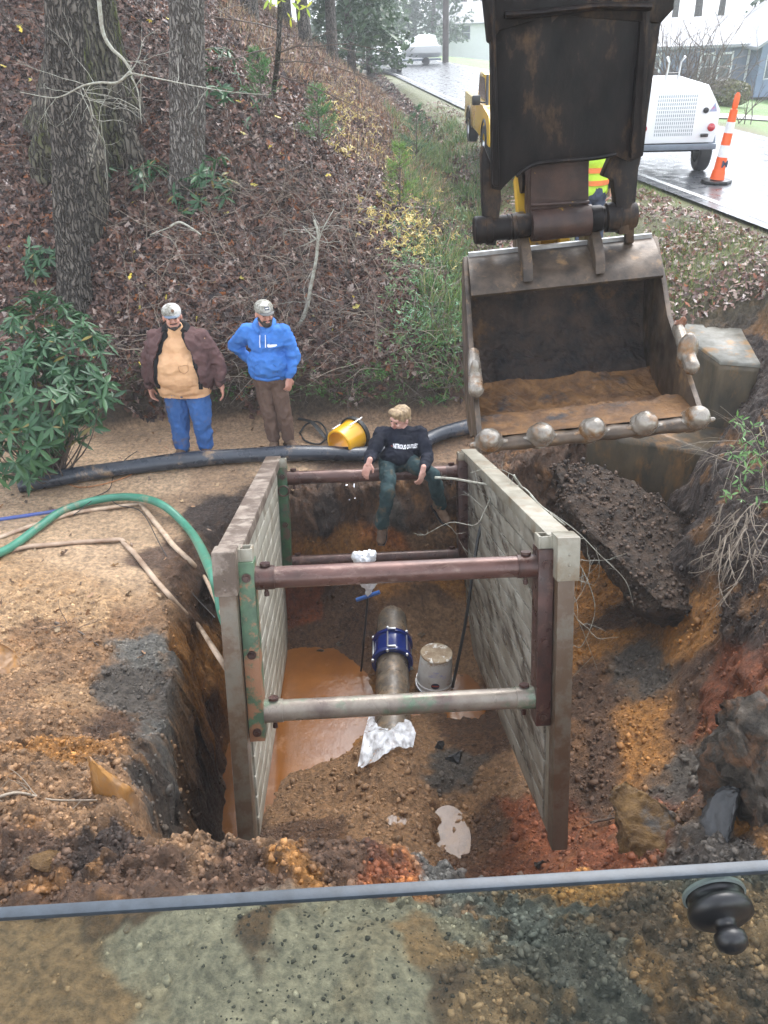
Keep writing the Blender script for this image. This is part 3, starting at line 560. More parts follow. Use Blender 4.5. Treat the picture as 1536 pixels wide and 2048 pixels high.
def crumple(pts, res, amp, seed, thick=.003, ground=True):
    """a creased sheet over a quad or polygon of world points (fan about the centroid)"""
    P = [Vector(p) for p in pts]; c = sum(P, Vector())/len(P)+Vector((0, 0, .07)); vs = [c]; fs = []; n = len(P)*8
    ring = [P[int(i//8)].lerp(P[(int(i//8)+1) % len(P)], (i % 8)/8) for i in range(n)]
    for k in range(1, res+1): vs += [c.lerp(p, k/res) for p in ring]
    fs = [(0, 1+i, 1+(i+1) % n) for i in range(n)]
    for k in range(res-1): fs += [(1+k*n+i, 1+(k+1)*n+i, 1+(k+1)*n+(i+1) % n, 1+k*n+(i+1) % n) for i in range(n)]
    me = np_mesh('c', [tuple(v_) for v_ in vs], fs)
    nrm = (P[1]-P[0]).cross(P[2]-P[1]).normalized(); nrm = nrm if nrm.z > 0 else -nrm
    def fn(a, nn):
        r1 = 1-np.abs(fbm(a[:, 0]*9, a[:, 1]*9, a[:, 2]*9, 2, seed)*2.2); r2 = 1-np.abs(fbm(a[:, 0]*23, a[:, 1]*23, a[:, 2]*23, 3, seed+1)*2); 
        return a+np.array(nrm)*((r1*.7+r2*.4)*amp)[:, None]
    vdisp(me, fn)
    return vdisp(me, lambda a, nn: np.c_[a[:, :2], np.maximum(a[:, 2], zi(a[:, 0], a[:, 1])+.02)]) if ground else me
def plastic_mat():
    m = bpy.data.materials.new('clear_plastic'); m.use_nodes = True; t = m.node_tree; N = t.nodes; b = N['Principled BSDF']
    b.inputs['Base Color'].default_value = (.80, .83, .88, 1); b.inputs['Roughness'].default_value = .18
    tr = N.new('ShaderNodeBsdfTransparent'); mx = N.new('ShaderNodeMixShader'); nz = N.new('ShaderNodeTexNoise'); nz.inputs['Scale'].default_value = 9; nz.inputs['Detail'].default_value = 5
    mr = N.new('ShaderNodeMapRange'); mr.inputs[1].default_value = .35; mr.inputs[2].default_value = .62; mr.inputs[3].default_value = .30; mr.inputs[4].default_value = .9
    L(t, nz.outputs[0], mr.inputs[0]); L(t, mr.outputs[0], mx.inputs[0]); L(t, tr.outputs[0], mx.inputs[1]); L(t, b.outputs[0], mx.inputs[2]); L(t, mx.outputs[0], N['Material Output'].inputs[0]); return m
PL = plastic_mat()
sp_ = [(742, 1425, -1.22), (775, 1432, -1.2), (818, 1460, -1.26), (832, 1485, -1.34), (825, 1508, -1.36), (795, 1506, -1.33), (765, 1525, -1.33), (722, 1550, -1.4), (716, 1542, -1.42), (728, 1490, -1.38)]
tag(link('plastic_sheet', crumple([hit(a, b)+Vector((0, 0, .05+.06*(1440 < b < 1500))) for a, b, c in sp_], 14, .03, 5), PL), 'crumpled clear plastic sheet lying over the buried pipe in front of the lower spreader', 'plastic sheet')
# probe rod with T handle, and a white bag caught on it
pr = empty('probe_rod', at(722, 1342, z=-1.6), 'black steel probe rod with a blue T handle stuck upright in the muddy water', 'probe rod')
b0 = at(722, 1342, z=-1.62); b1 = at(736, 1192, Y=b0.y+.02); q = MB(); q.tube([b0, b1], .011, 10); q.build('rod', pm('black_steel', (.02, .02, .022), rough=.35), pr)
hd = BX*.12+Vector((0, 0, .045)); q = MB(); q.tube([b1-hd, b1+hd], .021, 14); q.build('handle', pm('blue_grip', (.04, .13, .42), rough=.35), pr)
top_ = at(728, 1108, Y=b1.y+.03)
me = remesh([('e', top_+Vector((0, 0, -.05)), (.105, .07, .06)), ('e', top_+Vector((-.06, 0, -.03)), (.06, .05, .05)), ('e', top_+Vector((.06, .0, -.02)), (.06, .05, .05)), ('c', top_+Vector((0, 0, -.08)), .07, b1+Vector((.01, 0, .20)), .09, .5), ('c', b1+Vector((.01, 0, .20)), .09, b1+Vector((0, 0, .03)), .02, .5)], .008, 3)
vdisp(me, lambda a, nn: a+nn*(.018*(1-2*np.abs(fbm(a[:, 0]*22, a[:, 1]*22, a[:, 2]*9, 3, 4)*1.6)))[:, None])
tag(link('white_bag', me, pm('white_film', (.85, .86, .88), (.75, .77, .8), scale=20, rough=.35, bump=.4)), 'white plastic bag bunched on top of the probe rod handle', 'bag')
for k, (a, b, c, d) in enumerate(((693, 975, 699, 1002), (708, 968, 709, 1000))):
    q = MB(); p0, p1 = at(a, b, z=-.22)+Vector((0, 0, .02)), at(c, d, z=-.36); p0 = hit(a, b)+Vector((0, 0, .03)); p1 = hit(c, d)+Vector((0, 0, .02))
    q.tube([p0, p1], .009, 8, sq=.6); q.ball(p1, (.017, .017, .010)); q.ball(p0, (.019, .019, .010))
    o = q.build('wrench', pm('chrome', (.75, .76, .78), rough=.2, metal=1, bump=0)); tag(o, ['left one of the two chrome wrenches leaning on the dark soil under the spreader', 'right one of the two chrome wrenches leaning on the dark soil under the spreader'][k], 'wrench', 'wrenches')
# ================================================================== BIG BLACK PIPE, HOSES, CABLES
M_blk = pm('black_hdpe', (.040, .048, .062), (.028, .032, .042), scale=4, rough=.42, rough2=.2, bump=.25, bscale=40, c3=(.26, .18, .11), c3s=3.2, c3t=(.56, .66), spec=.6)
def gp(px, py, off, z=None):
    h_ = hit(px, py) if z is None else at(px, py, z=z); h_ = Vector((h_.x, h_.y, h_.z)); h_.z += off; return h_
pts = [gp(42, 985, .10), gp(150, 966, .10), gp(260, 950, .10), gp(370, 936, .10), gp(470, 927, .10), gp(560, 923, .10), gp(640, 921, .10), gp(740, 922, .10), gp(830, 905, .10), gp(880, 884, .11), gp(950, 868, .13), gp(1010, 852, .2)]
q = MB(); cm = catmull(pts, 14); n_ = len(cm); q.tube(cm, [.098+.006*math.sin(i*.19) for i in range(n_)], 26, True, .88)
tag(q.build('black_pipe', M_blk, smooth=True), 'long thick black plastic pipe lying across the sand behind the trench', 'pipe')
M_gh = pm('green_hose', (.065, .25, .165), (.045, .18, .12), scale=5, rough=.38, bump=.12, c3=(.34, .26, .16), c3s=4, c3t=(.56, .7))
def gpath(P, off, n=5):
    out = []
    for (a, b), (c, d) in zip(P[:-1], P[1:]):
        for k in range(n): out.append(gp(a+(c-a)*k/n, b+(d-b)*k/n, off))
    return out+[gp(*P[-1], off)]
def hose(name, P, r, m, label, cat, group=None, sq=1., n=14, k=12, wob=0):
    q = MB(); cm = catmull(P, k); rs = [r*(1+wob*math.sin(i*.7)) for i in range(len(cm))]; q.tube(cm, rs, n, True, sq); return tag(q.build(name, m, smooth=True), label, cat, group)
gh = [gp(-60, 1140, .06), gp(20, 1108, .06), gp(75, 1068, .06), gp(130, 1032, .07), gp(200, 1012, .08), gp(270, 1010, .10), gp(330, 1030, .12), gp(385, 1080, .10)]
e0 = at(422, 1140, D=6.0); e1 = at(438, 1190, D=5.9); e2 = at(450, 1240, D=5.9); e3 = at(490, 1330, D=6.1)
hose('suction_hose', gh+[e0, e1, e2, e3], .042, M_gh, 'thick green suction hose curving over the sand and down into the pit', 'hose')
q = MB()
M_fl = pm('canvas_hose', (.52, .40, .29), (.38, .27, .18), scale=10, rough=.65, bump=.4, c3=(.25, .15, .1), c3s=6, c3t=(.5, .7))
M_flm2 = pm('canvas_hose2', (.48, .36, .26), (.22, .14, .09), scale=3, rough=.65, bump=.4)
M_flm = pm('muddy_hose', (.20, .12, .075), (.13, .075, .045), scale=10, rough=.5, bump=.4)
hose('flat_hose', gpath([(-40, 1095), (60, 1058), (150, 1030), (220, 1020), (282, 1012), (310, 1048), (350, 1098)], .03, 3)+[gp(385, 1140, .10), gp(415, 1180, .14), at(445, 1228, D=5.8), at(480, 1300, D=6.0)], .028, M_fl, 'tan lay-flat hose running under the green hose and dropping into the pit, upper of two', 'hose', 'tan lay-flat hoses', .7, k=5)
hose('flat_hose', gpath([(-40, 1122), (60, 1098), (150, 1090), (242, 1084), (270, 1112), (312, 1165), (345, 1202)], .03, 3)+[gp(372, 1236, .06), gp(400, 1268, .10), at(430, 1302, D=5.5), at(462, 1352, D=5.5), at(500, 1420, D=5.8)], .028, M_flm2, 'tan lay-flat hose crossing the bare sand and sliding down the soil bank, lower of two', 'hose', 'tan lay-flat hoses', .7, k=5)
hose('blue_hose', [gp(-40, 1048, .02), gp(50, 1035, .02), gp(110, 1026, .02), gp(160, 1018, .02)], .020, pm('blue_hose', (.05, .10, .38), (.1, .13, .3), rough=.4, c3=(.4, .3, .2), c3s=6, c3t=(.55, .65)), 'short blue hose disappearing under the green suction hose', 'hose')
hose('extension_cord', [gp(70, 905, .02), gp(110, 950, .02), gp(150, 975, .015), gp(200, 972, .015), gp(255, 955, .015), gp(285, 938, .02), gp(298, 920, .03)], .007, pm('orange_cord', (.45, .2, .08), rough=.5), 'orange extension cord looped over the black pipe and the sand', 'cord', n=8)
hose('electric_cable', [gp(150, 1008, .01), gp(215, 985, .02), gp(228, 955, .02), gp(250, 925, .03), gp(275, 905, .02)], .005, pm('black_cord', (.03, .03, .03), rough=.5), 'thin black cable trailing from the green hose towards the black pipe', 'cable', n=6)
hose('electric_cable', [gp(150, 1040, .06), gp(205, 1008, .10), gp(240, 1020, .06), gp(285, 1030, .03), gp(330, 1110, .03), gp(385, 1190, .03), at(430, 1235, D=5.7)], .005, MATS['black_cord'], 'thin black cable hooked over the green hose and hanging towards the pit', 'cable', n=6)
hose('black_rope', [at(985, 985, Y=7.0), at(960, 1060, Y=6.7), at(945, 1150, Y=6.4), at(930, 1250, Y=6.2), at(905, 1375, z=-1.55)], .016, MATS['black_cord'], 'black rubber hose hanging down inside the right trench wall next to the pail', 'hose')
# yellow pipe adaptor with a dark clamp, and black straps beside it
M_yel = pm('yellow_enamel', (.80, .42, .015), (.72, .35, .01), scale=4, rough=.3, bump=.05, coat=.3, c3=(.35, .22, .1), c3s=10, c3t=(.68, .76))
yc = gp(697, 905, .19); ya = empty('pipe_adaptor', yc, 'yellow pipe adaptor ring with a dark bolted clamp lying on the sand', 'coupling')
axd = (Vector((CAM))-yc); axd = Vector((-.75, -.95, -.05)).normalized(); ry = axd.to_track_quat('Z', 'Y').to_matrix()
q = MB(); q.lathe([(.150, .17), (.168, .17), (.176, .16), (.178, -.10), (.196, -.13), (.196, -.16), (.168, -.16), (.155, -.12), (.150, .17)], yc, ry, 56); q.build('ring', M_yel, ya)
q = MB(); q.lathe([(.200, -.115), (.213, -.115), (.213, -.165), (.190, -.165), (.190, -.115), (.2, -.115)], yc, ry, 48)
c_ = q.build('clamp', pm('black_rubber', (.02, .02, .02), rough=.5), ya)
for a in (70, 160, 280):
    q = MB(); v_ = ry@Vector((.215*math.cos(R(a)), .215*math.sin(R(a)), 0)); q.tube([yc+v_+axd*.02, yc+v_-axd*.20], .009, 8); q.box(yc+v_-axd*.14, (.05, .03, .03), ry, ch=.004); q.build('bolt', M_chr, ya)
st = MB(); 
for off in (0, .05):
    cm = catmull([gp(598, 845, .05+off*.3), gp(625, 862, .12), gp(650, 880, .05), gp(668, 893, .04)], 8); st.tube(cm, .030-off*.2, 4, True, .25)
tag(st.build('rubber_strap', MATS['black_rubber']), 'flat black rubber strip lying between the work boots and the yellow ring', 'strap')
hose('rubber_gasket', [gp(600, 870, .03), gp(612, 885, .02), gp(640, 892, .03), gp(655, 882, .10), gp(640, 862, .12), gp(615, 858, .07), gp(600, 870, .03)], .011, MATS['black_rubber'], 'thin black rubber gasket ring on the sand next to the yellow ring', 'gasket', n=8)
# ================================================================== HEADWALL, SLAB, ROCKS
M_con = pm('mossy_concrete', (.10, .072, .040), (.036, .030, .019), scale=4, rough=.7, rough2=.45, bump=.6, bscale=30, c3=(.26, .125, .035), c3s=2.6, c3t=(.50, .66), stretch=(1, 1, .4))
M_con2 = pm('concrete_top', (.24, .235, .205), (.13, .12, .095), scale=7, rough=.6, rough2=.35, bump=.5, bscale=40, c3=(.30, .18, .08), c3s=4, c3t=(.55, .65))
zt = 1.15; a, b_, c, d = (at(1335, 640, z=zt), at(1400, 692, z=zt), at(1442, 722, z=zt), at(1521, 728, z=zt))
back = (a-b_).normalized(); hw = empty('headwall', ((a.x+d.x)/2, (a.y+d.y)/2, -.9), 'stained concrete culvert headwall below the leafy verge on the right', 'wall')
poly = [a+back*3.2, a, b_, c, d, d+back*1.2+Vector((.35, 0, 0)), a+back*3.2+Vector((.55, .25, 0))]
poly = [(p.x, p.y) for p in poly]
def grid_prism(poly, z0, z1, nz, step, amp, seed, batter=0):
    pts = []
    n = len(poly)
    for i in range(n):
        p, q_ = Vector(poly[i]), Vector(poly[(i+1) % n]); k = max(1, int((q_-p).length/step)); pts += [p.lerp(q_, j/k) for j in range(k)]
    c0 = sum(pts, Vector((0, 0)))/len(pts); m_ = len(pts); vs = []
    for k in range(nz+1):
        t = k/nz; s_ = 1+batter*(1-t)
        for p in pts: w_ = c0+(p-c0)*s_; vs.append((w_.x, w_.y, z0+(z1-z0)*t))
    fs = [(k*m_+i, k*m_+(i+1) % m_, (k+1)*m_+(i+1) % m_, (k+1)*m_+i) for k in range(nz) for i in range(m_)]+[tuple(range(nz*m_, (nz+1)*m_))]
    me = np_mesh('g', vs, fs)
    return vdisp(me, lambda a_, nn: a_+nn*(amp*fbm(a_[:, 0]*3, a_[:, 1]*3, a_[:, 2]*3, 4, seed))[:, None])
link('wall_face', grid_prism(poly, -1.5, zt-.045, 40, .07, .035, 3, .03), M_con, hw)
link('coping', grid_prism([(p[0], p[1]) for p in poly], zt-.04, zt, 2, .07, .012, 5), M_con2, hw)
pl_, pr2 = at(1165, 960, D=9.1), at(1432, 960, D=8.35); bk_ = Vector((.25, .6, 0))
link('lower_wall', grid_prism([(p.x, p.y) for p in (pl_, pr2, pr2+bk_, pl_+bk_)], -1.6, .42, 40, .07, .05, 8, .02), M_con, hw)
def rockmesh(c, r, seed, sub=5, amp=.22, rot=0, flat=None, facets=6):
    b = bmesh.new(); bmesh.ops.create_icosphere(b, subdivisions=sub, radius=1); rg = random.Random(seed)
    cuts = [(Vector((rg.gauss(0, 1), rg.gauss(0, 1), rg.gauss(0, .8))).normalized(), rg.uniform(.30, .62)) for _ in range(facets+5)]
    for v_ in b.verts:
        for n_, d_ in cuts:
            e = v_.co.dot(n_)-d_
            if e > 0: v_.co -= n_*e
    m_ = Matrix.Rotation(rot, 3, 'Z')
    for v_ in b.verts: v_.co = m_@Vector((v_.co.x*r[0], v_.co.y*r[1], v_.co.z*r[2]))+Vector(c)
    me = bpy.data.meshes.new('rock'); b.normal_update(); b.to_mesh(me); b.free(); mr = min(r)
    me.polygons.foreach_set('use_smooth', [False]*len(me.polygons)); return vdisp(me, lambda a_, nn: a_+nn*(mr*amp*(.45*fbm(a_[:, 0]*5, a_[:, 1]*5, a_[:, 2]*5, 3, seed)+-.5*np.abs(fbm(a_[:, 0]*9, a_[:, 1]*9, a_[:, 2]*9, 4, seed+1))+.5*fbm(a_[:, 0]*45, a_[:, 1]*45, a_[:, 2]*45, 3, seed+2)))[:, None])
M_slab = pm('muddy_slab', (.095, .060, .038), (.022, .016, .012), scale=9, rough=.7, rough2=.4, spec=.3, bump=1, bscale=34, bdist=.06, c3=(.14, .10, .07), c3s=3, c3t=(.55, .7))
# broken apron slab tipped into the pit: top outline from its corners, real thickness below
tp = [at(1104, 925, D=8.2), at(1195, 930, D=8.5), at(1390, 1030, D=8.2), at(1530, 1130, D=7.5), at(1500, 1235, D=7.0), at(1328, 1215, D=6.95), at(1245, 1130, D=7.3), at(1150, 1030, D=7.75)]
nrm = (tp[3]-tp[0]).cross(tp[1]-tp[7]).normalized(); nrm = nrm if nrm.z > 0 else -nrm
q = MB(); n = len(tp); c0 = sum(tp, Vector())/n; vs = [tuple(p) for p in tp]+[tuple(p-nrm*.26+(c0-p)*.05) for p in tp]; q.add(vs, [tuple(range(n)), tuple(range(n, 2*n))[::-1]]+[(i, (i+1) % n, n+(i+1) % n, n+i) for i in range(n)])
me = q.mesh(); b = bmesh.new(); b.from_mesh(me); bmesh.ops.recalc_face_normals(b, faces=b.faces[:]); bmesh.ops.triangulate(b, faces=b.faces[:])
for _ in range(5): bmesh.ops.subdivide_edges(b, edges=[e for e in b.edges if e.calc_length() > .04], cuts=1, use_grid_fill=False); bmesh.ops.triangulate(b, faces=b.faces[:])
b.to_mesh(me); b.free(); vdisp(me, lambda a_, nn: a_+nn*(.10*fbm(a_[:, 0]*3, a_[:, 1]*3, a_[:, 2]*3, 4, 6)+.04*fbm(a_[:, 0]*14, a_[:, 1]*14, a_[:, 2]*14, 3, 7))[:, None])
tag(link('concrete_slab', me, M_slab), 'broken mud-covered concrete slab tipped diagonally over the right side of the pit', 'slab')
M_rk1 = pm('ochre_rock', (.27, .155, .055), (.13, .075, .035), scale=9, rough=.7, rough2=.4, spec=.3, bump=1, bscale=36, bdist=.06, c3=(.17, .16, .145), c3s=3, c3t=(.5, .6))
M_rk2 = pm('banded_rock', (.16, .13, .10), (.040, .035, .030), scale=11, rough=.75, rough2=.4, spec=.3, bump=1, bscale=34, bdist=.07, c3=(.26, .125, .06), c3s=5, c3t=(.48, .68))
M_rk3 = pm('dark_rock', (.055, .055, .055), (.03, .03, .03), scale=5, rough=.45, bump=.6, bscale=30)
def rock(px, py, r, seed, m, label, off=0, rot=0, group=None, D=None, **k):
    h_ = hit(px, py) if D is None else at(px, py, D=D); return tag(link('rock', rockmesh((h_.x, h_.y, h_.z+off), r, seed, rot=rot, **k), m), label, 'rock', group)
rock(1510, 1590, (.62, .50, .72), 12, M_rk2, 'big broken block of banded grey and orange rock at the right edge above the glass', .0, .6, amp=.25)
rock(1300, 1660, (.40, .34, .30), 5, M_rk1, 'ochre and grey boulder just above the window rail on the right', .02, .3)
rock(1440, 1660, (.30, .16, .30), 9, M_rk3, 'dark split stone leaning under the big banded block on the right', .0, .9)
sv = np.array([v_.co[:] for v_ in bpy.data.objects['concrete_slab'].data.vertices]); sn = np.array([v_.normal[:] for v_ in bpy.data.objects['concrete_slab'].data.vertices]); up_ = np.where(sn[:, 2] > .3)[0]; pk_ = RNG.choice(up_, 2600); b = bmesh.new(); bmesh.ops.create_icosphere(b, subdivisions=1, radius=1); tv = np.array([v_.co[:] for v_ in b.verts]); tf = np.array([[v_.index for v_ in f_.verts] for f_ in b.faces]); b.free()
scatter('slab_dirt', sv[pk_]+RNG.normal(0, .02, (2600, 3)), sn[pk_], .006*(5**(RNG.uniform(0, 1, 2600)**1.6)), tv[None]*RNG.uniform(.5, 1.3, (2600, 12, 1)), tf, np.array([.070, .044, .028])*RNG.uniform(.4, 1.5, (2600, 1)), pm('clod', (1.25, 1.2, 1.15), (.55, .54, .55), scale=40, vcol=True, spec=.35, rough=.7, rough2=.36, bump=.6, bscale=90, bdist=.01), kind='stuff', tilt=2)
rock(90, 1720, (0.096, 0.08, 0.064), 22, M_rk1, 'fist-sized tan stone on the soil heap at the left, above the glass rail', .02)
rock(1080, 1735, (0.096, 0.064, 0.064), 23, M_rk2, 'small blue-grey stone on the soil just above the middle of the glass rail', .02)
rock(640, 1310, (0.08, 0.064, 0.048), 24, M_rk2, 'pale stone at the edge of the muddy water left of the coupling', .02)
rock(680, 1290, (0.08, 0.064, 0.064), 25, M_rk1, 'tan stone at the foot of the far pit wall near the probe rod', .02)
rock(840, 1275, (0.08, 0.072, 0.072), 26, M_rk1, 'small stone between the blue coupling and the white pail', .02)
rock(910, 1520, (0.112, 0.096, 0.08), 27, M_rk3, 'blue-black stone in the wet mud in front of the lower spreader, larger of two', .03)
rock(880, 1495, (0.08, 0.064, 0.064), 28, M_rk3, 'blue-black stone in the wet mud in front of the lower spreader, smaller of two', .02)
# smooth sliced clay slabs on the left bank
M_clay = pm('sliced_clay', (.36, .22, .12), (.28, .16, .085), scale=6, rough=.5, rough2=.3, bump=.35, bscale=18, c3=(.40, .20, .06), c3s=4, c3t=(.5, .6))
rock(235, 1590, (.20, .12, .42), 33, M_clay, 'smooth-cut slab of orange clay standing in the rubble of the left bank', -.02, .2, amp=.12, facets=9)
rock(0, 1340, (.26, .2, .6), 36, M_clay, 'smooth-cut clay slab standing at the left edge of the picture', -.05, .2, amp=.12, facets=9)
# ------------------------------------------------------------------ loose soil
def loose(name, n, smin, smax, lo, hi, wfun, sub, seed, dark=1.0):
    rg = np.random.default_rng(seed); x = rg.uniform(lo[0], hi[0], n*6); y = rg.uniform(lo[1], hi[1], n*6); j, i = gidx(x, y); w_ = wfun(j, i, x, y); k = rg.uniform(0, 1, len(x)) < w_; x, y, j, i = x[k][:n], y[k][:n], j[k][:n], i[k][:n]; n = len(x)
    b = bmesh.new(); bmesh.ops.create_icosphere(b, subdivisions=1 if sub < 3 else 2, radius=1); tv = np.array([v_.co[:] for v_ in b.verts]); tf = np.array([[v_.index for v_ in f_.verts] for f_ in b.faces]); b.free()
    tm = tv[None]*rg.uniform(.6, 1.25, (n, 1, 3))*(1+rg.uniform(-.42, .42, (n, len(tv), 1)))
    s = smin*(smax/smin)**(rg.uniform(0, 1, n)**2.2); P = np.stack([x, y, zi(x, y)-s*.1], -1)
    c = np.clip(Cg[j, i]*rg.uniform(.65, 1.35, (n, 1))*dark, .01, .8)
    return scatter(name, P, np.tile([[0, 0, 1.]], (n, 1)), s, tm, tf, c, pm('clod', (1.25, 1.2, 1.15), (.55, .54, .55), scale=40, vcol=True, spec=.35, rough=.7, rough2=.36, bump=.6, bscale=90, bdist=.01), kind='stuff', tilt=2, smooth=False)
loose('soil_clods', 34000, .004, .024, (-3.4, 1.2), (3.9, 6.0), lambda j, i, x, y: Kg['ck'][j, i]*(1-.7*Kg['m'][j, i])*ss(6.2, 4.6, y)*np.where((y < 2.15) & (x < .15), .08, 1), 1, 5)
loose('soil_crumbs', 16000, .004, .018, (-3.4, 1.1), (4.2, 9.0), lambda j, i, x, y: np.clip(Kg['ck'][j, i]+.5*Kg['wet'][j, i]+.03*Kg['sand'][j, i], 0, 1)*(1-.9*Kg['water'][j, i])*np.where(np.abs(Zg[j,i]-0)<9,1,0), 1, 6)
loose('pit_lumps', 5000, .008, .04, (-1.6, 3.0), (3.6, 8.2), lambda j, i, x, y: Kg['m'][j, i]*(1-.85*Kg['water'][j, i])*(Zg[j,i] > -1.63), 2, 7)

loose('dark_debris', 900, .004, .014, (-.8, .95), (1.2, 2.4), lambda j, i, x, y: np.where(y < 2.0, 1, .2)*np.where(x < .2, 1, .4), 1, 9, .16)
# ================================================================== EXCAVATOR (bucket, thumb, stick, cab window)
M_iron = pm('oily_iron', (.017, .012, .010), (.006, .005, .005), scale=5, rough=.7, rough2=.38, spec=.22, metal=0, bump=.45, bscale=40, bdist=.006, c3=(.10, .058, .03), c3s=5, c3t=(.52, .70), stretch=(1, 1, .5))
M_iron2 = pm('rusty_nose', (.060, .034, .026), (.028, .020, .018), scale=8, rough=.6, rough2=.35, spec=.3, metal=.0, bump=.5, bscale=60, bdist=.005, c3=(.42, .24, .03), c3s=9, c3t=(.63, .68))
M_buck = pm('worn_bucket', (.105, .075, .052), (.032, .025, .020), scale=7, rough=.55, rough2=.32, spec=.35, metal=.15, bump=.4, bscale=50, bdist=.004, c3=(.24, .145, .07), c3s=6, c3t=(.55, .7))
M_bin = pm('muddy_inside', (.075, .050, .036), (.018, .017, .018), scale=7, rough=.5, rough2=.3, bump=1, bscale=22, bdist=.03, c3=(.16, .085, .035), c3s=3.0, c3t=(.58, .70))
M_bin2 = pm('ochre_mud', (.30, .155, .06), (.12, .065, .035), scale=9, rough=.55, rough2=.35, bump=1, bscale=24, bdist=.03, c3=(.06, .055, .055), c3s=4, c3t=(.54, .64))
M_tooth = pm('worn_tooth', (.30, .275, .235), (.14, .115, .09), scale=9, rough=.32, rough2=.16, metal=.35, bump=.3, bscale=40, c3=(.20, .11, .05), c3s=7, c3t=(.5, .62))
M_ylw = pm('machine_yellow', (.55, .33, .03), (.42, .24, .02), scale=5, rough=.4, bump=.1, c3=(.12, .08, .05), c3s=6, c3t=(.55, .65))
ex = empty('excavator', (0, 0, 1.25), 'excavator seen from its cab: dark thumb and stick, open muddy bucket, glass pane below', 'excavator')
def ph_(px, py): return at(px, py, D=4.0+py/450*.5)
# --- bucket frame
TL, TR, BL, BR = at(935, 520, D=4.72), at(1303, 482, D=4.72), at(966, 895, D=4.02), at(1398, 848, D=4.02)
W3 = ((TR-TL)+(BR-BL)).normalized(); Tm, Bm = (TL+TR)/2, (BL+BR)/2; Dn = Bm-Tm; Dn -= W3*Dn.dot(W3); Lm = Dn.length; Dn.normalize(); E3 = Dn.cross(W3); E3 = E3 if E3.y > 0 else -E3
hwT, hwB = (TR-TL).length/2, (BR-BL).length/2
skew = (Bm-Tm).dot(W3)/Lm
def bk(x, s, e):                      # x -1..1 across, s down the mouth, e away from the cab
    hw_ = hwT+(hwB-hwT)*s/Lm; return Tm+W3*(x*hw_+skew*s)+Dn*s+E3*e
prof = [(.33, -.02), (.24, -.035), (.12, -.03), (.0, .0), (-.03, .06), (.02, .20), (.14, .38), (.32, .52), (.55, .58), (.78, .53), (.98, .38), (1.10, .18), (Lm-.02, .0)]
pf = [(p.x, p.y) for p in catmull([Vector((a, b, 0)) for a, b in prof], 5)]
bkt = MB(); nx = 28
out = []; inn = []
for i, (s_, e_) in enumerate(pf):
    a_, b_ = pf[max(i-1, 0)], pf[min(i+1, len(pf)-1)]; t_ = Vector((b_[0]-a_[0], b_[1]-a_[1])).normalized(); nn = Vector((t_.y, -t_.x))
    inn.append((s_, e_)); out.append((s_-nn.x*.022, e_-nn.y*.022))
def shell(rows, flip=False):
    k = len(rows); vs = [bk(-1+2*j/nx, s_, e_) for s_, e_ in rows for j in range(nx+1)]
    return vs, [(i*(nx+1)+j, i*(nx+1)+j+1, (i+1)*(nx+1)+j+1, (i+1)*(nx+1)+j) for i in range(k-1) for j in range(nx)]
ring = inn+out[::-1]+[inn[0]]
v_, f_ = shell(ring); bkt.add(v_, f_)
bo_ = bkt.build('bucket', M_buck, ex, smooth=False); me = bo_.data; me.materials.append(M_bin)
nin = (len(inn)-1)*nx
for i, p in enumerate(me.polygons):
    c = p.center; e_ = (c-Tm).dot(E3); s_ = (c-Tm).dot(Dn)
    if e_ > .1 or s_ > .36: p.material_index = 1
# mud lining the bowl
for lo_, hi_, lmat in ((24, 43, M_bin), (40, 61, M_bin2)):
  rows = [(s_*.98+.008, e_-.02) for s_, e_ in pf[lo_:hi_]]
  v_, f_ = shell(rows); b_ = MB(); b_.add(v_, f_); lm = b_.mesh()
  bb = bmesh.new(); bb.from_mesh(lm); bmesh.ops.subdivide_edges(bb, edges=bb.edges[:], cuts=3, use_grid_fill=True); bb.to_mesh(lm); bb.free()
  vdisp(lm, lambda a, nn: a-np.array(E3)*np.clip(((a-np.array(Tm))@np.array(E3)-.02)/.22, .12, 1)[:, None]*((.028 if lmat is M_bin else .075)+.045*fbm(a[:, 0]*9, a[:, 1]*9, a[:, 2]*9, 5, 8)+.018*clods(a[:, 0]*1.5+a[:, 1], a[:, 2]*1.5, 14, 4))[:, None])
  link('mud_lining', lm, lmat, bo_)
for sd_ in (-1, 1):
    q = MB(); outl = [(.0, -.03), (-.05, .05), (0, .2), (.13, .4), (.32, .545), (.55, .60), (.79, .55), (1.0, .39), (1.12, .2), (Lm+.02, .0), (Lm-.03, -.035), (.85, .02), (.55, .05), (.33, .0)]
    vs = [bk(sd_*1.0, s_, e_) for s_, e_ in outl]+[bk(sd_*1.0, s_, e_)+W3*sd_*.028 for s_, e_ in outl]; n = len(outl)
    q.add(vs, [tuple(range(n)), tuple(range(n, 2*n))[::-1]]+[(i, (i+1) % n, n+(i+1) % n, n+i) for i in range(n)]); q.build('side_plate', M_buck, bo_, bevel=.004)
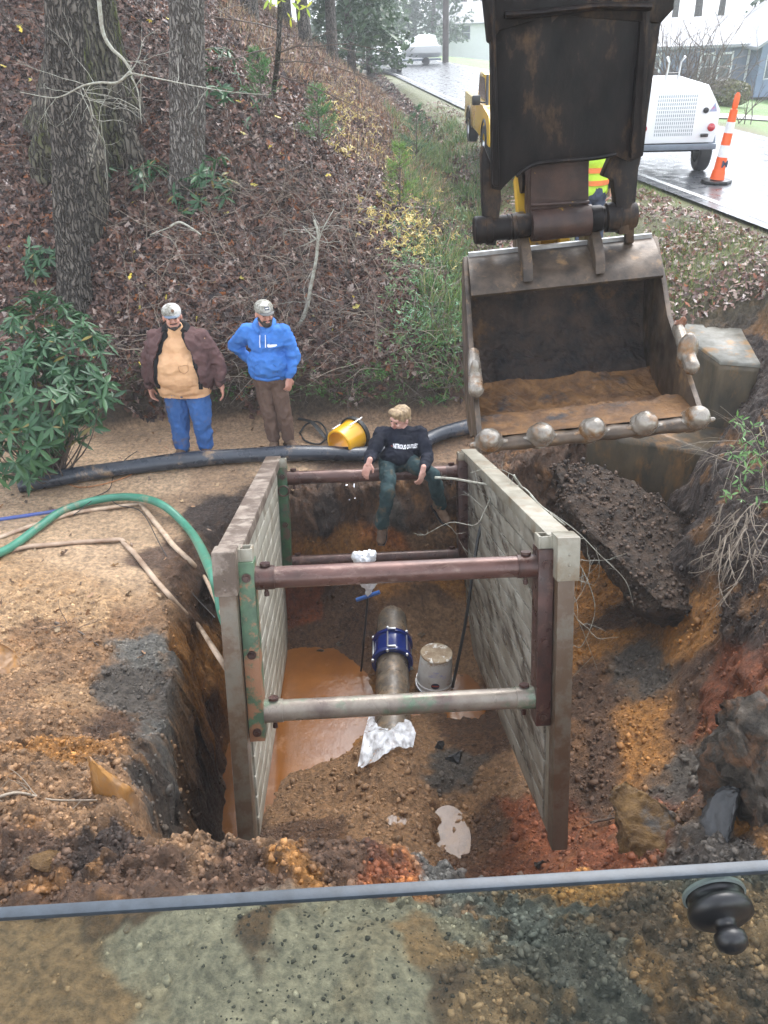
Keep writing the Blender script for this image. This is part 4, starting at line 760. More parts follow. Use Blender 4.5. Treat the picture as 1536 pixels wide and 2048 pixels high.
# bright top edge bar, cutting lip, side cutters
q = MB(); q.tube([bk(-.99, -.012, -.03), bk(.99, -.012, -.03)], .017, 4, True, 1, tw=R(45)); q.build('top_edge', pm('bare_steel', (.45, .46, .47), (.3, .3, .3), scale=9, rough=.3, metal=.6, bump=.2), bo_)
q = MB(); q.tube([bk(-1.01+2.02*i/20, Lm, -.01) for i in range(21)], [.043+.005*math.sin(i*2.2) for i in range(21)], 12, True, .8); q.build('cutting_edge', M_buck, bo_)
for k in range(5):
    x = -.95+k*.475*1.0; c = bk(x, Lm-.005, -.045); q = MB()
    me = remesh([('e', c, (.070, .068, .060)), ('c', c, .056, c-Dn*.040+E3*.075, .062), ('c', c+E3*.01, .040, c-Dn*.065+E3*.12, .046), ('e', c+(Dn*.01-E3*.03), (.058, .060, .052)), ('c', c-W3*.085+E3*.01+Dn*.01, .014, c+W3*.085+E3*.01+Dn*.01, .014)], .006, 4)
    vdisp(me, lambda a, nn: a+nn*(.006*fbm(a[:, 0]*20, a[:, 1]*20, a[:, 2]*20, 3, k))[:, None]); link('tooth', me, M_tooth, bo_)
for sd_, s0, s1 in ((1, .72, 1.02), (-1, .74, 1.02)):
    q = remesh([('c', bk(sd_*1.02, s0, -.02), .032, bk(sd_*1.03, s1, -.05), .042), ('e', bk(sd_*1.03, (s0+s1)/2+.04, -.05), (.055, .05, .10) if sd_ > 0 else (.030, .030, .09))], .007, 4); link('side_cutter', q, M_tooth, bo_)
link('mud_lump', rockmesh(bk(1.03, .70, -.03), (.055, .05, .045), 4, 4, .5), pm('red_mud', (.22, .09, .045), (.13, .055, .03), scale=14, rough=.6, bump=1, bscale=40), bo_)
for px0, px1 in ((1046, 1046), (1186, 1184)):     # ears welded on the hinge plate
    xx = ((at(px0, 540, D=4.7)-Tm).dot(W3)-skew*.1)/hwT; q = MB()
    outl = [(-.31, .02), (-.28, -.08), (-.20, -.115), (-.08, -.11), (.10, -.14), (.22, -.13), (.30, -.07), (.2, .0), (.0, .05), (-.08, .14), (-.2, .12), (-.29, .08)]
    vs = [bk(xx-.055/2/hwT*1, s_, e_) for s_, e_ in outl]+[bk(xx+.055/2/hwT, s_, e_) for s_, e_ in outl]; n = len(outl)
    q.add(vs, [tuple(range(n)), tuple(range(n, 2*n))[::-1]]+[(i, (i+1) % n, n+(i+1) % n, n+i) for i in range(n)]); q.build('ear', M_buck, bo_, bevel=.006)
# --- pin across the ears
PL_, PR_ = at(948, 461, D=4.60), at(1270, 430, D=4.60); ax = (PR_-PL_).normalized(); Lp = (PR_-PL_).length
q = MB(); q.lathe([(0, 0), (.070, 0), (.076, .006), (.076, .06), (.082, .064), (.082, .10), (.068, .104), (.068, .19), (.072, .192), (.072, .205), (.066, .207), (.066, .215), (.072, .217), (.072, .24), (.066, .245), (.066, Lp-.26), (.074, Lp-.26), (.074, Lp-.20), (.066, Lp-.195), (.066, Lp-.18), (.08, Lp-.17), (.085, Lp-.10), (.078, Lp-.095), (.078, Lp-.02), (.07, Lp), (0, Lp)], PL_, ax.to_track_quat('Z', 'Y').to_matrix(), 40)
q.build('bucket_pin', M_iron, ex)
# --- stick nose between the ears and link behind
def plate(name, px_poly, D0, th, m, parent, bev=.012, disp=None, slope=None, D2=None):
    pts = [at(a, b, D=(D0 if slope is None else D0+b*slope)) for a, b in px_poly]; n = len(pts); nn = (pts[1]-pts[0]).cross(pts[2]-pts[1]).normalized(); nn = nn if nn.y > 0 else -nn
    q = MB(); q.add([tuple(p) for p in pts]+[tuple(p+nn*th) for p in pts], [tuple(range(n)), tuple(range(n, 2*n))[::-1]]+[(i, (i+1) % n, n+(i+1) % n, n+i) for i in range(n)])
    return q.build(name, m, parent, bevel=bev)
SL = .5/450
stk = plate('stick', [(1040, -900), (1225, -900), (1195, 0), (1178, 345), (1178, 445), (1060, 455), (1062, 345), (1050, 0)], 4.02+.05, .26, M_iron2, ex, slope=SL)
q = MB(); a_, b_ = at(1062, 452, D=4.56), at(1178, 440, D=4.56); q.tube([a_, b_], .085, 28); q.build('nose_boss', M_iron2, stk)
q = MB(); a_, b_ = at(1062, 410, D=4.51), at(1178, 404, D=4.51); q.tube([a_, b_], .010, 8); q.build('weld_seam', M_iron2, stk)
lk = plate('bucket_link', [(1030, 350), (1058, 350), (1058, 470), (1040, 480)], 4.8, .08, M_ylw, ex)
q = MB(); q.tube([at(1040, 360, D=4.75), at(1075, 356, D=4.75)], .075, 24); q.build('link_boss', M_iron, lk)
q = MB(); q.tube([at(1100, 540, D=5.15), at(1098, 440, D=5.0), at(1095, 0, D=4.6), at(1095, -700, D=4.0)], .075, 24); cyl = q.build('bucket_cylinder', M_ylw, ex)
plate('cylinder_bracket', [(1052, 470), (1082, 470), (1082, 530), (1052, 530)], 4.95, .15, M_ylw, cyl); plate('cylinder_bracket', [(1118, 468), (1140, 468), (1142, 530), (1118, 530)], 4.95, .15, M_ylw, cyl)
# --- thumb: plate folded back against the stick, two arms down to the pin
th = plate('thumb', [(958, -420), (1372, -420), (1350, 0), (1346, 20), (1322, 47), (1318, 75), (1296, 230), (1287, 312), (1262, 325), (1228, 312), (1190, 316), (1110, 322), (1065, 336), (1032, 350), (1010, 372), (1002, 382), (983, 378), (980, 88), (974, 86), (965, 0)], 4.0, .05, M_iron, ex, .008, slope=SL)
for pl_, nm in (([(965, -420), (978, -420), (1000, 375), (986, 372), (982, 90), (966, 0)], 'edge_flange'), ([(1290, -420), (1318, -420), (1302, 60), (1282, 318), (1262, 318), (1280, 60)], 'edge_flange')):
    plate(nm, pl_, 3.955, .05, M_iron, th, .008, slope=SL)
plate('cross_plate', [(966, -120), (1350, -120), (1348, 18), (1322, 46), (1100, 30), (1000, 60), (979, 86), (974, 84), (965, 0)], 3.95, .03, M_iron, th, .006, slope=SL)
q = MB(); q.tube(catmull([at(1032, 352, D=4.35), at(1065, 330, D=4.33), at(1115, 322, D=4.32), at(1190, 316, D=4.31), at(1232, 308, D=4.30)], 6), .012, 8); q.build('weld_bead', M_iron, th)
q = MB(); q.tube([at(1010, 30, D=3.95), at(1080, 26, D=3.94), at(1200, 12, D=3.93), at(1300, 14, D=3.93)], .05, 12, True, .35); q.build('stiffener', M_iron, th)
plate('thumb_arm', [(968, 290), (1002, 378), (1003, 400), (992, 492), (998, 486), (1003, 486), (985, 494), (970, 480), (967, 400), (965, 320)][:4]+[(972, 490), (966, 400), (964, 310)], 4.06, .10, M_iron, th, .01, slope=SL)
plate('thumb_arm', [(1228, 300), (1285, 300), (1275, 350), (1262, 420), (1258, 468), (1238, 470), (1232, 400), (1226, 360), (1206, 352)], 4.06, .10, M_iron, th, .01, slope=SL)
plate('thumb_arm', [(1258, 330), (1278, 330), (1270, 420), (1268, 486), (1252, 488), (1252, 400)], 4.10, .05, M_iron, th, .006, slope=SL)
q = MB(); q.tube([bk(-.9, -.35, .35), bk(.9, -.35, .35)], .03, 12)
# --- cab window
g0, g1 = at(-700, 1873, D=.60), at(2300, 1688, D=.60); gd = (g1-g0).normalized(); dn = Vector((0, .06, -1)); dn = (dn-gd*dn.dot(gd)).normalized(); gn = gd.cross(dn); gn = gn if gn.y < 0 else -gn
def glass():
    m = bpy.data.materials.new('cab_glass'); m.use_nodes = True; t = m.node_tree; N = t.nodes; N.remove(N['Principled BSDF'])
    tr = N.new('ShaderNodeBsdfTransparent'); tr.inputs[0].default_value = (.62, .71, .64, 1)
    gl = N.new('ShaderNodeBsdfGlossy'); gl.inputs['Roughness'].default_value = .03; lw = N.new('ShaderNodeLayerWeight'); lw.inputs[0].default_value = .5; pw_ = N.new('ShaderNodeMath'); pw_.operation = 'POWER'; pw_.inputs[1].default_value = 5; L(t, lw.outputs['Facing'], pw_.inputs[0]); fr = N.new('ShaderNodeMath'); fr.operation = 'MULTIPLY_ADD'; fr.inputs[1].default_value = .9; fr.inputs[2].default_value = .05; L(t, pw_.outputs[0], fr.inputs[0])
    df = N.new('ShaderNodeBsdfDiffuse'); df.inputs[0].default_value = (.20, .24, .21, 1)
    tc = N.new('ShaderNodeTexCoord'); nz = N.new('ShaderNodeTexNoise'); nz.inputs['Scale'].default_value = 9; nz.inputs['Detail'].default_value = 6; L(t, tc.outputs['Object'], nz.inputs[0])
    mr = N.new('ShaderNodeMapRange'); mr.inputs[1].default_value = .3; mr.inputs[2].default_value = .8; mr.inputs[3].default_value = .03; mr.inputs[4].default_value = .10; L(t, nz.outputs[0], mr.inputs[0])
    m1 = N.new('ShaderNodeMixShader'); L(t, mr.outputs[0], m1.inputs[0]); L(t, tr.outputs[0], m1.inputs[1]); L(t, df.outputs[0], m1.inputs[2])
    m2 = N.new('ShaderNodeMixShader'); L(t, fr.outputs[0], m2.inputs[0]); L(t, m1.outputs[0], m2.inputs[1]); L(t, gl.outputs[0], m2.inputs[2]); L(t, m2.outputs[0], N['Material Output'].inputs[0]); return m
q = MB(); wd = (g1-g0).length; GR_ = Matrix((gd, gn, dn)).transposed(); gc = (g0+g1)/2
q.add([tuple(g0), tuple(g1), tuple(g1+dn*.62), tuple(g0+dn*.62)], [(0, 1, 2, 3)]); pane = q.build('window_pane', glass(), ex, auto=False)
q = MB(); q.box(gc+dn*-.001, (wd, .009, .0055), GR_, ch=.0015); q.build('window_rail', pm('grey_seal', (.045, .058, .072), (.028, .036, .045), scale=60, rough=.38, bump=.2, bscale=200, bdist=.001), pane)
q = MB(); q.box(gc+dn*.63, (wd+.1, .05, .05), GR_, ch=.006)
for p in (g0, g1): q.box(p+dn*.2, (.05, .05, 1.2), GR_, ch=.006)
q.build('window_frame', pm('cab_frame', (.03, .03, .032), rough=.5), pane)
q = MB(); q.box(Vector((gc.x, -.45, 3.30)), (1.3, 1.5, .04), None, ch=.005); q.build('unseen_cab_floor', pm('rubber_mat', (.02, .02, .021), rough=.8, bump=.4), ex)  # unseen floor, added so the pane mirrors something dark
q = MB(); q.box(Vector((gc.x, -.75, 3.62)), (.5, .5, .16), None, ch=.04); q.box(Vector((gc.x, -1.02, 4.05)), (.5, .14, .8), None, ch=.04); q.build('seat', pm('seat_cloth', (.03, .03, .032), rough=.9, bump=.4), ex)
kc = at(1440, 1822, D=.605); kc = kc-gn*((kc-g0).dot(gn)); q = MB(); rk = gn.to_track_quat('Z', 'Y').to_matrix()
M_bkp = pm('black_plastic', (.012, .012, .013), rough=.35, bump=.05, bscale=200)
q.lathe([(0, 0), (.021, 0), (.022, .003), (.021, .007), (.020, .010), (.0235, .012), (.0245, .015), (.0240, .019), (.018, .0225), (.010, .024), (.0080, .026), (.0075, .029), (.009, .031), (.0115, .033), (.012, .037), (.011, .041), (.007, .044), (0, .045)], kc, rk, 48)
kn = q.build('latch_knob', M_bkp, pane, smooth=True)
q = MB(); q.lathe([(.0215, .0005), (.0238, .0008), (.0242, .0035), (.0222, .0045)], kc, rk, 48); q.build('washer', pm('grey_washer', (.16, .19, .18), rough=.4), kn)
# ================================================================== ROAD, LINES, LAWN THINGS
M_asph = pm('wet_asphalt', (.085, .088, .094), (.060, .063, .068), scale=3, rough=.42, rough2=.2, bump=.03, bscale=120, bdist=.002, spec=.6, detail=4)
M_line = pm('line_paint', (.75, .75, .72), (.6, .6, .57), scale=30, rough=.4, rough2=.15, bump=.1)
def strip(name, o0, w_, dz, m, y0=6, y1=420, wf=None):
    yy = np.r_[np.arange(y0, 60, .5), np.geomspace(60, y1, 60)]; xl = road_x(yy)+o0; xr = xl+(w_ if wf is None else wf(yy)); z_ = roadz(yy)+dz
    v = np.stack([np.r_[xl, xr], np.r_[yy, yy], np.r_[z_, z_]], -1); n = len(yy); f = np.array([(i, n+i, n+i+1, i+1) for i in range(n-1)])
    return tag(link(name, np_mesh(name, v, f), m, None, False), kind='structure')
strip('road', -.05, 0, 0, M_asph, wf=lambda y: road_w(y)+.1)
strip('edge_line', .16, .11, .004, M_line); 
strip('edge_line', 0, .10, .004, M_line, wf=None).location.x = 0
bpy.data.objects['edge_line.001'].data.vertices.foreach_set('co', bpy.data.objects['edge_line.001'].data.vertices and np.concatenate([np.stack([road_x(yy_)+road_w(yy_)-.25+dx_, yy_, roadz(yy_)+.004], -1) for dx_ in (0, .1) for yy_ in [np.r_[np.arange(6, 60, .5), np.geomspace(60, 420, 60)]]]).astype(np.float32).ravel())
# ================================================================== VEGETATION HELPERS
M_leaf = leafmat('leaf', .38, .2); M_dead = leafmat('dead_leaf', .36, .08, .4); M_need = leafmat('needle', .5, .3)
def barkmat(name, c1, c2, sc, moss, mt, zs=.2):
    m = pm(name, c1, tuple(q*.72 for q in c1), scale=sc*.8, rough=.8, bump=0, stretch=(1, 1, zs), c3=moss, c3s=1.3, c3t=mt, spec=.25)
    t = m.node_tree; N = t.nodes; b = N['Principled BSDF']; old = b.inputs['Base Color'].links[0].from_socket
    tc = N.new('ShaderNodeTexCoord'); nz = N.new('ShaderNodeTexNoise'); nz.inputs['Scale'].default_value = 5; nz.inputs['Detail'].default_value = 4; L(t, tc.outputs['Object'], nz.inputs[0])
    ad = N.new('ShaderNodeMix'); ad.data_type = 'RGBA'; ad.blend_type = 'LINEAR_LIGHT'; ad.inputs[0].default_value = .09; L(t, tc.outputs['Object'], ad.inputs[6]); L(t, nz.outputs['Color'], ad.inputs[7])
    mp = N.new('ShaderNodeMapping'); mp.inputs['Scale'].default_value = (1, 1, zs); L(t, ad.outputs[2], mp.inputs[0])
    vo = N.new('ShaderNodeTexVoronoi'); vo.feature = 'DISTANCE_TO_EDGE'; vo.inputs['Scale'].default_value = sc; L(t, mp.outputs[0], vo.inputs['Vector'])
    mr = N.new('ShaderNodeMapRange'); mr.inputs[1].default_value = .02; mr.inputs[2].default_value = .22; L(t, vo.outputs['Distance'], mr.inputs[0])
    mx = N.new('ShaderNodeMix'); mx.data_type = 'RGBA'; L(t, mr.outputs[0], mx.inputs[0]); mx.inputs[6].default_value = (*c2, 1); L(t, old, mx.inputs[7]); L(t, mx.outputs[2], b.inputs['Base Color'])
    n2 = N.new('ShaderNodeTexNoise'); n2.inputs['Scale'].default_value = 60; n2.inputs['Detail'].default_value = 6; L(t, tc.outputs['Object'], n2.inputs[0]); am = N.new('ShaderNodeMath'); am.operation = 'MULTIPLY_ADD'; am.inputs[1].default_value = .35; L(t, n2.outputs[0], am.inputs[0]); L(t, mr.outputs[0], am.inputs[2])
    bp = N.new('ShaderNodeBump'); bp.inputs['Strength'].default_value = 1; bp.inputs['Distance'].default_value = .035; L(t, am.outputs[0], bp.inputs['Height']); L(t, bp.outputs[0], b.inputs['Normal']); return m
M_bark = barkmat('bark', (.19, .165, .14), (.035, .029, .023), 25, (.06, .075, .025), (.60, .72))
M_bark2 = barkmat('pale_bark', (.33, .30, .265), (.09, .075, .063), 28, (.22, .2, .17), (.5, .7), .16)
M_bark3 = barkmat('mossy_bark', (.20, .175, .14), (.04, .033, .026), 16, (.075, .085, .018), (.50, .62), .2)
M_twig = pm('twig', (.14, .105, .08), (.07, .052, .042), scale=20, rough=.6, bump=.2)
M_lich = pm('lichen_twig', (.42, .43, .36), (.20, .17, .13), scale=22, rough=.6, bump=.5, bscale=60)
def trunk(base, top, r0, r1, flare=1.7, n=120, k=260, seed=0, amp=.03, ridge=26, lobes=6, fh=.9, drop=.5):
    base, top = Vector(base), Vector(top); ln = (top-base).length; d = (top-base)/ln; a = d.cross(Vector((0, 1, 0))).normalized(); b = d.cross(a)
    T, G = np.meshgrid(np.linspace(0, 1, k), np.linspace(0, 2*np.pi, n, False), indexing='ij'); h = T*ln
    fl = 1+(flare-1)*np.exp(-np.maximum(h-drop, 0)/fh*2.2)*(.65+.35*np.cos(G*lobes+seed)+.3*np.cos(G*3+1))
    r = (r0+(r1-r0)*T)*fl
    warp = .5*fbm(np.cos(G)*3, np.sin(G)*3, h*1.2, 3, seed)
    rid = np.abs(np.sin((G*ridge/2+warp*6+1.1*fbm(np.cos(G)*5, np.sin(G)*5, h*2.5, 3, seed+5)*3)))
    brk = ss(-.1, .5, fbm(np.cos(G)*8, np.sin(G)*8, h*7, 3, seed+9))
    r = r+(amp*r0*4.2)*(rid**.6-.6)*(1-.5*brk)+amp*.8*fbm(np.cos(G)*2, np.sin(G)*2, h*1.3, 3, seed+3)
    bend = .05*ln*np.sin(T*2.4+seed)*.3
    cx, sx = np.cos(G), np.sin(G)
    P = [base[i]+d[i]*h+(a[i]*cx+b[i]*sx)*r+a[i]*bend for i in range(3)]
    V = np.stack(P, -1).reshape(-1, 3); I_ = np.arange(k*n).reshape(k, n); f = np.stack([I_[:-1], np.roll(I_, -1, 1)[:-1], np.roll(I_, -1, 1)[1:], I_[1:]], -1).reshape(-1, 4)
    return np_mesh('trunk', V, f)
def branch_pts(p, d, ln, rg, wig=.25, n=7, droop=0):
    P = [Vector(p)]; d = Vector(d).normalized()
    for i in range(n):
        d = (d+Vector((rg.gauss(0, wig), rg.gauss(0, wig), rg.gauss(0, wig)-droop))*.6).normalized(); P.append(P[-1]+d*ln/n)
    return P
def twiggy(q, p, d, ln, r, rg, depth=2, wig=.25, droop=0, kids=3, n=5):
    P = branch_pts(p, d, ln, rg, wig, 6, droop); q.tube(P, [r*(1-.8*i/6)+.0006 for i in range(7)], n, False)
    if depth:
        for _ in range(kids):
            i = rg.randint(1, 5); dd = (P[i+1]-P[i]).normalized()+Vector((rg.gauss(0, .6), rg.gauss(0, .6), rg.gauss(0, .5))); twiggy(q, P[i], dd, ln*rg.uniform(.3, .6), r*.5, rg, depth-1, wig, droop, kids, max(3, n-1))
    return P
# broad pointed leaf (rhododendron), oak leaf litter, grass blade, leaf clump
RH = np.array([(0, 0, 0), (.30, .105, -.0), (.62, .12, -.03), (1, 0, -.10), (.62, -.12, -.03), (.30, -.105, 0), (.3, 0, -.03), (.62, 0, -.06)]); RHF = [(0, 1, 6, 6), (1, 2, 7, 6), (2, 3, 7, 7), (0, 6, 5, 5), (6, 7, 4, 5), (7, 3, 4, 4)]
RHF3 = [(0, 6, 1), (1, 6, 7), (1, 7, 2), (2, 7, 3), (0, 5, 6), (5, 4, 7), (5, 7, 6), (4, 3, 7)]
def whorls(name, C, Nn, k, size, colA, colB, m, parent, rg, down=.25, label=None, cat=None, kind=None):
    n = len(C); ps = np.repeat(C, k, 0); ax_ = np.repeat(Nn/np.linalg.norm(Nn, axis=1)[:, None], k, 0)
    ang = np.tile(np.arange(k)*2*np.pi/k, n)+rg.normal(0, .25, n*k)+np.repeat(rg.uniform(0, 6.28, n), k)
    t, b = basis(ax_, ang); out_ = t+ax_*(rg.uniform(-down-.3, .35, n*k)[:, None]); out_ /= np.linalg.norm(out_, axis=1)[:, None]
    side = np.cross(ax_, out_); side /= np.linalg.norm(side, axis=1)[:, None]; up = np.cross(out_, side)
    s = size*rg.uniform(.35, 1.2, n*k); V = ps[:, None]+s[:, None, None]*(RH[None, :, 0:1]*out_[:, None]+RH[None, :, 1:2]*side[:, None]+RH[None, :, 2:3]*up[:, None]*rg.uniform(.5, 2.5, (n*k, 1, 1)))
    F = (np.array(RHF3)[None]+np.arange(n*k)[:, None, None]*8).reshape(-1, 3); mixv = rg.uniform(0, 1, (n*k, 1))
    c = np.array(colA)*(1-mixv)+np.array(colB)*mixv; c = np.where(rg.uniform(0, 1, (n*k, 1)) < .03, np.array([[.25, .2, .06]]), c)
    return tag(link(name, np_mesh(name, V.reshape(-1, 3), F, np.repeat(c, 8, 0)), m, parent, smooth=True), label, cat, None, kind)
# ---------------------------------------------------------------- leaf litter on the hill and verge
OAK = np.array([(-.5, 0, 0), (-.28, .22, .10), (-.10, .12, .02), (.08, .30, .14), (.26, .13, .03), (.5, .04, .10), (.26, -.15, .03), (.06, -.30, .12), (-.12, -.12, .02), (-.3, -.2, .09)])
OAKF = [(0, 1, 2), (0, 2, 8), (0, 8, 9), (2, 3, 4), (2, 4, 8), (8, 4, 6), (8, 6, 7), (4, 5, 6)]
def litter(name, n, lo, hi, wfun, smin, smax, seed, pal, pw, m=None, tilt=.55, lift=.02):
    rg = np.random.default_rng(seed); x = rg.uniform(lo[0], hi[0], n*5); t = rg.uniform(0, 1, n*5); y = lo[1]*(hi[1]/lo[1])**t
    x = x*(y/lo[1])**.6; j, i = gidx(x, y); w_ = wfun(j, i, x, y); k = rg.uniform(0, 1, len(x)) < w_; x, y, j, i = x[k][:n], y[k][:n], j[k][:n], i[k][:n]; n = len(x)
    N_ = gnorm(x, y); tm = np.broadcast_to(OAK, (n, 10, 3)).copy(); tm[:, :, 2] *= rg.uniform(-1.5, 2.5, (n, 1)); tm[:, :, 1] *= rg.uniform(.6, 1.2, (n, 1))
    pal = np.array(pal); c = pal[rg.choice(len(pal), n, p=np.array(pw)/sum(pw))]*rg.uniform(.6, 1.4, (n, 1))
    return scatter(name, np.stack([x, y, zi(x, y)+lift*rg.uniform(.2, 1.5, n)], -1), N_, rg.uniform(smin, smax, n), tm, OAKF, c, m or M_dead, kind='stuff', tilt=tilt, smooth=True)
PAL = [(.115, .058, .040), (.155, .080, .055), (.075, .042, .034), (.20, .12, .09), (.30, .22, .18), (.24, .085, .03), (.045, .03, .026), (.40, .32, .28)]
PW = [5, 5, 4, 3, 1.6, 1.0, 3, .7]
hillw = lambda j, i, x, y: (Kg['b'][j, i] > .12)*(x < ditch_x(y)+.5)*1.0
litter('leaf_litter', 52000, (-4.6, 9.3), (1.6, 19), hillw, .085, .165, 21, PAL, PW)
litter('far_leaf_litter', 32000, (-4.5, 16), (2.6, 48), hillw, .12, .24, 22, PAL, PW)
vergew = lambda j, i, x, y: (Kg['b'][j, i] > .4)*(x > ditch_x(y)-.2)*(x < road_x(y)-.25)*np.clip(.62+1.1*fbm(x*1.2, y*1.2, 0, 3, 66), .08, 1)
litter('verge_leaves', 15000, (-1.0, 8.4), (6.5, 30), vergew, .05, .11, 23, [(.24, .15, .12), (.34, .25, .21), (.16, .08, .055), (.28, .10, .05), (.10, .06, .05), (.5, .42, .38)], [4, 3, 4, 1.4, 2, 1], lift=.03)
litter('fallen_leaves', 170, (-4.0, 4.6), (1.2, 9.2), lambda j, i, x, y: (Kg['m'][j, i] < .3)*1.0, .05, .10, 24, [(.30, .17, .09), (.13, .08, .05), (.4, .28, .16)], [2, 2, 1], lift=.02)
litter('yellow_leaves', 130, (-4.4, 9.4), (1.0, 16), hillw, .08, .12, 25, [(.62, .48, .06), (.5, .42, .10)], [1, 1], lift=.05)
# ---------------------------------------------------------------- grass, straw, brush
BL = np.array([(-.018, 0, 0), (.018, 0, 0), (.012, .04, .5), (-.012, .04, .5), (0, .16, 1)]); BLF = [(0, 1, 2), (0, 2, 3), (3, 2, 4)]
def blades(name, n, lo, hi, wfun, smin, smax, seed, pal, tilt=.28, wd=1., ybias=.6, m=None):
    rg = np.random.default_rng(seed); x = rg.uniform(lo[0], hi[0], n*6); y = lo[1]*(hi[1]/lo[1])**rg.uniform(0, 1, n*6); x = x*(y/lo[1])**ybias
    j, i = gidx(x, y); k = rg.uniform(0, 1, len(x)) < wfun(j, i, x, y); x, y, j, i = x[k][:n], y[k][:n], j[k][:n], i[k][:n]; n = len(x)
    tm = np.broadcast_to(BL, (n, 5, 3)).copy(); tm[:, :, 0] *= wd; tm[:, :, 1] *= rg.uniform(.5, 3.2, (n, 1)); pal = np.array(pal); c = pal[rg.integers(0, len(pal), n)]*rg.uniform(.7, 1.3, (n, 1))
    return scatter(name, np.stack([x, y, zi(x, y)-.01], -1), np.tile([[0, 0, 1.]], (n, 1)), rg.uniform(smin, smax, n), tm, BLF, c, m or M_leaf, kind='stuff', tilt=tilt, smooth=False)
GRN = [(.11, .20, .04), (.16, .26, .06), (.22, .28, .08), (.30, .28, .12)]
blades('verge_grass', 26000, (-.8, 8.6), (6.4, 28), lambda j, i, x, y: (Kg['b'][j, i] > .4)*(x > ditch_x(y))*(x < road_x(y)-.15)*np.clip(.25+1.8*fbm(x*.9, y*.9, 0, 3, 67), .03, 1), .05, .14, 31, GRN, wd=1.6)
blades('dry_grass', 9000, (-2.2, 12), (1.6, 46), lambda j, i, x, y: (x < ditch_x(y)-.1)*(x > ditch_x(y)-4.8)*ss(11, 17, y+x*.8)*np.clip(.45+1.6*fbm(x*.8, y*.8, 0, 3, 68), .05, 1), .12, .36, 32, [(.36, .19, .09), (.44, .27, .15), (.28, .14, .07), (.48, .38, .22), (.24, .20, .10)], tilt=.4, wd=1.1)
blades('ditch_weeds', 13000, (-1.2, 9.3), (1.6, 26), lambda j, i, x, y: (np.abs(x-ditch_x(y)+.1) < 1.0)*np.clip(.5+1.5*fbm(x*1.3, y*1.3, 0, 3, 69), .1, 1), .10, .34, 33, [(.08, .16, .04), (.14, .22, .06), (.10, .20, .08), (.26, .24, .10), (.20, .26, .10)], tilt=.5, wd=2.2)
blades('lawn_grass', 16000, (7.2, 15), (14, 34), lambda j, i, x, y: (x > road_x(y)+road_w(y)+.35)*1.0, .05, .12, 34, [(.16, .32, .07), (.20, .38, .09), (.26, .40, .12)], wd=2.2, ybias=1)
def sticks(name, n, seed, reg, m, rad=(.002, .006), ln=(.3, 1.1), curve=.3, up=.5, kids=0):
    rg = random.Random(seed); q = MB(); k = 0; t_ = 0
    while k < n and t_ < n*12:
        t_ += 1; px, py = rg.uniform(reg[0], reg[2]), rg.uniform(reg[1], reg[3]); hh = hit(px, py, 4, 40)
        if hh is None or hh.y < 9.0: continue
        k += 1; d = Vector((rg.gauss(0, 1), rg.gauss(-.2, .7), abs(rg.gauss(up, .6)))).normalized(); twiggy(q, hh+Vector((0, 0, .02)), d, rg.uniform(*ln), rg.uniform(*rad), rg, 1 if kids else 0, curve, .06, kids or 0, 4)
    o = link(name, q.mesh(), m); return tag(o, kind='stuff')
sticks('dry_brush', 420, 41, (430, 330, 940, 800), M_twig, (.0025, .007), (.4, 1.2), .3, .3, 2)
sticks('dry_brush', 420, 42, (250, 380, 900, 760), pm('pale_twig', (.34, .28, .21), (.2, .16, .12), scale=20, rough=.6), (.002, .006), (.3, 1.0), .3, .2, 1)
sticks('dry_brush', 260, 43, (0, 30, 760, 420), M_twig, (.003, .008), (.5, 1.5), .2, .8, 2)
sticks('hanging_roots', 150, 44, (0, 740, 930, 815), M_twig, (.0025, .007), (.3, .8), .4, -.6, 1)
# ferns and low green leaves along the undercut bank
def leafy(name, spots, size, nper, spread, pal, label, cat, seed, parent=None, kind=None, group=None):
    rg = np.random.default_rng(seed); P = []; 
    for (px, py) in spots:
        h_ = hit(px, py)
        if h_ is None: continue
        p = rg.normal(0, 1, (nper, 3))*spread; p[:, 2] = np.abs(p[:, 2]); P.append(np.array(h_)+p)
    P = np.concatenate(P); return whorls(name, P, rg.normal(0, .6, P.shape)+np.array([0, -.5, 1]), 4, size, pal[0], pal[1], M_leaf, parent, rg, label=label, cat=cat, kind=kind)
rs = random.Random(3)
leafy('bank_plants', [(rs.uniform(430, 940), rs.uniform(735, 800)) for _ in range(60)], .05, 14, np.array([.12, .08, .06]), ((.04, .13, .02), (.10, .22, .05)), None, None, 1, kind='stuff')
leafy('bank_plants', [(rs.uniform(0, 430), rs.uniform(720, 800)) for _ in range(30)], .05, 8, np.array([.12, .08, .06]), ((.03, .10, .02), (.08, .15, .04)), None, None, 2, kind='stuff')
leafy('ditch_herbs', [(rs.uniform(780, 930), rs.uniform(420, 760)) for _ in range(90)], .06, 12, np.array([.12, .12, .12]), ((.05, .15, .04), (.16, .28, .10)), None, None, 3, kind='stuff')
leafy('yellow_herbs', [(rs.gauss(820, 45), rs.gauss(440, 45)) for _ in range(34)]+[(rs.gauss(690, 30), rs.gauss(250, 40)) for _ in range(26)], .07, 14, np.array([.14, .14, .14]), ((.50, .36, .08), (.62, .50, .16)), None, None, 4, kind='stuff')
leafy('pale_herbs', [(rs.gauss(850, 25), rs.gauss(640, 15)) for _ in range(12)]+[(rs.gauss(905, 10), rs.gauss(680, 30)) for _ in range(6)], .05, 14, np.array([.12, .1, .1]), ((.18, .36, .20), (.28, .46, .30)), None, None, 6, kind='stuff')
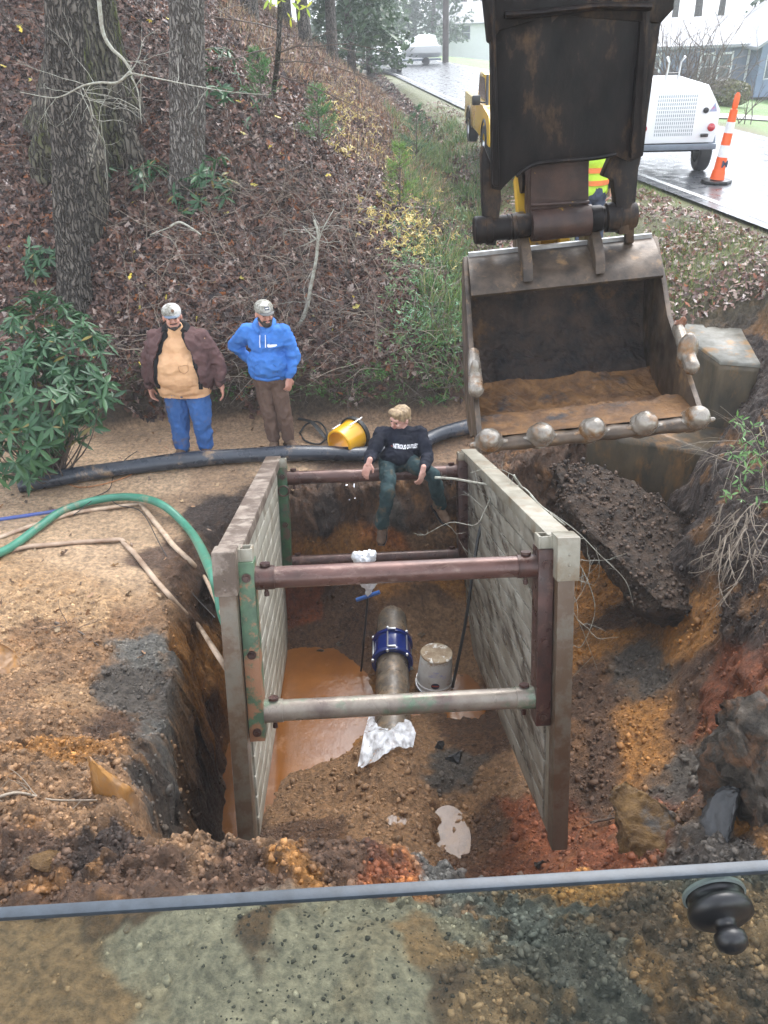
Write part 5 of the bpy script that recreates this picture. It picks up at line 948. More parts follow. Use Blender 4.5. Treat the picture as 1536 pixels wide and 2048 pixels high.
# ---------------------------------------------------------------- shrubs: rhododendrons
def rhodo(spec, n, k, size, label, seed, group='rhododendrons on the leafy bank', A=(.018, .070, .026), B=(.065, .155, .06)):
    rg = np.random.default_rng(seed); r2 = random.Random(seed); C_ = []; q = MB()
    for (c, rad, nn) in spec:
        c = Vector(c); m_ = int(nn*n)
        for _ in range(m_):
            d = Vector(rg.normal(0, 1, 3)).normalized()*float(rg.uniform(.35, 1)**.5); p = c+Vector((d.x*rad[0], d.y*rad[1], d.z*rad[2])); g_ = gz(p.x, p.y)
            if p.z < g_+.05: p.z = g_+.05+float(rg.uniform(0, .2))
            C_.append(p)
    base = spec[0][0]; bz = gz(base[0], base[1]); root = empty('rhododendron', (base[0], base[1], bz), label, 'shrub', group)
    C_ = np.array([tuple(p) for p in C_]); cen = C_.mean(0); N_ = (C_-cen)*.5+np.array([0, -.12, .4])+rg.normal(0, .18, C_.shape)
    whorls('foliage', C_, N_, k, size, A, B, M_leaf, root, rg, down=.3)
    for p in C_[::3]:
        s0 = Vector((base[0]+r2.gauss(0, .08), base[1]+r2.gauss(0, .08), bz)); e = Vector(p); mid = s0.lerp(e, .5)+Vector((r2.gauss(0, .1), r2.gauss(0, .1), -.08)); q.tube(catmull([s0, mid, e], 4), [.009, .009, .008, .008, .007, .006, .005, .004, .003], 4, False)
    q.build('stems', M_twig, root)
def RS(px, py, dz, D=None): h_ = hit(px, py) if D is None else at(px, py, D=D); return (h_.x, h_.y, h_.z+dz)
rhodo([(at(60, 800, D=8.6), (.75, .6, .62), .5), (at(150, 700, D=8.9), (.40, .4, .34), .24), (at(20, 900, D=8.2), (.4, .4, .35), .15), (at(10, 700, D=8.8), (.5, .4, .4), .2), (at(185, 790, D=8.6), (.28, .3, .25), .10), (at(90, 630, D=9.1), (.45, .3, .25), .14)], 260, 8, .19, 'large spreading rhododendron at the left edge beside the sand and the two standing men', 1)
rhodo([(RS(195, 365, .1), (.30, .25, .30), 1)], 14, 8, .22, 'small rhododendron between the two foreground trunks at the left', 2)
rhodo([(RS(320, 370, .1), (.40, .25, .22), 1)], 18, 7, .19, 'low rhododendron at the foot of the pale straight trunk, left side', 3)
rhodo([(RS(410, 400, .1), (.50, .3, .32), 1)], 30, 7, .18, 'sprawling rhododendron right of the pale straight trunk', 4)
rhodo([(RS(90, 545, .1), (.30, .25, .28), 1)], 16, 8, .19, 'rhododendron just left of the nearest slanting trunk', 5)
rhodo([(RS(430, 145, .1), (.5, .3, .3), .6), (RS(440, 230, .1), (.6, .3, .3), .5)], 30, 6, .18, 'distant dark rhododendron on the upper hill right of the pale trunk', 6)
# ---------------------------------------------------------------- young conifers and yellow bush
NB = np.array([(-.10, 0, 0), (.10, 0, 0), (0, .02, 1), (0, .05, .5)])
def conifer(px, py, h, w_, label, seed, colr=((.06, .17, .05), (.14, .28, .09)), cat='young pine'):
    rg = np.random.default_rng(seed); b = hit(px, py); root = empty('pine_sapling', b, label, cat, 'young conifers'); q = MB(); q.tube([b, b+Vector((.02, 0, h))], [.018, .003], 6); P = []; N_ = []
    for i in range(52):
        t = rg.uniform(.08, 1); a = rg.uniform(0, 6.28); ln = w_*(1-t)**.8+.05; s0 = b+Vector((0, 0, h*t)); e = s0+Vector((math.cos(a)*ln, math.sin(a)*ln, ln*.55)); q.tube([s0, e], [.005, .002], 3, False)
        for _ in range(22): u_ = rg.uniform(.25, 1); P.append(tuple(s0.lerp(e, u_))); N_.append((math.cos(a)+rg.normal(0, .6), math.sin(a)+rg.normal(0, .6), .9+rg.normal(0, .4)))
    q.build('trunk', M_twig, root); P, N_ = np.array(P), np.array(N_); n = len(P); m_ = rg.uniform(0, 1, (n, 1)); 
    scatter('foliage', P, N_/np.linalg.norm(N_, axis=1)[:, None], rg.uniform(.06, .13, n), NB*np.array([.5, 1, 1]), [(0, 1, 3), (3, 1, 2)], np.array(colr[0])*(1-m_)+np.array(colr[1])*m_, M_need, root, tilt=.4)
conifer(833, 335, 1.15, .42, 'bluish young pine standing at the edge of the ditch halfway up the slope', 1, ((.06, .16, .07), (.13, .24, .12)))
conifer(800, 430, .95, .25, 'narrow bright green young pine on the slope below the bluish one', 2, ((.12, .24, .04), (.22, .36, .08)))
conifer(640, 300, .8, .3, 'dark young pine on the slope right of the thin black sapling', 3)
conifer(525, 215, .7, .25, 'small young pine high on the slope left of the thin black sapling', 4)
# ---------------------------------------------------------------- big trees
def tree(name_label, base_px, r0, r1, lean, mat, flare, seed, ridge, D=None, group='big trunks on the hillside', limbs=5, h=11, **k):
    b = hit(*base_px) if D is None else at(*base_px, D=D); b = Vector((b.x, b.y, gz(b.x, b.y)-k.get('drop', .5) if D is None else b.z)); t_ = b+Vector((lean[0]*h, lean[1]*h, h))
    root = empty('tree', b, name_label, 'tree', group); link('trunk', trunk(b, t_, r0, r1, flare, seed=seed, ridge=ridge, k=420, n=150, **k), mat, root); q = MB(); rg = random.Random(seed)
    for i in range(limbs): a = rg.uniform(0, 6.28); p = b.lerp(t_, rg.uniform(.65, .98)); twiggy(q, p, (math.cos(a), math.sin(a), .7), 3.5, r1*.35, rg, 3, .2, 0, 3, 6)
    q.build('crown', M_twig, root); return b
tree('nearest slanting grey trunk with furrowed bark rising behind the left rhododendron', (160, 605), .200, .160, (.20, .0), M_bark, 1.25, 1, 30, fh=.5)
tree('widest old trunk with mossy flared roots behind the nearest slanting trunk', (180, 300), .37, .30, (.12, .0), M_bark3, 3.0, 2, 44, fh=1.9, drop=1.2)
tree('straight pale grey trunk right of the wide mossy one', (368, 365), .215, .18, (.12, 0), M_bark2, 1.22, 3, 34, fh=.5)
b = hit(548, 290); root = empty('sapling', b, 'thin dark lichen-spotted sapling standing alone in the middle of the slope', 'sapling'); rg_ = random.Random(5)
q = MB(); cm = catmull([b, at(546, 200, D=(b.y)*1.02), at(556, 110, Y=b.y), at(560, -20, Y=b.y), at(556, -200, Y=b.y)], 8); q.tube(cm, [.045-.0006*i for i in range(len(cm))], 10); q.build('trunk', M_bark, root)
q = MB()
for px, py, dx, dz in ((560, 105, 1, .2), (555, 125, 1, .1), (548, 95, -1, -.1), (557, 60, -1, .3), (552, 150, 1, -.3)): twiggy(q, at(px, py, Y=b.y), (dx, -.2, dz), 1.6, .010, rg_, 2, .2, .05, 3)
q.build('branches', M_twig, root)
whorls('foliage', np.array([tuple(at(570+rs.gauss(0, 25), 15+rs.gauss(0, 18), Y=b.y-.1)) for _ in range(12)]), np.tile([[0, -1, .3]], (12, 1)), 3, .13, (.55, .55, .05), (.35, .5, .08), M_leaf, root, RNG)
# lichen snag leaning behind the second man, bare overhanging branch, cut branch over the right trench wall
def drawn_branch(name, segs, Yd, m, label, cat, twigs=0, seed=1, group=None, reach=.4, tr=.003):
    rg = random.Random(seed); allp = []
    q = MB()
    for pts, r0, r1 in segs:
        P = catmull([(at(a, b_, Y=Yd) if len(c_) == 0 else at(a, b_, Y=c_[0])) for a, b_, *c_ in pts], 6); n = len(P); q.tube(P, [r0+(r1-r0)*i/(n-1) for i in range(n)], 7); allp += P
    for _ in range(twigs): p = rg.choice(allp); twiggy(q, p, (rg.gauss(0, 1), rg.gauss(0, .5), rg.gauss(-.2, .7)), rg.uniform(.3, 1)*reach, tr, rg, 1, .3, .05, 2, 4)
    return tag(q.build(name, m, smooth=True), label, cat, group)
drawn_branch('lichen_snag', [([(590, 670), (612, 620), (622, 570), (632, 520), (636, 470), (628, 440)], .030, .014), ([(632, 500), (645, 460), (668, 418)], .012, .004), ([(634, 480), (618, 465), (606, 452)], .010, .004)], 9.9, M_lich, 'leaning lichen-covered dead stem rising behind the man in the blue hoodie', 'dead stem', 14, 1, reach=.7)
drawn_branch('bare_branch', [([(196, -20), (205, 60), (222, 95), (246, 118), (262, 142)], .020, .012), ([(262, 142), (235, 165), (200, 165), (165, 172), (130, 190), (100, 195), (40, 184)], .014, .003), ([(262, 146), (320, 158), (390, 172), (470, 185), (545, 190)], .008, .002), ([(262, 152), (275, 180), (280, 215), (283, 248)], .008, .003), ([(165, 175), (180, 205), (188, 235), (205, 243)], .006, .002)], 8.6, M_lich, 'bare pale lichen-covered branch reaching across the trunks at the upper left', 'branch', 26, 2, reach=.7)
drawn_branch('bare_branch', [([(340, 453), (360, 445), (385, 458), (402, 470)], .016, .010), ([(300, 470), (320, 462), (342, 453)], .008, .004)], 9.9, M_lich, 'short broken pale branch lying on the leaves below the pale straight trunk', 'branch', 4, 3)
drawn_branch('cut_branch', [([(870, 955, 6.9), (910, 958, 6.8), (950, 965, 6.6), (1000, 972, 6.3), (1045, 975, 6.0), (1080, 1010, 5.8), (1130, 1050, 5.6)], .014, .007), ([(985, 985, 6.4), (970, 1020, 6.2), (950, 1050, 6.1), (900, 1045, 6.2), (850, 1070, 6.3)], .007, .003),
 ([(1045, 978, 6), (1030, 955, 6), (1028, 950, 6)], .012, .010), ([(1080, 1010, 5.8), (1150, 1060, 5.6), (1200, 1110, 5.5), (1250, 1160, 5.4), (1268, 1215, 5.3)], .005, .002), ([(1100, 1025, 5.7), (1130, 1080, 5.4), (1170, 1150, 5.3), (1190, 1220, 5.2), (1165, 1290, 5.1), (1145, 1290, 5.1)], .005, .002),
 ([(1110, 1040, 5.6), (1150, 1120, 5.3), (1140, 1200, 5.2), (1165, 1260, 5.1), (1195, 1340, 5.0)], .004, .0015), ([(1060, 990, 5.8), (1110, 1050, 5.6), (1150, 1150, 5.4), (1185, 1170, 5.3)], .004, .0015)], 6, M_lich, 'lichen-covered cut branch hooked over the top of the right trench wall', 'branch', 26, 4, reach=.5, tr=.0025)
for k, (pts, r0, lab) in enumerate((([(1530, 1150, 5.6), (1470, 1215, 5.5), (1440, 1245, 5.4), (1408, 1272, 5.3)], .014, 'longest bare root slanting out of the dark bank at the right edge'), ([(1180, 1645, 3.9), (1230, 1635, 3.85), (1290, 1632, 3.8)], .010, 'muddy root lying on red soil beside the ochre boulder'), ([(0, 1735, 2.75), (80, 1712, 2.85), (150, 1718, 2.85), (235, 1722, 2.8)], .010, 'long tan root lying across the soil heap at lower left'), ([(110, 1245, 5.1), (160, 1265, 5.0), (200, 1300, 4.8)], .012, 'brown root lying on the broken left bank'))):
    P = [at(a, b_, Y=c_) for a, b_, c_ in pts]
    if k: P = [Vector((p.x, p.y, max(p.z, gz(p.x, p.y)+.015))) for p in P]
    q = MB(); cm = catmull(P, 6); n = len(cm); q.tube(cm, [r0*(1-.6*i/n) for i in range(n)], 7); rg_ = random.Random(k)
    for _ in range(6): twiggy(q, rg_.choice(cm), (rg_.gauss(0, 1), rg_.gauss(0, .5), rg_.gauss(0, .5)), .25, .003, rg_, 1, .3, 0, 2, 4)
    tag(q.build('root', M_twig if k != 2 else MATS['pale_twig'], smooth=True), lab, 'root', 'roots')
# vine-covered soil bank at the right edge, roots hanging
rg_ = random.Random(9); q = MB()
for _ in range(70):
    p = at(rg_.uniform(1440, 1540), rg_.uniform(1000, 1150), D=rg_.uniform(6.2, 7.0)); twiggy(q, p, (rg_.gauss(-.4, .5), rg_.gauss(-.3, .4), -1), rg_.uniform(.2, .55), .005, rg_, 1, .3, .1, 3, 4)
tag(link('hanging_roots', q.mesh(), MATS['pale_twig']), kind='stuff')
vr = empty('bramble', at(1500, 900, D=7.0), 'green-leaved bramble trailing over the leafy bank at the right edge', 'bramble')
q = MB()
for _ in range(16): twiggy(q, at(rg_.uniform(1460, 1545), rg_.uniform(840, 980), D=7.0), (rg_.gauss(-.5, .6), -.3, rg_.gauss(.1, .6)), .6, .003, rg_, 1, .3, .1, 2, 4)
q.build('stems', MATS['pale_twig'], vr)
P = np.array([tuple(at(rg_.uniform(1450, 1545), rg_.uniform(830, 1010), D=rg_.uniform(6.7, 7.1))) for _ in range(46)]); whorls('foliage', P, np.tile([[0, -.7, .7]], (46, 1))+RNG.normal(0, .4, (46, 3)), 3, .075, (.07, .17, .04), (.16, .30, .09), M_leaf, vr, RNG)
# ================================================================== CONE
cb = at(1432, 366, z=1.8); cone = empty('traffic_cone', cb, 'tall orange and white striped channelizer cone on a black base beside the road edge', 'traffic cone')
tilt = Matrix.Rotation(R(4.5), 3, 'Y'); M_or = pm('cone_orange', (.85, .12, .015), (.78, .10, .012), rough=.45, bump=.05); M_wh = pm('cone_white', (.85, .85, .85), rough=.4, bump=.02)
q = MB(); n = 8; q.prism([(.245*math.cos(R(22.5+45*i)), .245*math.sin(R(22.5+45*i))) for i in range(n)], 0, .055, None, cb); q.build('base', M_bkp, cone, bevel=.012)
segs = [(.115, .06, .100, .20, M_or), (.090, .20, .084, .40, M_or), (.080, .40, .076, .58, M_wh), (.075, .58, .070, .76, M_or), (.069, .76, .065, .92, M_wh), (.064, .92, .058, 1.10, M_or)]
S_ = 1.0
for r_a, z_a, r_b, z_b, m_ in segs:
    q = MB(); q.lathe([(0, z_a*S_), (r_a, z_a*S_), (r_b, z_b*S_), (0, z_b*S_)], cb, tilt, 32); o = q.build('stripe' if z_a > .1 else 'foot', m_, cone)
q = MB(); q.lathe([(.0, 1.10), (.03, 1.10), (.045, 1.12), (.05, 1.20), (.045, 1.30), (.02, 1.34), (0, 1.34)], cb, tilt@Matrix.Diagonal((1, .45, 1)).to_3x3(), 24); q.build('handle', M_or, cone)
text_on('M', .14, cone, M_ink, None, cb+tilt@Vector((.03, -.094, .30)), (1, .1, 0), tilt@Vector((0, .05, 1)), (.2, -1, 0), off=.0, bold=.004)
# ================================================================== COMPRESSOR (towed, white)
cc = at(1340, 352, z=1.8); yaw = Matrix.Rotation(R(-6), 3, 'Z'); cp = empty('air_compressor', cc, 'white towable air compressor with a louvred back and round red tail lights on the roadside', 'air compressor')
def C3(x, y, z): return Vector(cc)+yaw@Vector((x, y, z))
M_wpt = pm('white_paint', (.80, .81, .82), (.76, .77, .78), scale=2, rough=.3, bump=.02, coat=.3); M_gpt = pm('grey_steel', (.16, .19, .23), rough=.4, metal=.2); M_tyre = pm('tyre', (.018, .018, .019), rough=.6, bump=.3)
wb = .64
pr_ = [(-wb, .52), (wb, .52), (wb+.03, .72), (wb+.03, 1.02), (wb-.22, 1.40), (-wb+.22, 1.40), (-wb-.03, 1.02), (-wb-.03, .72)]
q = MB(); mxz = yaw@Matrix(((1, 0, 0), (0, 0, -1), (0, 1, 0))); q.prism(pr_, -2.3, 0, mxz, cc); body = q.build('body', M_wpt, cp, bevel=.03)
q = MB(); 
for r_ in range(11):
    for k in range(19): q.box(C3(-.36+k*.034, -.004, .66+r_*.058), (.012, .006, .040), yaw)
q.build('grille', pm('slot', (.32, .36, .38), rough=.6), body)
for sx in (-1, 1):
    for nm, r_, m_ in (('tail_light', .062, pm('red_lens', (.5, .02, .03), rough=.15, coat=1)),):
        q = MB(); q.lathe([(0, 0), (r_, 0), (r_, .015), (r_*.7, .03), (0, .034)], C3(sx*.56, -.002, .76), yaw@Matrix.Rotation(R(90), 3, 'X'), 24); q.build(nm, m_, body)
q = MB(); q.lathe([(0, 0), (.045, 0), (.045, .02), (.02, .03), (0, .03)], C3(.43, -.002, 1.02), yaw@Matrix.Rotation(R(90), 3, 'X'), 20); q.build('filler_cap', M_bkp, body)
q = MB(); q.add([tuple(C3(a, -.008, b_)) for a, b_ in ((.49, 1.0), (.61, 1.0), (.57, 1.13))], [(0, 1, 2)]); q.build('decal', pm('decal', (.15, .45, .6), (.7, .1, .25), scale=12, rough=.4), body, auto=False)
q = MB(); q.box(C3(.46, -.03, .64), (.12, .06, .05), yaw, .7, .01); q.build('plate_lamp', M_bkp, body)
q = MB(); q.box(C3(0, -.06, .47), (1.34, .07, .09), yaw, ch=.01); q.build('bumper', M_gpt, cp)
q = MB(); q.box(C3(0, 1.0, .44), (1.0, 1.9, .06), yaw, ch=.01); q.tube([C3(-.75, .65, .33), C3(.75, .65, .33)], .035, 10); q.build('axle_frame', M_bkp, cp)
q = MB(); q.tube([C3(0, 2.3, .45), C3(0, 3.3, .42)], .05, 8); q.build('tow_bar', M_gpt, cp)
for sx in (-1, 1):
    q = MB(); q.lathe([(.19, -.1), (.30, -.105), (.33, -.08), (.335, 0), (.33, .08), (.30, .105), (.19, .1)], C3(sx*.60, .50, .335), yaw@Matrix.Rotation(R(90), 3, 'Y'), 44); wh = q.build('wheel', M_tyre, cp)
    q = MB(); q.lathe([(0, -.02), (.07, -.03), (.10, .0), (.16, .01), (.19, .07), (.20, .09), (.20, -.09), (.19, -.07)], C3(sx*.60, .50, .335), yaw@Matrix.Rotation(R(90), 3, 'Y'), 32); q.build('rim', M_chr, wh)
    q = MB(); q.tube([C3(sx*.60, .62+.42*math.cos(a), .33+.40*math.sin(a)) for a in np.linspace(R(5), R(175), 14)], .14, 4, False, .15, up=None); f_ = MB()
    A = np.linspace(R(5), R(175), 14); vs = [tuple(C3(sx*.47+sx*.26*s_, .62+.44*math.cos(a), .36+.40*math.sin(a))) for a in A for s_ in (0, 1)]; f_.add(vs, [(2*i, 2*i+1, 2*i+3, 2*i+2) for i in range(13)]); fo = f_.build('fender', M_gpt, cp)
    sm = fo.modifiers.new('s', 'SOLIDIFY'); sm.thickness = .012
    q = MB(); q.tube([C3(.0+sx*.10-.02, .8, 1.38), C3(sx*.10-.0, .8, 1.70), C3(sx*.145, .75, 1.78)], .022, 10); q.build('lifting_bail', M_chr, cp)
q = MB(); q.tube([C3(-.1, .8, 1.52), C3(.1, .8, 1.52)], .02, 8); q.build('bail_crossbar', M_bkp, cp)
# ================================================================== VEHICLES
def vehicle(name, c, yawd, L_, W_, Hh, paint, label, cat, pickup=False):
    Y_ = Matrix.Rotation(yawd, 3, 'Z'); ro = empty(name, c, label, cat)
    def V_(x, y, z): return Vector(c)+Y_@Vector((x, y, z))
    # side profile: front at y=0, rear at y=L
    pr = [(0, .45), (.05, .85), (.25, 1.02), (L_*.24, 1.12), (L_*.24+.02, 1.14), (L_, 1.16 if pickup else 1.1), (L_+.02, .5), (0.02, .4)]
    mm_ = Y_@Matrix(((0, 0, 1), (1, 0, 0), (0, 1, 0)))
    q = MB(); q.prism(pr, -W_/2, W_/2, mm_, c); bd = q.build('body', paint, ro, bevel=.07)
    ct = [(L_*.25, 1.10), (L_*.36, Hh), (L_*.58 if pickup else L_*.85, Hh), (L_*.63 if pickup else L_*.97, 1.12)]
    q = MB(); q.prism(ct, -W_/2+.12, W_/2-.12, mm_, c); cab_ = q.build('cabin', paint, bd, bevel=.05)
    dk = pm('car_glass', (.03, .035, .04), rough=.08, bump=0, spec=.8)
    q = MB(); a_, b_ = Vector((0, L_*.265, 1.16)), Vector((0, L_*.352, Hh-.07)); q.add([tuple(V_(sx*(W_/2-k), p.y-.035, p.z+.02)) for p, k in ((a_, .17), (b_, .24)) for sx in (-1, 1)], [(0, 1, 3, 2)]); q.build('windscreen', dk, cab_, auto=False)
    for sx in (-1, 1):
        q = MB(); q.add([tuple(V_(sx*(W_/2-.112), y_, z_)) for y_, z_ in ((L_*.30, 1.18), (L_*.37, Hh-.08), (L_*.56, Hh-.08), (L_*.59, 1.18))], [(0, 1, 2, 3)]); q.build('side_window', dk, cab_, auto=False)
        q = MB(); q.box(V_(sx*(W_/2+.13), L_*.29, 1.24), (.20, .10, .22), Y_, ch=.04); q.tube([V_(sx*(W_/2-.1), L_*.29, 1.18), V_(sx*(W_/2+.12), L_*.29, 1.20)], .02, 8); q.build('mirror', M_bkp, bd)
        q = MB(); q.tube([V_(sx*(W_/2-.11), L_*.255, 1.12), V_(sx*(W_/2-.17), L_*.355, Hh-.02)], .035, 8); q.build('pillar', M_bkp, cab_)
        q = MB(); q.box(V_(sx*(W_/2-.25), -.0, .78), (.38, .06, .20), Y_, ch=.03); q.build('headlight', M_chr, bd)
        for yy in (L_*.17, L_*.8):
            q = MB(); q.lathe([(.2, -.12), (.36, -.125), (.39, -.09), (.39, .09), (.36, .125), (.2, .12)], V_(sx*(W_/2-.11), yy, .39), Y_@Matrix.Rotation(R(90), 3, 'Y'), 32); wh = q.build('wheel', M_tyre, ro)
            q = MB(); q.lathe([(0, sx*.06), (.1, sx*.08), (.2, sx*.04), (.22, sx*.11)], V_(sx*(W_/2-.11), yy, .39), Y_@Matrix.Rotation(R(90), 3, 'Y'), 24); q.build('rim', M_chr, wh)
            q = MB(); q.tube([V_(sx*(W_/2-.005), yy+.47*math.cos(a), .40+.47*math.sin(a)) for a in np.linspace(0, math.pi, 16)], .035, 6); q.build('wheel_arch', M_bkp, bd)
    q = MB(); q.box(V_(0, -.06, .72), (W_*.62, .05, .26), Y_, ch=.02); q.build('grille', M_bkp, bd)
    q = MB(); q.box(V_(0, -.08, .48), (W_*.96, .14, .16), Y_, ch=.03); q.build('bumper', M_chr if pickup else M_bkp, ro)
yt = at(940, 300, z=1.8); vehicle('pickup_truck', (yt.x+.86, yt.y-2.2, 1.80), R(0), 5.2, 1.8, 1.75, pm('yellow_paint', (.78, .48, .015), (.72, .42, .012), scale=2, rough=.25, bump=.02, coat=.6), 'bright yellow pickup truck parked on the roadside, mostly hidden behind the excavator thumb', 'pickup truck', True)
bpy.data.objects['pickup_truck'].scale = (.84, .84, .84)
vc = at(776, 146, z=1.8); vehicle('white_car', (vc.x-.1, vc.y, float(roadz(vc.y))), R(4), 4.6, 1.7, 1.5, M_wpt, 'white car coming along the far end of the wet road in the mist', 'car')
# boat on a trailer by the far road
bc = at(835, 130, z=1.75); ro = empty('boat', bc, 'white cabin boat on a trailer beside the far road in the mist', 'boat'); S_ = 1.0
hullx = [(-1.9, 0, .95, .05), (-1.3, .45, .72, .5), (-.4, .8, .55, .75), (.6, .9, .5, .8), (1.6, .85, .5, .8), (1.9, .8, .55, .75)]
q = MB(); vs = []
for x_, w_, zk, wt in hullx: vs += [tuple(Vector(bc)+Vector(p)*1.05) for p in ((x_, 0, zk), (x_, -w_*.8, zk+.35), (x_, -w_-.05, 1.35), (x_, w_+.05, 1.35), (x_, w_*.8, zk+.35))]
q.add(vs, [(i*5+j, i*5+(j+1) % 5, (i+1)*5+(j+1) % 5, (i+1)*5+j) for i in range(5) for j in range(5)]+[(4, 3, 2, 1, 0), (25, 26, 27, 28, 29)]); hl = q.build('hull', M_wpt, ro, bevel=.03)
q = MB(); q.prism([(-.9, 1.35), (-.35, 2.05), (.2, 2.25), (1.5, 2.2), (1.8, 1.35)], -.7, .7, Matrix(((1, 0, 0), (0, 0, -1), (0, 1, 0))), bc); q.build('cabin', M_wpt, hl, bevel=.1)
q = MB(); q.box(Vector(bc)+Vector((.2, 0, .40)), (3.6, 1.3, .12)); 
q.build('trailer', M_gpt, ro)
for sx in (-1, 1): q = MB(); q.lathe([(0, -.1), (.3, -.1), (.3, .1), (0, .1)], Vector(bc)+Vector((.7, sx*.8, .30)), Matrix.Rotation(R(90), 3, 'X'), 24); q.build('wheel', M_tyre, ro)
ro.scale = (.66, .66, .66)
# utility pole
pb = at(891, 135, z=1.5); pb.z = 1.3; ro = empty('utility_pole', pb, 'dark wooden utility pole standing beside the road left of the excavator thumb', 'utility pole')
q = MB(); q.tube([pb, pb+Vector((0, 0, 11))], [.19, .13], 14); q.build('pole', pm('creosote', (.09, .075, .07), rough=.8, bump=.5), ro)
q = MB(); q.box(pb+Vector((0, 0, 10)), (2.4, .12, .12)); q.build('crossarm', MATS['creosote'], ro)
# ================================================================== HOUSES
M_sid = pm('blue_siding', (.13, .16, .23), (.11, .14, .20), scale=3, rough=.6, bump=.1); M_roof = pm('pale_roof', (.30, .31, .33), (.22, .23, .25), scale=12, rough=.5, bump=.3); M_trim = pm('white_trim', (.75, .76, .78), rough=.5); M_win = pm('window_glass', (.10, .12, .15), rough=.1, bump=0, spec=.8)
def house(name, c, ang, w_, d_, h_, rh, wallm, roofm, wins, label, gable_wins=()):
    A_ = Matrix.Rotation(ang, 3, 'Z'); ro = empty(name, c, label, 'house')
    def V_(x, y, z): return Vector(c)+A_@Vector((x, y, z))
    q = MB(); q.box(V_(0, 0, h_/2), (w_, d_, h_), A_); q.prism([(-d_/2, h_), (d_/2, h_), (0, h_+rh)], -w_/2, w_/2, A_@Matrix(((0, 0, 1), (1, 0, 0), (0, 1, 0))), c); wl_ = q.build('wall', wallm, ro)
    q = MB(); ov = .45
    for s_ in (-1, 1):
        n0 = V_(-w_/2-ov, s_*(d_/2+ov), h_-ov*rh/(d_/2)+.02); n1 = V_(w_/2+ov, s_*(d_/2+ov), h_-ov*rh/(d_/2)+.02); r0_ = V_(w_/2+ov, 0, h_+rh+.02); r1_ = V_(-w_/2-ov, 0, h_+rh+.02); u_ = Vector((0, 0, .14))
        q.add([tuple(p) for p in (n0, n1, r0_, r1_, n0+u_, n1+u_, r0_+u_, r1_+u_)], [(0, 1, 2, 3), (7, 6, 5, 4), (0, 1, 5, 4), (1, 2, 6, 5), (2, 3, 7, 6), (3, 0, 4, 7)])
    q.build('roof', roofm, ro)
    def win(x, y, z, ww, hh, face):
        B_ = A_ if face == 'f' else A_@Matrix.Rotation(R(90), 3, 'Z'); c_ = V_(x, y, z); q = MB()
        for a_, b_, e_, f__ in ((-ww/2, 0, .09, hh+.18), (ww/2, 0, .09, hh+.18), (0, hh/2, ww, .10), (0, -hh/2, ww, .12), (0, 0, ww, .05)): q.box(c_+B_@Vector((a_, -.03, b_)), (e_, .08, f__), B_)
        fr = q.build('window', M_trim, wl_); q = MB(); q.box(c_, (ww, .04, hh), B_); q.build('pane', M_win, fr)
    for x, z, ww, hh in wins: win(x, -d_/2-.02, z, ww, hh, 'f')
    for y, z, ww, hh in gable_wins: win(-w_/2-.02, y, z, ww, hh, 'g')
    return ro, V_, A_
hc_ = at(1470, 192, D=44)

ro, V_, A_ = house('blue_house', (hc_.x-5.0, hc_.y+3.2, hc_.z), R(0), 11, 6, 2.5, 1.1, M_sid, M_roof, [(4.2, 1.45, .7, 1.25), (3.2, 1.45, .7, 1.25), (.2, 1.5, .9, 1.25), (-3, 1.5, .9, 1.2)], 'single-storey blue-grey house with a pale roof behind the lawn at the right')
q = MB(); q.box(V_(5.42, -3.06, 1.25), (.10, .08, 2.6), A_); q.build('downspout', M_trim, ro)
# projecting gabled wing at the right end
h0 = V_(8.35, -.8, 0); ro2, V2, A2 = house('house_wing', tuple(h0), R(90), 7, 5.6, 2.5, 1.7, pm('blue_siding2', (.17, .22, .33), (.15, .20, .30), scale=3, rough=.6, bump=.1), M_roof, [], 'lighter blue gabled wing of the house at the right edge', [(2.1, 1.5, .65, 1.2), (0, 1.5, .65, 1.2)])
w2 = at(975, 118, D=92); house('white_house', (w2.x, w2.y+3, w2.z-.5), R(0), 12, 7, 4.2, 1.8, M_wpt, M_roof, [(-4, 3.2, 1, 1.4), (-2.6, 3.2, 1, 1.4), (2, 3.2, 1, 1.4), (3.4, 3.2, 1, 1.4)], 'pale two-storey house fading into the mist behind the utility pole')
# driveway, hedge-like shrubs, small bare trees near the house
def bush(name, c, r, n, pal, label, cat, seed, m=None, twigs=30, group=None, size=.1):
    rg = np.random.default_rng(seed); r2 = random.Random(seed); ro = empty(name, c, label, cat, group); q = MB()
    for _ in range(twigs): twiggy(q, Vector(c)+Vector((r2.gauss(0, r[0]*.2), r2.gauss(0, r[1]*.2), 0)), (r2.gauss(0, .6)*r[0], r2.gauss(0, .6)*r[1], r[2]), r[2]*r2.uniform(.9, 1.9), .018*r[2]**.5, r2, 2, .2, 0, 3, 4)
    q.build('branches', m or M_twig, ro)
    if n:
        d = rg.normal(0, 1, (n, 3)); d /= np.linalg.norm(d, axis=1)[:, None]; d *= rg.uniform(.5, 1, (n, 1))**.4; P = np.array(c)+d*np.array(r)+np.array([0, 0, r[2]]); mx_ = rg.uniform(0, 1, (n, 1))
        scatter('foliage', P, d, rg.uniform(.6, 1.6, n)*size, OAK, OAKF, np.array(pal[0])*(1-mx_)+np.array(pal[1])*mx_, M_leaf, ro, tilt=.8)
def G(px, py, Y): p = at(px, py, Y=Y); return (p.x, p.y, gz(p.x, p.y)-.05)
bush('bare_bush', G(1350, 180, 27), (1.5, 1.0, 1.5), 0, None, 'wide bare grey bush in front of the blue house beside the thumb', 'bush', 1, twigs=55)
bush('bare_bush', G(1400, 185, 30), (1.4, 1.0, 1.1), 0, None, 'bare grey bush in front of the blue house windows, right of the wide one', 'bush', 2, twigs=40)
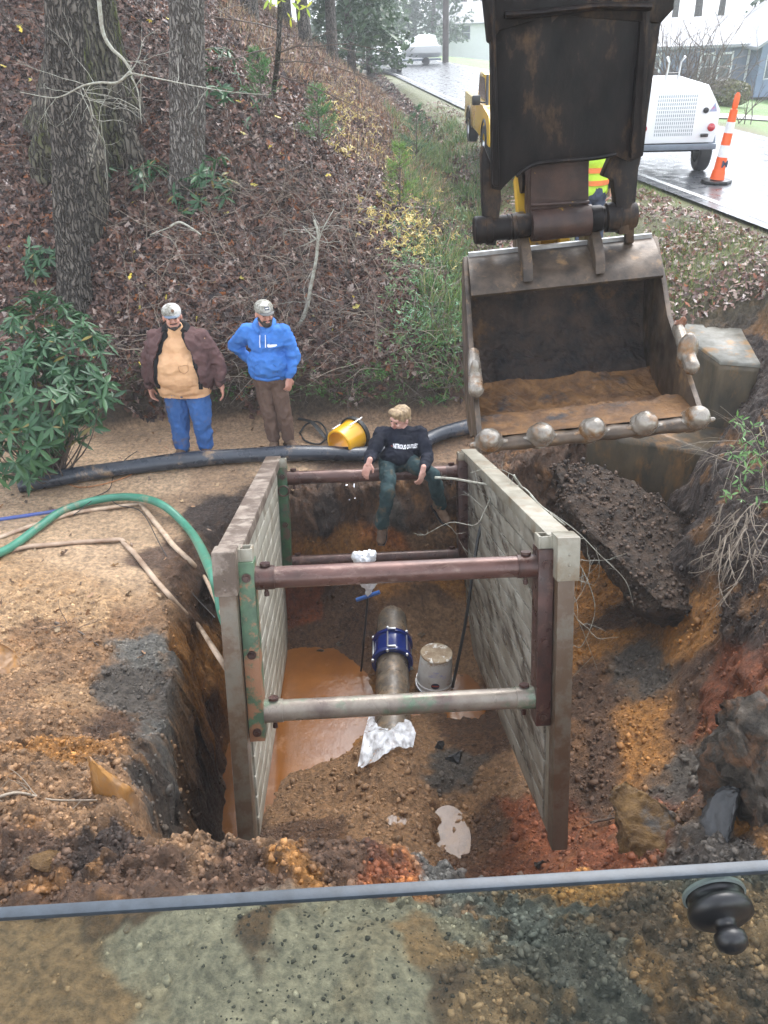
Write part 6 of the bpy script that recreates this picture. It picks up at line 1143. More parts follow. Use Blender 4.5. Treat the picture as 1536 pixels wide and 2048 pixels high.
bush('round_shrub', G(1458, 182, 30), (.75, .7, .42), 1400, ((.12, .13, .05), (.20, .18, .09)), 'small rounded olive shrub below the house corner', 'shrub', 3, twigs=10)
bush('young_tree', G(1483, 232, 22.5), (.45, .3, .75), 0, None, 'small bare young tree on the lawn in front of the blue wing', 'tree', 4, twigs=4)
strip2 = at(1540, 202, z=1.4)
yy = np.linspace(6.5, 40, 80); P_ = [(x_, float(np.interp(x_, [road_x(24.)+5, 30], [23.5, 26.5]))) for x_ in np.linspace(road_x(24.)+4.7, 34, 60)]
v = []; 
for x_, y_ in P_: v += [(x_, y_, gz(x_, y_)+.03), (x_, y_+1.7, gz(x_, y_+1.7)+.03)]
tag(link('driveway', np_mesh('driveway', v, np.array([(2*i, 2*i+2, 2*i+3, 2*i+1) for i in range(59)])), pm('gravel', (.42, .41, .39), (.3, .29, .28), scale=30, rough=.5), None, False), kind='structure')
# ================================================================== FAR TREES
def far_tree(x, y, h, w_, kind, label, seed, group):
    z_ = gz(x, y)-.3 if y < 300 else 0; rg = np.random.default_rng(seed); r2 = random.Random(seed); ro = empty('far_tree', (x, y, z_), label, 'tree', group); q = MB(); q.tube([(x, y, z_), (x+r2.gauss(0, .3), y, z_+h*.9)], [h*.022, h*.004], 8); q.build('trunk', M_bark, ro); q = MB()
    for _ in range(9 if kind == 'bare' else 5):
        t = r2.uniform(.35, .9); a = r2.uniform(0, 6.28); twiggy(q, (x, y, z_+h*t), (math.cos(a), math.sin(a), .9), h*.36*(1.2-t), h*.006, r2, 3 if kind == 'bare' else 1, .2, 0, 4 if kind == 'bare' else 2, 3)
    q.build('crown', M_twig, ro)
    if kind != 'bare':
        n = 2600; t = rg.uniform(.12, 1, n); a = rg.uniform(0, 6.28, n); cl = .65+.5*np.abs(fbm(np.cos(a)*2, np.sin(a)*2, t*7, 3, seed)*2); rr = w_*(1-t)**.6*rg.uniform(.3, 1, n)**.5*cl
        P = np.stack([x+rr*np.cos(a), y+rr*np.sin(a), z_+h*t], -1); mx_ = rg.uniform(0, 1, (n, 1)); A_, B_ = (((.03, .07, .03), (.07, .12, .05)) if kind == 'ever' else ((.12, .10, .06), (.18, .15, .08)))
        scatter('foliage', P, np.tile([[0, 0, 1.]], (n, 1)), rg.uniform(.25, .6, n)*h/11, OAK, OAKF, np.array(A_)*(1-mx_)+np.array(B_)*mx_, M_leaf, ro, tilt=.8)
rt = random.Random(12); k = 0
TL1 = ['bushy evergreen at the hilltop right above the roadside slope, nearest the road', 'evergreen crown overlapping the misty boat and the left end of the road', 'slim bare trunk at the hilltop just left of the evergreens', 'bare hilltop trunk right of the thin black sapling', 'pale bare trunk at the top of the slope left of the sapling', 'dark evergreen on the upper hill between pale trunk and sapling', 'bare hilltop tree behind the straight pale grey trunk', 'bare tree high on the hill left of the widest trunk', 'small evergreen at the top left corner of the slope', 'evergreen behind the bare hilltop trunks right of the sapling']
TL2 = ['misty evergreen just above the white car', 'broad misty evergreen left of the boat', 'misty bare tree directly above the boat', 'misty evergreen left of the utility pole', 'tallest misty evergreen between utility pole and excavator thumb', 'bare tree above the house roof right of the thumb', 'second bare tree above the house roof right of the thumb', 'bare tree above the blue house roof, nearest the evergreens', 'dark evergreen above the right end of the blue house', 'evergreen over the gabled wing of the house', 'evergreen past the gabled wing at the far right', 'misty evergreen behind the leafy hilltop']
for px, Y_, h, w_, kd in ((700, 34, 8, 2.2, 'ever'), (735, 38, 7, 2.0, 'ever'), (660, 30, 9, 2, 'bare'), (610, 26, 9, 2, 'bare'), (500, 22, 10, 2, 'bare'), (450, 24, 9, 2, 'ever'), (300, 20, 9, 2, 'bare'), (60, 17, 9, 2, 'bare'), (15, 15, 6, 1.3, 'ever'), (570, 30, 10, 2, 'ever')):
    p = at(px, 30, Y=Y_); far_tree(p.x, p.y, h, w_, kd, TL1[k], 50+k, 'trees along the hilltop'); k += 1
for px, Y_, h, w_, kd in ((745, 95, 17, 5, 'ever'), (790, 105, 18, 6, 'ever'), (830, 110, 17, 5, 'bare'), (865, 100, 15, 5, 'ever'), (930, 120, 20, 6, 'ever'), (1350, 70, 15, 5, 'bare'), (1400, 62, 16, 5, 'bare'), (1440, 66, 15, 5, 'bare'), (1575, 66, 12, 3.5, 'ever'), (1620, 56, 12, 4, 'ever'), (1650, 55, 13, 4, 'ever'), (690, 75, 15, 5, 'ever')):
    p = at(px, 30, Y=Y_); far_tree(p.x, p.y, h, w_, kd, TL2[k-10], 80+k, 'misty trees beyond the road'); k += 1
# ================================================================== HAZE
def haze():
    x0, x1, y0, y1, z0, z1 = -950, 990, -60, 1000, -14, 26
    zb = float(Z.min())-1; z0 = min(z0, zb)
    q = MB(); q.box(((x0+x1)/2, (y0+y1)/2, (z0+z1)/2), (x1-x0, y1-y0, z1-z0)); m = bpy.data.materials.new('haze'); m.use_nodes = True; t = m.node_tree; t.nodes.remove(t.nodes['Principled BSDF'])
    v_ = t.nodes.new('ShaderNodeVolumePrincipled'); v_.inputs['Color'].default_value = (.93, .97, 1, 1); v_.inputs['Density'].default_value = HAZE; v_.inputs['Anisotropy'].default_value = .2; L(t, v_.outputs[0], t.nodes['Material Output'].inputs['Volume'])
    o = q.build('haze', m); tag(o, kind='stuff')
# ================================================================== PEOPLE
_rm = remesh
def remesh(P, *a, **k):
    out = []
    for q_ in P:
        if q_[0] == 'e' and len(q_) > 3 and q_[3] is CURH[0]: q_ = ('e', q_[1], tuple(r_*1.14 for r_ in q_[2]), q_[3])
        out.append(q_)
    return _rm(out, *a, **k)
CURH = [None]
M_skin = pm('skin', (.56, .30, .22), (.46, .22, .16), scale=9, rough=.5, bump=.08, bscale=120, bdist=.001, sss=.12)
M_skin2 = pm('fair_skin', (.62, .36, .28), (.52, .26, .20), scale=9, rough=.5, bump=.08, bscale=120, bdist=.001, sss=.12)
M_hairb = pm('dark_hair', (.035, .022, .016), (.015, .010, .008), scale=60, rough=.6, bump=.8, bscale=160, bdist=.004)
M_blond = pm('blond_hair', (.42, .30, .165), (.17, .11, .06), scale=34, rough=.5, bump=1, bscale=90, bdist=.006, stretch=(1, 1, .4))
M_eye = pm('eye', (.03, .02, .02), rough=.2, bump=0); M_lip = pm('lip', (.36, .13, .11), rough=.5, bump=0)
def cloth(name, c, c2, c3=None, t3=(.55, .68), rough=.85, scale=5, b=.35): return pm(name, c, c2, scale=scale, rough=rough, bump=b, bscale=70, bdist=.006, c3=c3, c3s=3.5, c3t=t3, spec=.25)
M_jack = cloth('brown_jacket', (.115, .062, .058), (.075, .040, .038)); M_lin = cloth('black_lining', (.012, .012, .013), (.008, .008, .009)); M_tee = cloth('tan_shirt', (.66, .40, .22), (.56, .32, .17), (.42, .23, .12), (.56, .75), b=.2)
M_jean = cloth('blue_jeans', (.06, .16, .42), (.04, .11, .30), (.15, .12, .10), (.52, .66)); M_hood = cloth('blue_hoodie', (.060, .20, .56), (.045, .155, .46), (.07, .13, .28), (.6, .75)); M_pant = cloth('brown_trousers', (.145, .092, .068), (.105, .065, .048))
M_navy = cloth('navy_hoodie', (.008, .010, .020), (.005, .006, .012)); M_work = cloth('green_grey_trousers', (.030, .060, .062), (.018, .036, .040), (.15, .115, .07), (.53, .66)); M_boot = cloth('muddy_boot', (.20, .13, .085), (.10, .065, .045), b=.8); M_camo = cloth('camo_cap', (.34, .33, .29), (.14, .13, .10), (.55, .54, .50), (.5, .56), scale=40)
M_vest = pm('vest_yellow', (.55, .85, .05), rough=.6, bump=.1); M_vor = pm('vest_orange', (.85, .22, .05), rough=.6, bump=.1)
def hand_prims(w, d, n, side, curl=.5, s=1.0):
    """w wrist, d finger direction, n palm normal, side = +1/-1 thumb side along d x n"""
    d = Vector(d).normalized(); n = Vector(n); n = (n-d*n.dot(d)).normalized(); b = d.cross(n)*side; w = Vector(w); P = []
    P.append(('c', w-d*.03*s, .028*s, w+d*.02*s, .028*s)); m_ = Matrix((b, n, d)).transposed(); P.append(('e', w+d*.055*s, (.043*s, .017*s, .055*s), m_))
    for k, (o, l) in enumerate(((.030, .072), (.010, .080), (-.011, .074), (-.030, .060))):
        k0 = w+d*.095*s+b*o*s; c1 = curl*(.5+.12*k); d1 = (d*math.cos(c1)+n*math.sin(c1)); k1 = k0+d1*l*.5*s; c2 = curl*(1.3+.15*k); d2 = (d*math.cos(c2)+n*math.sin(c2)); k2 = k1+d2*l*.5*s+b*o*.1
        P += [('c', w+d*.05*s+b*o*.8*s, .010*s, k0, .0105*s), ('c', k0, .0105*s, k1, .0092*s), ('c', k1, .0092*s, k2, .0078*s)]
    t0 = w+d*.02*s+b*.028*s; t1 = t0+(d*.75+b*.8+n*.25).normalized()*.042*s; t2 = t1+(d*1+b*.15+n*.4).normalized()*.036*s
    P += [('c', t0, .014*s, t1, .0125*s), ('c', t1, .0115*s, t2, .0092*s)]; return P
def person(label, org, yaw, J, build, mats, skin=M_skin, group='road crew at the pit'):
    A_ = Matrix.Rotation(yaw, 3, 'Z'); org = Vector(org); root = empty('person', org, label, 'person')
    def W(p): return org+A_@Vector(p)
    j = {k: (W(v) if len(v) == 3 and not hasattr(v[0], '__len__') else v) for k, v in J['pts'].items()}
    Hm = A_@Euler(J['head_rot']).to_matrix(); hc = j['head']; CURH[0] = Hm
    HS = 1.14
    def hd(x, y, z): return hc+Hm@Vector((x, y, z))*HS
    ft = J.get('fat', 1.0); P = [('e', hd(0, .012, .025), (.076*(.9+.1*ft), .094, .092), Hm), ('e', hd(0, -.012, -.045), (.060*(.85+.15*ft), .072, .070), Hm), ('e', hd(0, -.055, -.085), (.028, .026, .022), Hm), ('e', hd(0, -.098, -.018), (.013, .020, .018), Hm), ('c', hd(0, -.086, .02), .010, hd(0, -.104, -.022), .013), ('e', hd(0, -.072, .035), (.055, .020, .014), Hm), ('e', hd(.036, -.066, -.022), (.022, .02, .022), Hm), ('e', hd(-.036, -.066, -.022), (.022, .02, .022), Hm),
        ('e', hd(.080*(.9+.1*ft), .012, -.005), (.010, .018, .030), Hm), ('e', hd(-.080*(.9+.1*ft), .012, -.005), (.010, .018, .030), Hm), ('e', hd(0, -.088, -.058), (.022, .012, .009), Hm)]
    P += [('c', hd(0, .015, -.05), .058*ft**.5, j['neck'], .066*ft**.5), ('c', j['neck'], .055, j['chest'], .07), ('c', j['chest'], .075, j['pelvis'], .09)]
    for s_ in 'LR':
        P += [('c', j['sh'+s_], .05, j['el'+s_], .042), ('c', j['el'+s_], .042, j['wr'+s_], .028), ('c', j['chest'], .06, j['sh'+s_], .045), ('c', j['pelvis'], .08, j['hip'+s_], .07), ('c', j['hip'+s_], .065, j['kn'+s_], .055), ('c', j['kn'+s_], .052, j['an'+s_], .036)]
        d, n, sd_, cu = J['hand'+s_]; P += hand_prims(j['wr'+s_], A_@Vector(d), A_@Vector(n), sd_, cu, 1.05)
    body = link('body', remesh(P, .0052, 3, 'body'), skin, root)
    for e in (-1, 1):
        q = MB(); q.ball(hd(e*.031, -.079, .006), (.013, .008, .0055), Hm); q.build('eye', M_eye, body, smooth=True)
        q = MB(); q.ball(hd(e*.032, -.086, .028), (.020, .006, .004), Hm); q.build('eyebrow', mats['hair'], body, smooth=True)
    q = MB(); q.ball(hd(0, -.092, -.050), (.024, .008, .005), Hm); q.build('mouth', M_lip, body, smooth=True)
    build(j, W, A_, hd, Hm, root, body, mats); return root
def folds(me, amp=.012, sc=9, s=0, st=(1, 1, 1)):
    amp *= 1.45
    return vdisp(me, lambda a, nn: a+nn*(amp*(1-2*np.abs(fbm(a[:, 0]*sc*st[0], a[:, 1]*sc*st[1], a[:, 2]*sc*st[2], 3, s)*1.6))+amp*.5*fbm(a[:, 0]*sc*3, a[:, 1]*sc*3, a[:, 2]*sc*3, 2, s+3))[:, None])
def cap_on(hd, Hm, root, m, brim=M_camo, fit=1.0, logo=None):
    P = [('e', hd(0, .008, .062), (.090*fit, .106*fit, .072), Hm), ('e', hd(0, .006, .045), (.089*fit, .104*fit, .05), Hm)]
    me = remesh(P, .005, 2); o = link('cap', me, m, root)
    q = MB(); n = 14; vs = []
    for i in range(n+1):
        a = math.pi*i/n; x = math.cos(a)*.074*fit; y = -.085*fit-math.sin(a)*.055; 
        for u_ in (0, 1): yy = (-.075*fit)*(1-u_)+y*u_; vs.append(tuple(hd(x*(1-.05*u_), yy, .044-.10*(x**2)*14*.6-.018*u_*math.sin(a))))
    q.add(vs, [(2*i, 2*i+1, 2*i+3, 2*i+2) for i in range(n)]); b_ = q.build('brim', brim, o); sm = b_.modifiers.new('s', 'SOLIDIFY'); sm.thickness = .006
    return o
def legs(j, root, m, rh, rk, ra, rp, seed, name='trousers', extra=(), cuff=0, st=(1, 1, .6)):
    P = [('e', j['pelvis'], rp)]+list(extra)
    for s_ in 'LR': P += [('c', j['hip'+s_], rh, j['kn'+s_], rk), ('c', j['kn'+s_], rk, j['an'+s_]+Vector((0, 0, .02+cuff)), ra)]
    return link(name, folds(remesh(P, .010, 5), .010, 9, seed, st), m, root)
def boots(j, root, m, dirs, s=1.0):
    for s_ in 'LR':
        a = j['an'+s_]; d = Vector(dirs[s_]).normalized(); z = -.085; sd = d.cross(Vector((0, 0, 1))).normalized(); U_ = sd.cross(d)
        P = [('c', a+Vector((0, 0, .07)), .058*s, a, .055*s), ('c', a+U_*-.035, .052*s, a+d*.10*s+U_*-.045, .048*s), ('e', a+d*.145*s+U_*-.050, (.05*s, .062*s, .036*s), Matrix((sd, d, U_)).transposed()), ('e', a-d*.03+U_*-.06, (.042*s, .045*s, .035*s), Matrix((sd, d, U_)).transposed())]
        o = link('boot', folds(remesh(P, .007, 3), .004, 20, 3), m, root); q = MB(); q.prism([(-.045*s, -.075*s), (.045*s, -.075*s), (.052*s, .05*s), (.056*s, .14*s), (.035*s, .205*s), (-.035*s, .205*s), (-.056*s, .14*s), (-.052*s, .05*s)], -.098, -.078, Matrix((sd, d, U_)).transposed(), a); q.build('sole', M_bkp, o)
# ---- man 1: heavy, tan shirt, open brown jacket, jeans
def b1_(j, W, A_, hd, Hm, root, body, mt):
    TP = [('e', W((0, -.03, 1.02)), (.325, .255, .23)), ('e', W((0, -.04, 1.13)), (.31, .24, .21)), ('e', W((0, .0, 1.32)), (.25, .17, .15)), ('c', W((-.13, .01, 1.42)), .085, W((.13, .01, 1.42)), .085), ('c', j['neck'], .078, W((0, 0, 1.38)), .11), ('c', W((-.12, -.04, .90)), .19, W((.12, -.04, .90)), .19), ('c', W((-.13, -.04, .80)), .165, W((.13, -.04, .80)), .165)]
    for s_, e in (('L', 1), ('R', -1)): TP.append(('c', W((e*.15, .01, 1.40)), .09, j['sh'+s_], .085))
    tee = folds(remesh(TP, .010, 6), .007, 6, 2, (1, 1, 1.6))
    b = bmesh.new(); b.from_mesh(tee); cut = [v_ for v_ in b.verts if (A_.inverted()@(v_.co-W((0, 0, 0)))).z < .785]; bmesh.ops.delete(b, geom=cut, context='VERTS'); b.to_mesh(tee); b.free(); sh = link('shirt', tee, mt['tee'], root)
    # breast pocket outline
    bv = bvh_of(sh); q = MB(); P = [W((.055+.10*u_, -.5, 1.20-.085*v_)) for u_, v_ in ((0, 0), (.08, .8), (.5, 1.1), (.92, .8), (1, 0), (0, .02))]; out_ = []
    for a_, c_ in zip(P[:-1], P[1:]):
        for k in range(8):
            p = a_.lerp(c_, k/8); h_ = bv.ray_cast(p, A_@Vector((0, 1, 0)))
            if h_[0]: out_.append(h_[0]+A_@Vector((0, -.001, 0)))
    if len(out_) > 3: q.tube(out_, .0035, 5); q.build('pocket_seam', cloth('tan_seam', (.40, .22, .12), (.35, .2, .1)), sh)
    JP = [('e', W((0, -.02, 1.06)), (.385, .29, .25)), ('e', W((0, -.02, 1.20)), (.37, .265, .22)), ('e', W((0, -.01, 1.32)), (.35, .23, .20)), ('c', W((-.15, .02, 1.42)), .105, W((.15, .02, 1.42)), .105), ('c', W((-.16, -.01, .95)), .18, W((.16, -.01, .95)), .18)]
    for s_ in 'LR': JP += [('c', j['sh'+s_]+Vector((0, 0, .0)), .105, j['el'+s_], .088), ('c', j['el'+s_], .088, j['wr'+s_]+Vector((0, 0, .05)), .055)]
    me = folds(remesh(JP, .010, 5), .011, 7, 5, (1, 1, 1.3)); b = bmesh.new(); b.from_mesh(me); iv = A_.inverted(); o_ = W((0, 0, 0)); kill = []
    for v_ in b.verts:
        p = iv@(v_.co-o_)
        lim = float(np.interp(p.z, [.78, .90, 1.05, 1.25, 1.40, 1.52], [.245, .262, .262, .225, .165, .11])); lim2 = lim*(1 if p.x < 0 else .97)
        if (abs(p.x) < lim2 and p.y < .02) or p.z < .83 and abs(p.x) < .29 or (p.z > 1.46 and abs(p.x) < .10 and p.y < .06): kill.append(v_)
    bmesh.ops.delete(b, geom=kill, context='VERTS'); b.to_mesh(me); b.free(); jk = link('jacket', me, mt['jacket'], root); sm = jk.modifiers.new('s', 'SOLIDIFY'); sm.thickness = .018; sm.offset = -1
    # dark lining strips along the open front, collar and cuffs
    for e in (-1, 1):
        q = MB(); P = []
        for z_ in np.linspace(.90, 1.50, 26):
            lim = float(np.interp(z_, [.78, .90, 1.05, 1.25, 1.40, 1.52], [.245, .262, .262, .225, .165, .11])); h_ = bv.ray_cast(W((e*(lim-.022), -.6, z_)), A_@Vector((0, 1, 0)))
            if h_[0]: P.append(h_[0]+A_@Vector((0, -.006, 0)))
        q.tube(P, [.026+.012*(i/len(P))**2 for i in range(len(P))], 8, True, .45, up=tuple(A_@Vector((0, -1, 0)))); q.build('lining', M_lin, jk)
        q = MB(); w_ = j['wrR' if e < 0 else 'wrL']; q.tube([w_+Vector((0, 0, .03)), w_+Vector((0, 0, .075))], [.050, .056], 16); q.build('cuff', cloth('dark_knit', (.05, .028, .026), (.03, .018, .016)), jk)
    q = MB(); q.tube(catmull([W((-.105, -.05, 1.50)), W((-.11, .05, 1.53)), W((0, .11, 1.54)), W((.11, .05, 1.53)), W((.105, -.05, 1.50))], 6), .045, 12); q.build('hood', M_lin, jk)
    P = [('e', j['pelvis']+Vector((0, -.02, .02)), (.245, .20, .16))]
    legs(j, root, mt['legs'], .142, .108, .088, (.235, .19, .15), 7, 'jeans', P, .0); boots(j, root, mt['boot'], {'L': A_@Vector((.25, -1, 0)), 'R': A_@Vector((-.1, -1, 0))})
    link('hair', remesh([('e', hd(0, .035, .0), (.080, .085, .075), Hm)], .006, 2), mt['hair'], body); link('beard', remesh([('e', hd(0, -.060, -.088), (.036, .028, .022), Hm), ('c', hd(-.03, -.083, -.043), .007, hd(.03, -.083, -.043), .007), ('c', hd(-.055, -.03, -.07), .02, hd(0, -.065, -.095), .022), ('c', hd(.055, -.03, -.07), .02, hd(0, -.065, -.095), .022)], .005, 2), mt['hair'], body)
    c_ = cap_on(hd, Hm, root, M_camo, cloth('cap_brim', (.20, .25, .33), (.13, .16, .2), (.35, .36, .33), (.5, .6)), 1.02); q = MB(); q.lathe([(0, 0), (.017, 0), (.016, .003), (0, .004)], hd(.012, -.094, .082), Hm@Matrix.Rotation(R(72), 3, 'X'), 16); q.build('badge', cloth('badge', (.25, .12, .06), (.1, .08, .06)), c_)
J1 = dict(pts=dict(head=(.0, -.035, 1.665), neck=(0, .0, 1.54), chest=(0, .0, 1.32), pelvis=(0, .0, .86), shL=(.255, .02, 1.40), shR=(-.255, .02, 1.40), elL=(.395, .03, 1.12), elR=(-.40, .03, 1.12), wrL=(.435, -.05, .88), wrR=(-.40, -.06, .86), hipL=(.125, 0, .80), hipR=(-.125, 0, .80), knL=(.135, -.03, .44), knR=(-.145, -.01, .44), anL=(.115, .0, .10), anR=(-.16, -.02, .10)), head_rot=(R(-4), 0, R(20)), handL=((.05, -.1, -1), (-1, -.2, 0), 1, .5), handR=((.25, -.35, -1), (1, -.1, .1), -1, .6), fat=1.35)
f1 = at(395, 905, z=gz(-2.2, 8.55)); person('heavy man in a tan shirt, open brown jacket, blue jeans and pale cap', (f1.x, f1.y, gz(f1.x, f1.y)-.0), R(-6), J1, b1_, dict(hair=M_hairb, tee=M_tee, jacket=M_jack, legs=M_jean, boot=M_boot))
# ---- man 2: blue hoodie, brown trousers, hand on hip
def b2_(j, W, A_, hd, Hm, root, body, mt):
    TP = [('e', W((0, -.035, 1.08)), (.225, .20, .20)), ('e', W((.01, -.02, 1.30)), (.22, .15, .17)), ('c', W((-.12, .01, 1.42)), .085, W((.12, .01, 1.42)), .085), ('c', W((-.10, -.02, .98)), .125, W((.10, -.02, .98)), .125), ('e', W((-.1, -.04, 1.02)), (.11, .12, .12))]
    for s_ in 'LR': TP += [('c', W((0, .0, 1.38)), .12, j['sh'+s_], .095), ('c', j['sh'+s_], .092, j['el'+s_], .075), ('c', j['el'+s_], .072, j['wr'+s_].lerp(j['el'+s_], .1), .048)]
    sh = link('hoodie', folds(remesh(TP, .010, 5), .010, 7, 15, (1, 1, 1.4)), mt['tee'], root)
    q = MB(); q.tube(catmull([W((-.03, -.09, 1.44)), W((-.095, -.02, 1.49)), W((-.07, .08, 1.53)), W((.02, .11, 1.54)), W((.095, .05, 1.52)), W((.08, -.05, 1.48)), W((.03, -.09, 1.44))], 6), .036, 12); q.build('hood', mt['tee'], sh, smooth=True)
    bv = bvh_of(sh); X_ = A_@Vector((1, 0, 0)); F_ = A_@Vector((0, -1, 0))
    q = MB(); P = [(-.055, .012), (-.05, .024), (-.03, .026), (-.02, .016), (.0, .014), (.045, .006), (.05, -.006), (.03, -.014), (-.02, -.016), (-.045, -.012), (-.055, 0)]
    vs = []
    for x_, z_ in P: h_ = bv.ray_cast(W((.10+x_, -.6, 1.315+z_)), -F_); vs.append(tuple((h_[0] or W((.1+x_, -.2, 1.315+z_)))+F_*.004))
    q.add(vs, [tuple(range(len(vs)))]); q.build('chest_logo', pm('white_print', (.8, .82, .85), rough=.6, bump=0), sh, auto=False)
    q = MB(); q.tube([W((-.14, -.13, .93)), W((0, -.16, .915)), W((.14, -.13, .93))], .03, 10, True, .8); q.build('waistband', mt['tee'], sh)
    q = MB(); P = []
    for x_, z_ in ((-.13, 1.0), (-.10, 1.11), (.10, 1.11), (.13, 1.0)):
        h_ = bv.ray_cast(W((x_, -.6, z_)), -F_); P.append((h_[0] or W((x_, -.2, z_)))+F_*.002)
    q.tube(catmull(P, 8), .004, 6); q.build('pocket_seam', cloth('hood_seam', (.035, .12, .36), (.03, .1, .3)), sh)
    for e in (-1, 1): q = MB(); q.tube([W((e*.03, -.135, 1.43)), W((e*.032, -.175, 1.37)), W((e*.03, -.20, 1.31))], .004, 6); q.build('drawstring', M_wh, sh)
    legs(j, root, mt['legs'], .105, .082, .078, (.185, .145, .13), 17, 'trousers', [('e', j['pelvis']+Vector((0, 0, .06)), (.19, .15, .12))], .03); boots(j, root, mt['boot'], {'L': A_@Vector((.75, -1, 0)), 'R': A_@Vector((.05, -1, 0))}, 1.02)
    link('hair', remesh([('e', hd(0, .035, .0), (.077, .08, .07), Hm)], .006, 2), mt['hair'], body); link('beard', remesh([('e', hd(0, -.058, -.085), (.045, .038, .036), Hm), ('c', hd(-.04, -.078, -.05), .010, hd(.04, -.078, -.05), .010), ('c', hd(-.064, -.015, -.04), .018, hd(-.02, -.06, -.09), .03), ('c', hd(.064, -.015, -.04), .018, hd(.02, -.06, -.09), .03)], .005, 2), mt['hair'], body)
    c_ = cap_on(hd, Hm, root, M_camo, cloth('grey_brim', (.16, .16, .155), (.12, .12, .12)), 1.0)
    q = MB(); q.box(hd(0, -.101, .082), (.05, .004, .034), Hm@Matrix.Rotation(R(-18), 3, 'X'), ch=.001); bd_ = q.build('badge', M_ink, c_); q = MB(); q.box(hd(0, -.105, .084), (.034, .003, .012), Hm@Matrix.Rotation(R(-18), 3, 'X')); q.build('badge_print', M_wh, bd_)
J2 = dict(pts=dict(head=(.03, -.055, 1.645), neck=(.01, .0, 1.53), chest=(0, .0, 1.32), pelvis=(.0, .0, .88), shL=(.205, .0, 1.40), shR=(-.205, .03, 1.41), elL=(.30, .0, 1.13), elR=(-.39, .11, 1.22), wrL=(.235, -.09, .905), wrR=(-.20, .10, 1.03), hipL=(.095, 0, .82), hipR=(-.095, 0, .82), knL=(.115, -.02, .46), knR=(-.055, -.03, .46), anL=(.14, -.02, .10), anR=(-.03, -.04, .10)), head_rot=(R(2), 0, R(28)), handL=((-.1, -.25, -1), (-.6, .8, 0), 1, .7), handR=((.8, -.3, -.3), (0, -.3, -1), -1, .5), fat=1.1)
f2 = at(556, 890, z=gz(-1.2, 8.8)); person('bearded man in a bright blue hoodie and brown trousers, hand on hip', (f2.x, f2.y, gz(f2.x, f2.y)), R(-4), J2, b2_, dict(hair=M_hairb, tee=M_hood, legs=M_pant, boot=M_boot))
# ---- man 3: seated on the far spreader (points given in the world through the photo and true depth)
sb = bp_(.30, 3.54, .0)                       # seat point on the far upper spreader
def s3(px, py, D): return at(px, py, D=D)
D0 = float((sb-Vector(CAM)).dot(Vector(_f)))
pel = s3(822, 915, D0-.02); pel = sb+Vector((0, .0, .17)); 
def b3_(j, W, A_, hd, Hm, root, body, mt):
    c = j['chest']; p = j['pelvis']; TP = [('e', c+Vector((0, -.0, -.02)), (.185, .135, .17)), ('e', p.lerp(c, .35), (.175, .135, .17)), ('e', p+Vector((0, 0, .06)), (.18, .145, .10)), ('c', j['neck']+Vector((-.02, 0, -.06)), .075, c, .10), ('c', j['shR'], .075, j['shL'], .075)]
    for s_ in 'LR': TP += [('c', j['neck']+Vector((0, 0, -.02)), .068, j['sh'+s_], .078), ('c', j['sh'+s_], .08, c, .13), ('c', j['sh'+s_], .082, j['el'+s_], .066), ('c', j['el'+s_], .064, j['wr'+s_].lerp(j['el'+s_], .10), .042)]
    sh = link('hoodie', folds(remesh(TP, .009, 5), .010, 8, 25), mt['tee'], root)
    n_ = j['neck']; q = MB(); q.tube(catmull([n_+Vector(v_) for v_ in ((-.02, -.09, -.055), (-.095, -.03, -.02), (-.085, .06, .015), (.0, .10, .03), (.09, .05, .02), (.085, -.04, -.015), (.01, -.09, -.05))], 6), .032, 12); q.build('hood', mt['tee'], sh, smooth=True)
    bv = bvh_of(sh); X_ = Vector((1, -.02, -.08)).normalized(); F_ = Vector((0, -1, .15)).normalized(); 
    if True: text_on('NITROUS OUTLET', .052, sh, pm('white_letters', (.85, .85, .87), rough=.6, bump=0), bv, c+Vector((.012, -.1, .075)), X_, F_.cross(X_)*-1 if F_.cross(X_).z < 0 else F_.cross(X_), F_, bold=.0016, off=.010, sx=.62)
    q = MB(); vs = []
    for x_, z_ in ((-.155, -.024), (-.02, -.030), (-.02, -.026), (-.155, -.019)): o_ = c+Vector((.012, 0, .075))+X_*x_+Vector((0, 0, z_)); h_ = bv.ray_cast(o_+F_*.4, -F_); vs.append(tuple((h_[0] or o_)+F_*.005))
    q.add(vs, [(0, 1, 2, 3)]); q.build('logo_underline', M_red, sh, auto=False)
    legs(j, root, mt['legs'], .092, .070, .066, (.165, .14, .11), 27, 'trousers', [('c', p, .13, j['hipL'], .095), ('c', p, .13, j['hipR'], .095)], 0)
    boots(j, root, mt['boot'], {'R': (-.15, -.8, -.75), 'L': (.45, -.6, -.5)}, 1.0)
    me = remesh([('e', hd(0, .022, .045), (.084, .100, .085), Hm), ('e', hd(0, -.035, .095), (.066, .055, .03), Hm), ('e', hd(-.03, -.05, .10), (.04, .04, .022), Hm), ('e', hd(0, .055, -.02), (.07, .055, .06), Hm)], .005, 2); vdisp(me, lambda a, nn: a+nn*(.010*fbm(a[:, 0]*38, a[:, 1]*38, a[:, 2]*20, 3, 5)+.004)[:, None])
    b = bmesh.new(); b.from_mesh(me); b.to_mesh(me); b.free(); link('hair', me, mt['hair'], body)
    link('beard', remesh([('e', hd(0, -.062, -.086), (.03, .02, .018), Hm)], .005, 2), pm('stubble', (.30, .18, .10), (.2, .11, .07), scale=50, rough=.7), body)
def wp(*a): return tuple(Vector(a))
O3 = Vector(pel)
rel = lambda v: tuple(Vector(v)-O3)
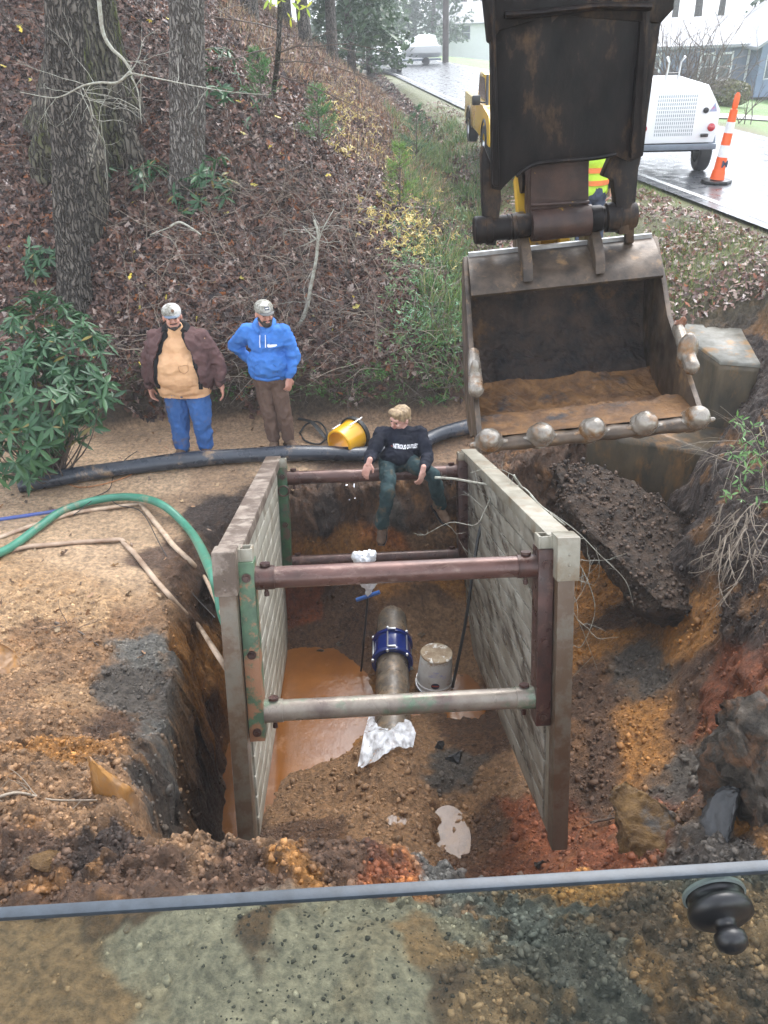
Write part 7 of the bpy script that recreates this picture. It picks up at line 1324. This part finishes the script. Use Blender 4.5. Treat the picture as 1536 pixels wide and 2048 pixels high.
J3 = dict(pts={k: rel(v) for k, v in dict(head=s3(800, 838, D0-.10), neck=s3(806, 868, D0-.04), chest=s3(808, 896, D0-.04), pelvis=sb+Vector((-.03, .02, .15)), shR=s3(764, 868, D0-.05), shL=s3(838, 866, D0-.04), elR=s3(742, 908, D0-.22), elL=s3(856, 912, D0-.12), wrR=s3(738, 925, D0-.55), wrL=s3(846, 940, D0-.40),
    hipR=sb+Vector((-.13, -.02, .15)), hipL=sb+Vector((.10, -.02, .15)), knR=s3(776, 982, D0-.38), knL=s3(868, 952, D0-.26), anR=s3(764, 1050, D0-.18), anL=s3(880, 1012, D0+.05)).items()}, head_rot=(R(12), R(4), R(-48)), handR=((-.35, -.45, -.8), (.2, .6, -.5), 1, .55), handL=((-.25, -.35, -.9), (-.6, .5, -.2), 1, .6), fat=1.0)
person('blond man in a black hoodie sitting on the far spreader bar', O3, 0, J3, b3_, dict(hair=M_blond, tee=M_navy, legs=M_work, boot=M_boot), M_skin2)
# ---- man 4: safety vest, mostly hidden behind the excavator linkage
def b4_(j, W, A_, hd, Hm, root, body, mt):
    TP = [('e', W((0, 0, 1.10)), (.19, .14, .20)), ('e', W((0, 0, 1.32)), (.20, .14, .16)), ('c', W((-.12, .01, 1.42)), .08, W((.12, .01, 1.42)), .08)]
    AP = [('c', W((0, .0, 1.36)), .11, j['shL'], .085), ('c', W((0, .0, 1.36)), .11, j['shR'], .085)]
    for s_ in 'LR': AP += [('c', j['sh'+s_], .08, j['el'+s_], .066), ('c', j['el'+s_], .064, j['wr'+s_].lerp(j['el'+s_], .12), .045)]
    link('jacket', folds(remesh(AP, .01, 4), .01, 7, 4), cloth('dark_blue_jacket', (.015, .022, .05), (.01, .015, .035)), root); v_ = link('safety_vest', folds(remesh(TP+[('c', W((-.09, 0, .95)), .125, W((.09, 0, .95)), .125)], .01, 4), .006, 7, 5), M_vest, root)
    for z_, m_ in ((1.02, M_vor), (1.18, M_vor)): q = MB(); q.lathe([(.0, 0), (1, 0), (1, .06), (0, .06)], W((0, 0, z_)), A_@Matrix.Diagonal((.212, .168, 1)).to_3x3(), 40); q.build('reflective_band', m_, v_)
    legs(j, root, cloth('grey_jeans', (.06, .075, .11), (.04, .05, .08)), .10, .078, .072, (.175, .14, .12), 37, 'jeans'); boots(j, root, mt['boot'], {'L': A_@Vector((.3, -1, 0)), 'R': A_@Vector((-.2, -1, 0))}); link('hard_hat', remesh([('e', hd(0, 0, .06), (.105, .13, .085), Hm), ('e', hd(0, -.02, .04), (.125, .16, .012), Hm)], .006, 2), M_wh, root)
J4 = dict(pts=dict(head=(.0, -.03, 1.66), neck=(0, .0, 1.54), chest=(0, .0, 1.32), pelvis=(0, .0, .90), shL=(.21, .02, 1.40), shR=(-.21, .02, 1.40), elL=(.30, .06, 1.12), elR=(-.30, .06, 1.12), wrL=(.22, -.12, .97), wrR=(-.22, -.12, .97), hipL=(.10, 0, .84), hipR=(-.10, 0, .84), knL=(.12, -.02, .47), knR=(-.12, -.02, .47), anL=(.13, .0, .10), anR=(-.13, .0, .10)), head_rot=(R(15), 0, 0), handL=((-.2, -.2, -1), (-.8, .3, 0), 1, .6), handR=((.2, -.2, -1), (.8, .3, 0), -1, .6))
p4_ = hit(1172, 520); person('worker in a yellow safety vest half hidden behind the bucket linkage', (p4_.x, p4_.y, gz(p4_.x, p4_.y)), R(10), J4, b4_, dict(hair=M_hairb, boot=M_boot))
HAZE = .0024
haze()
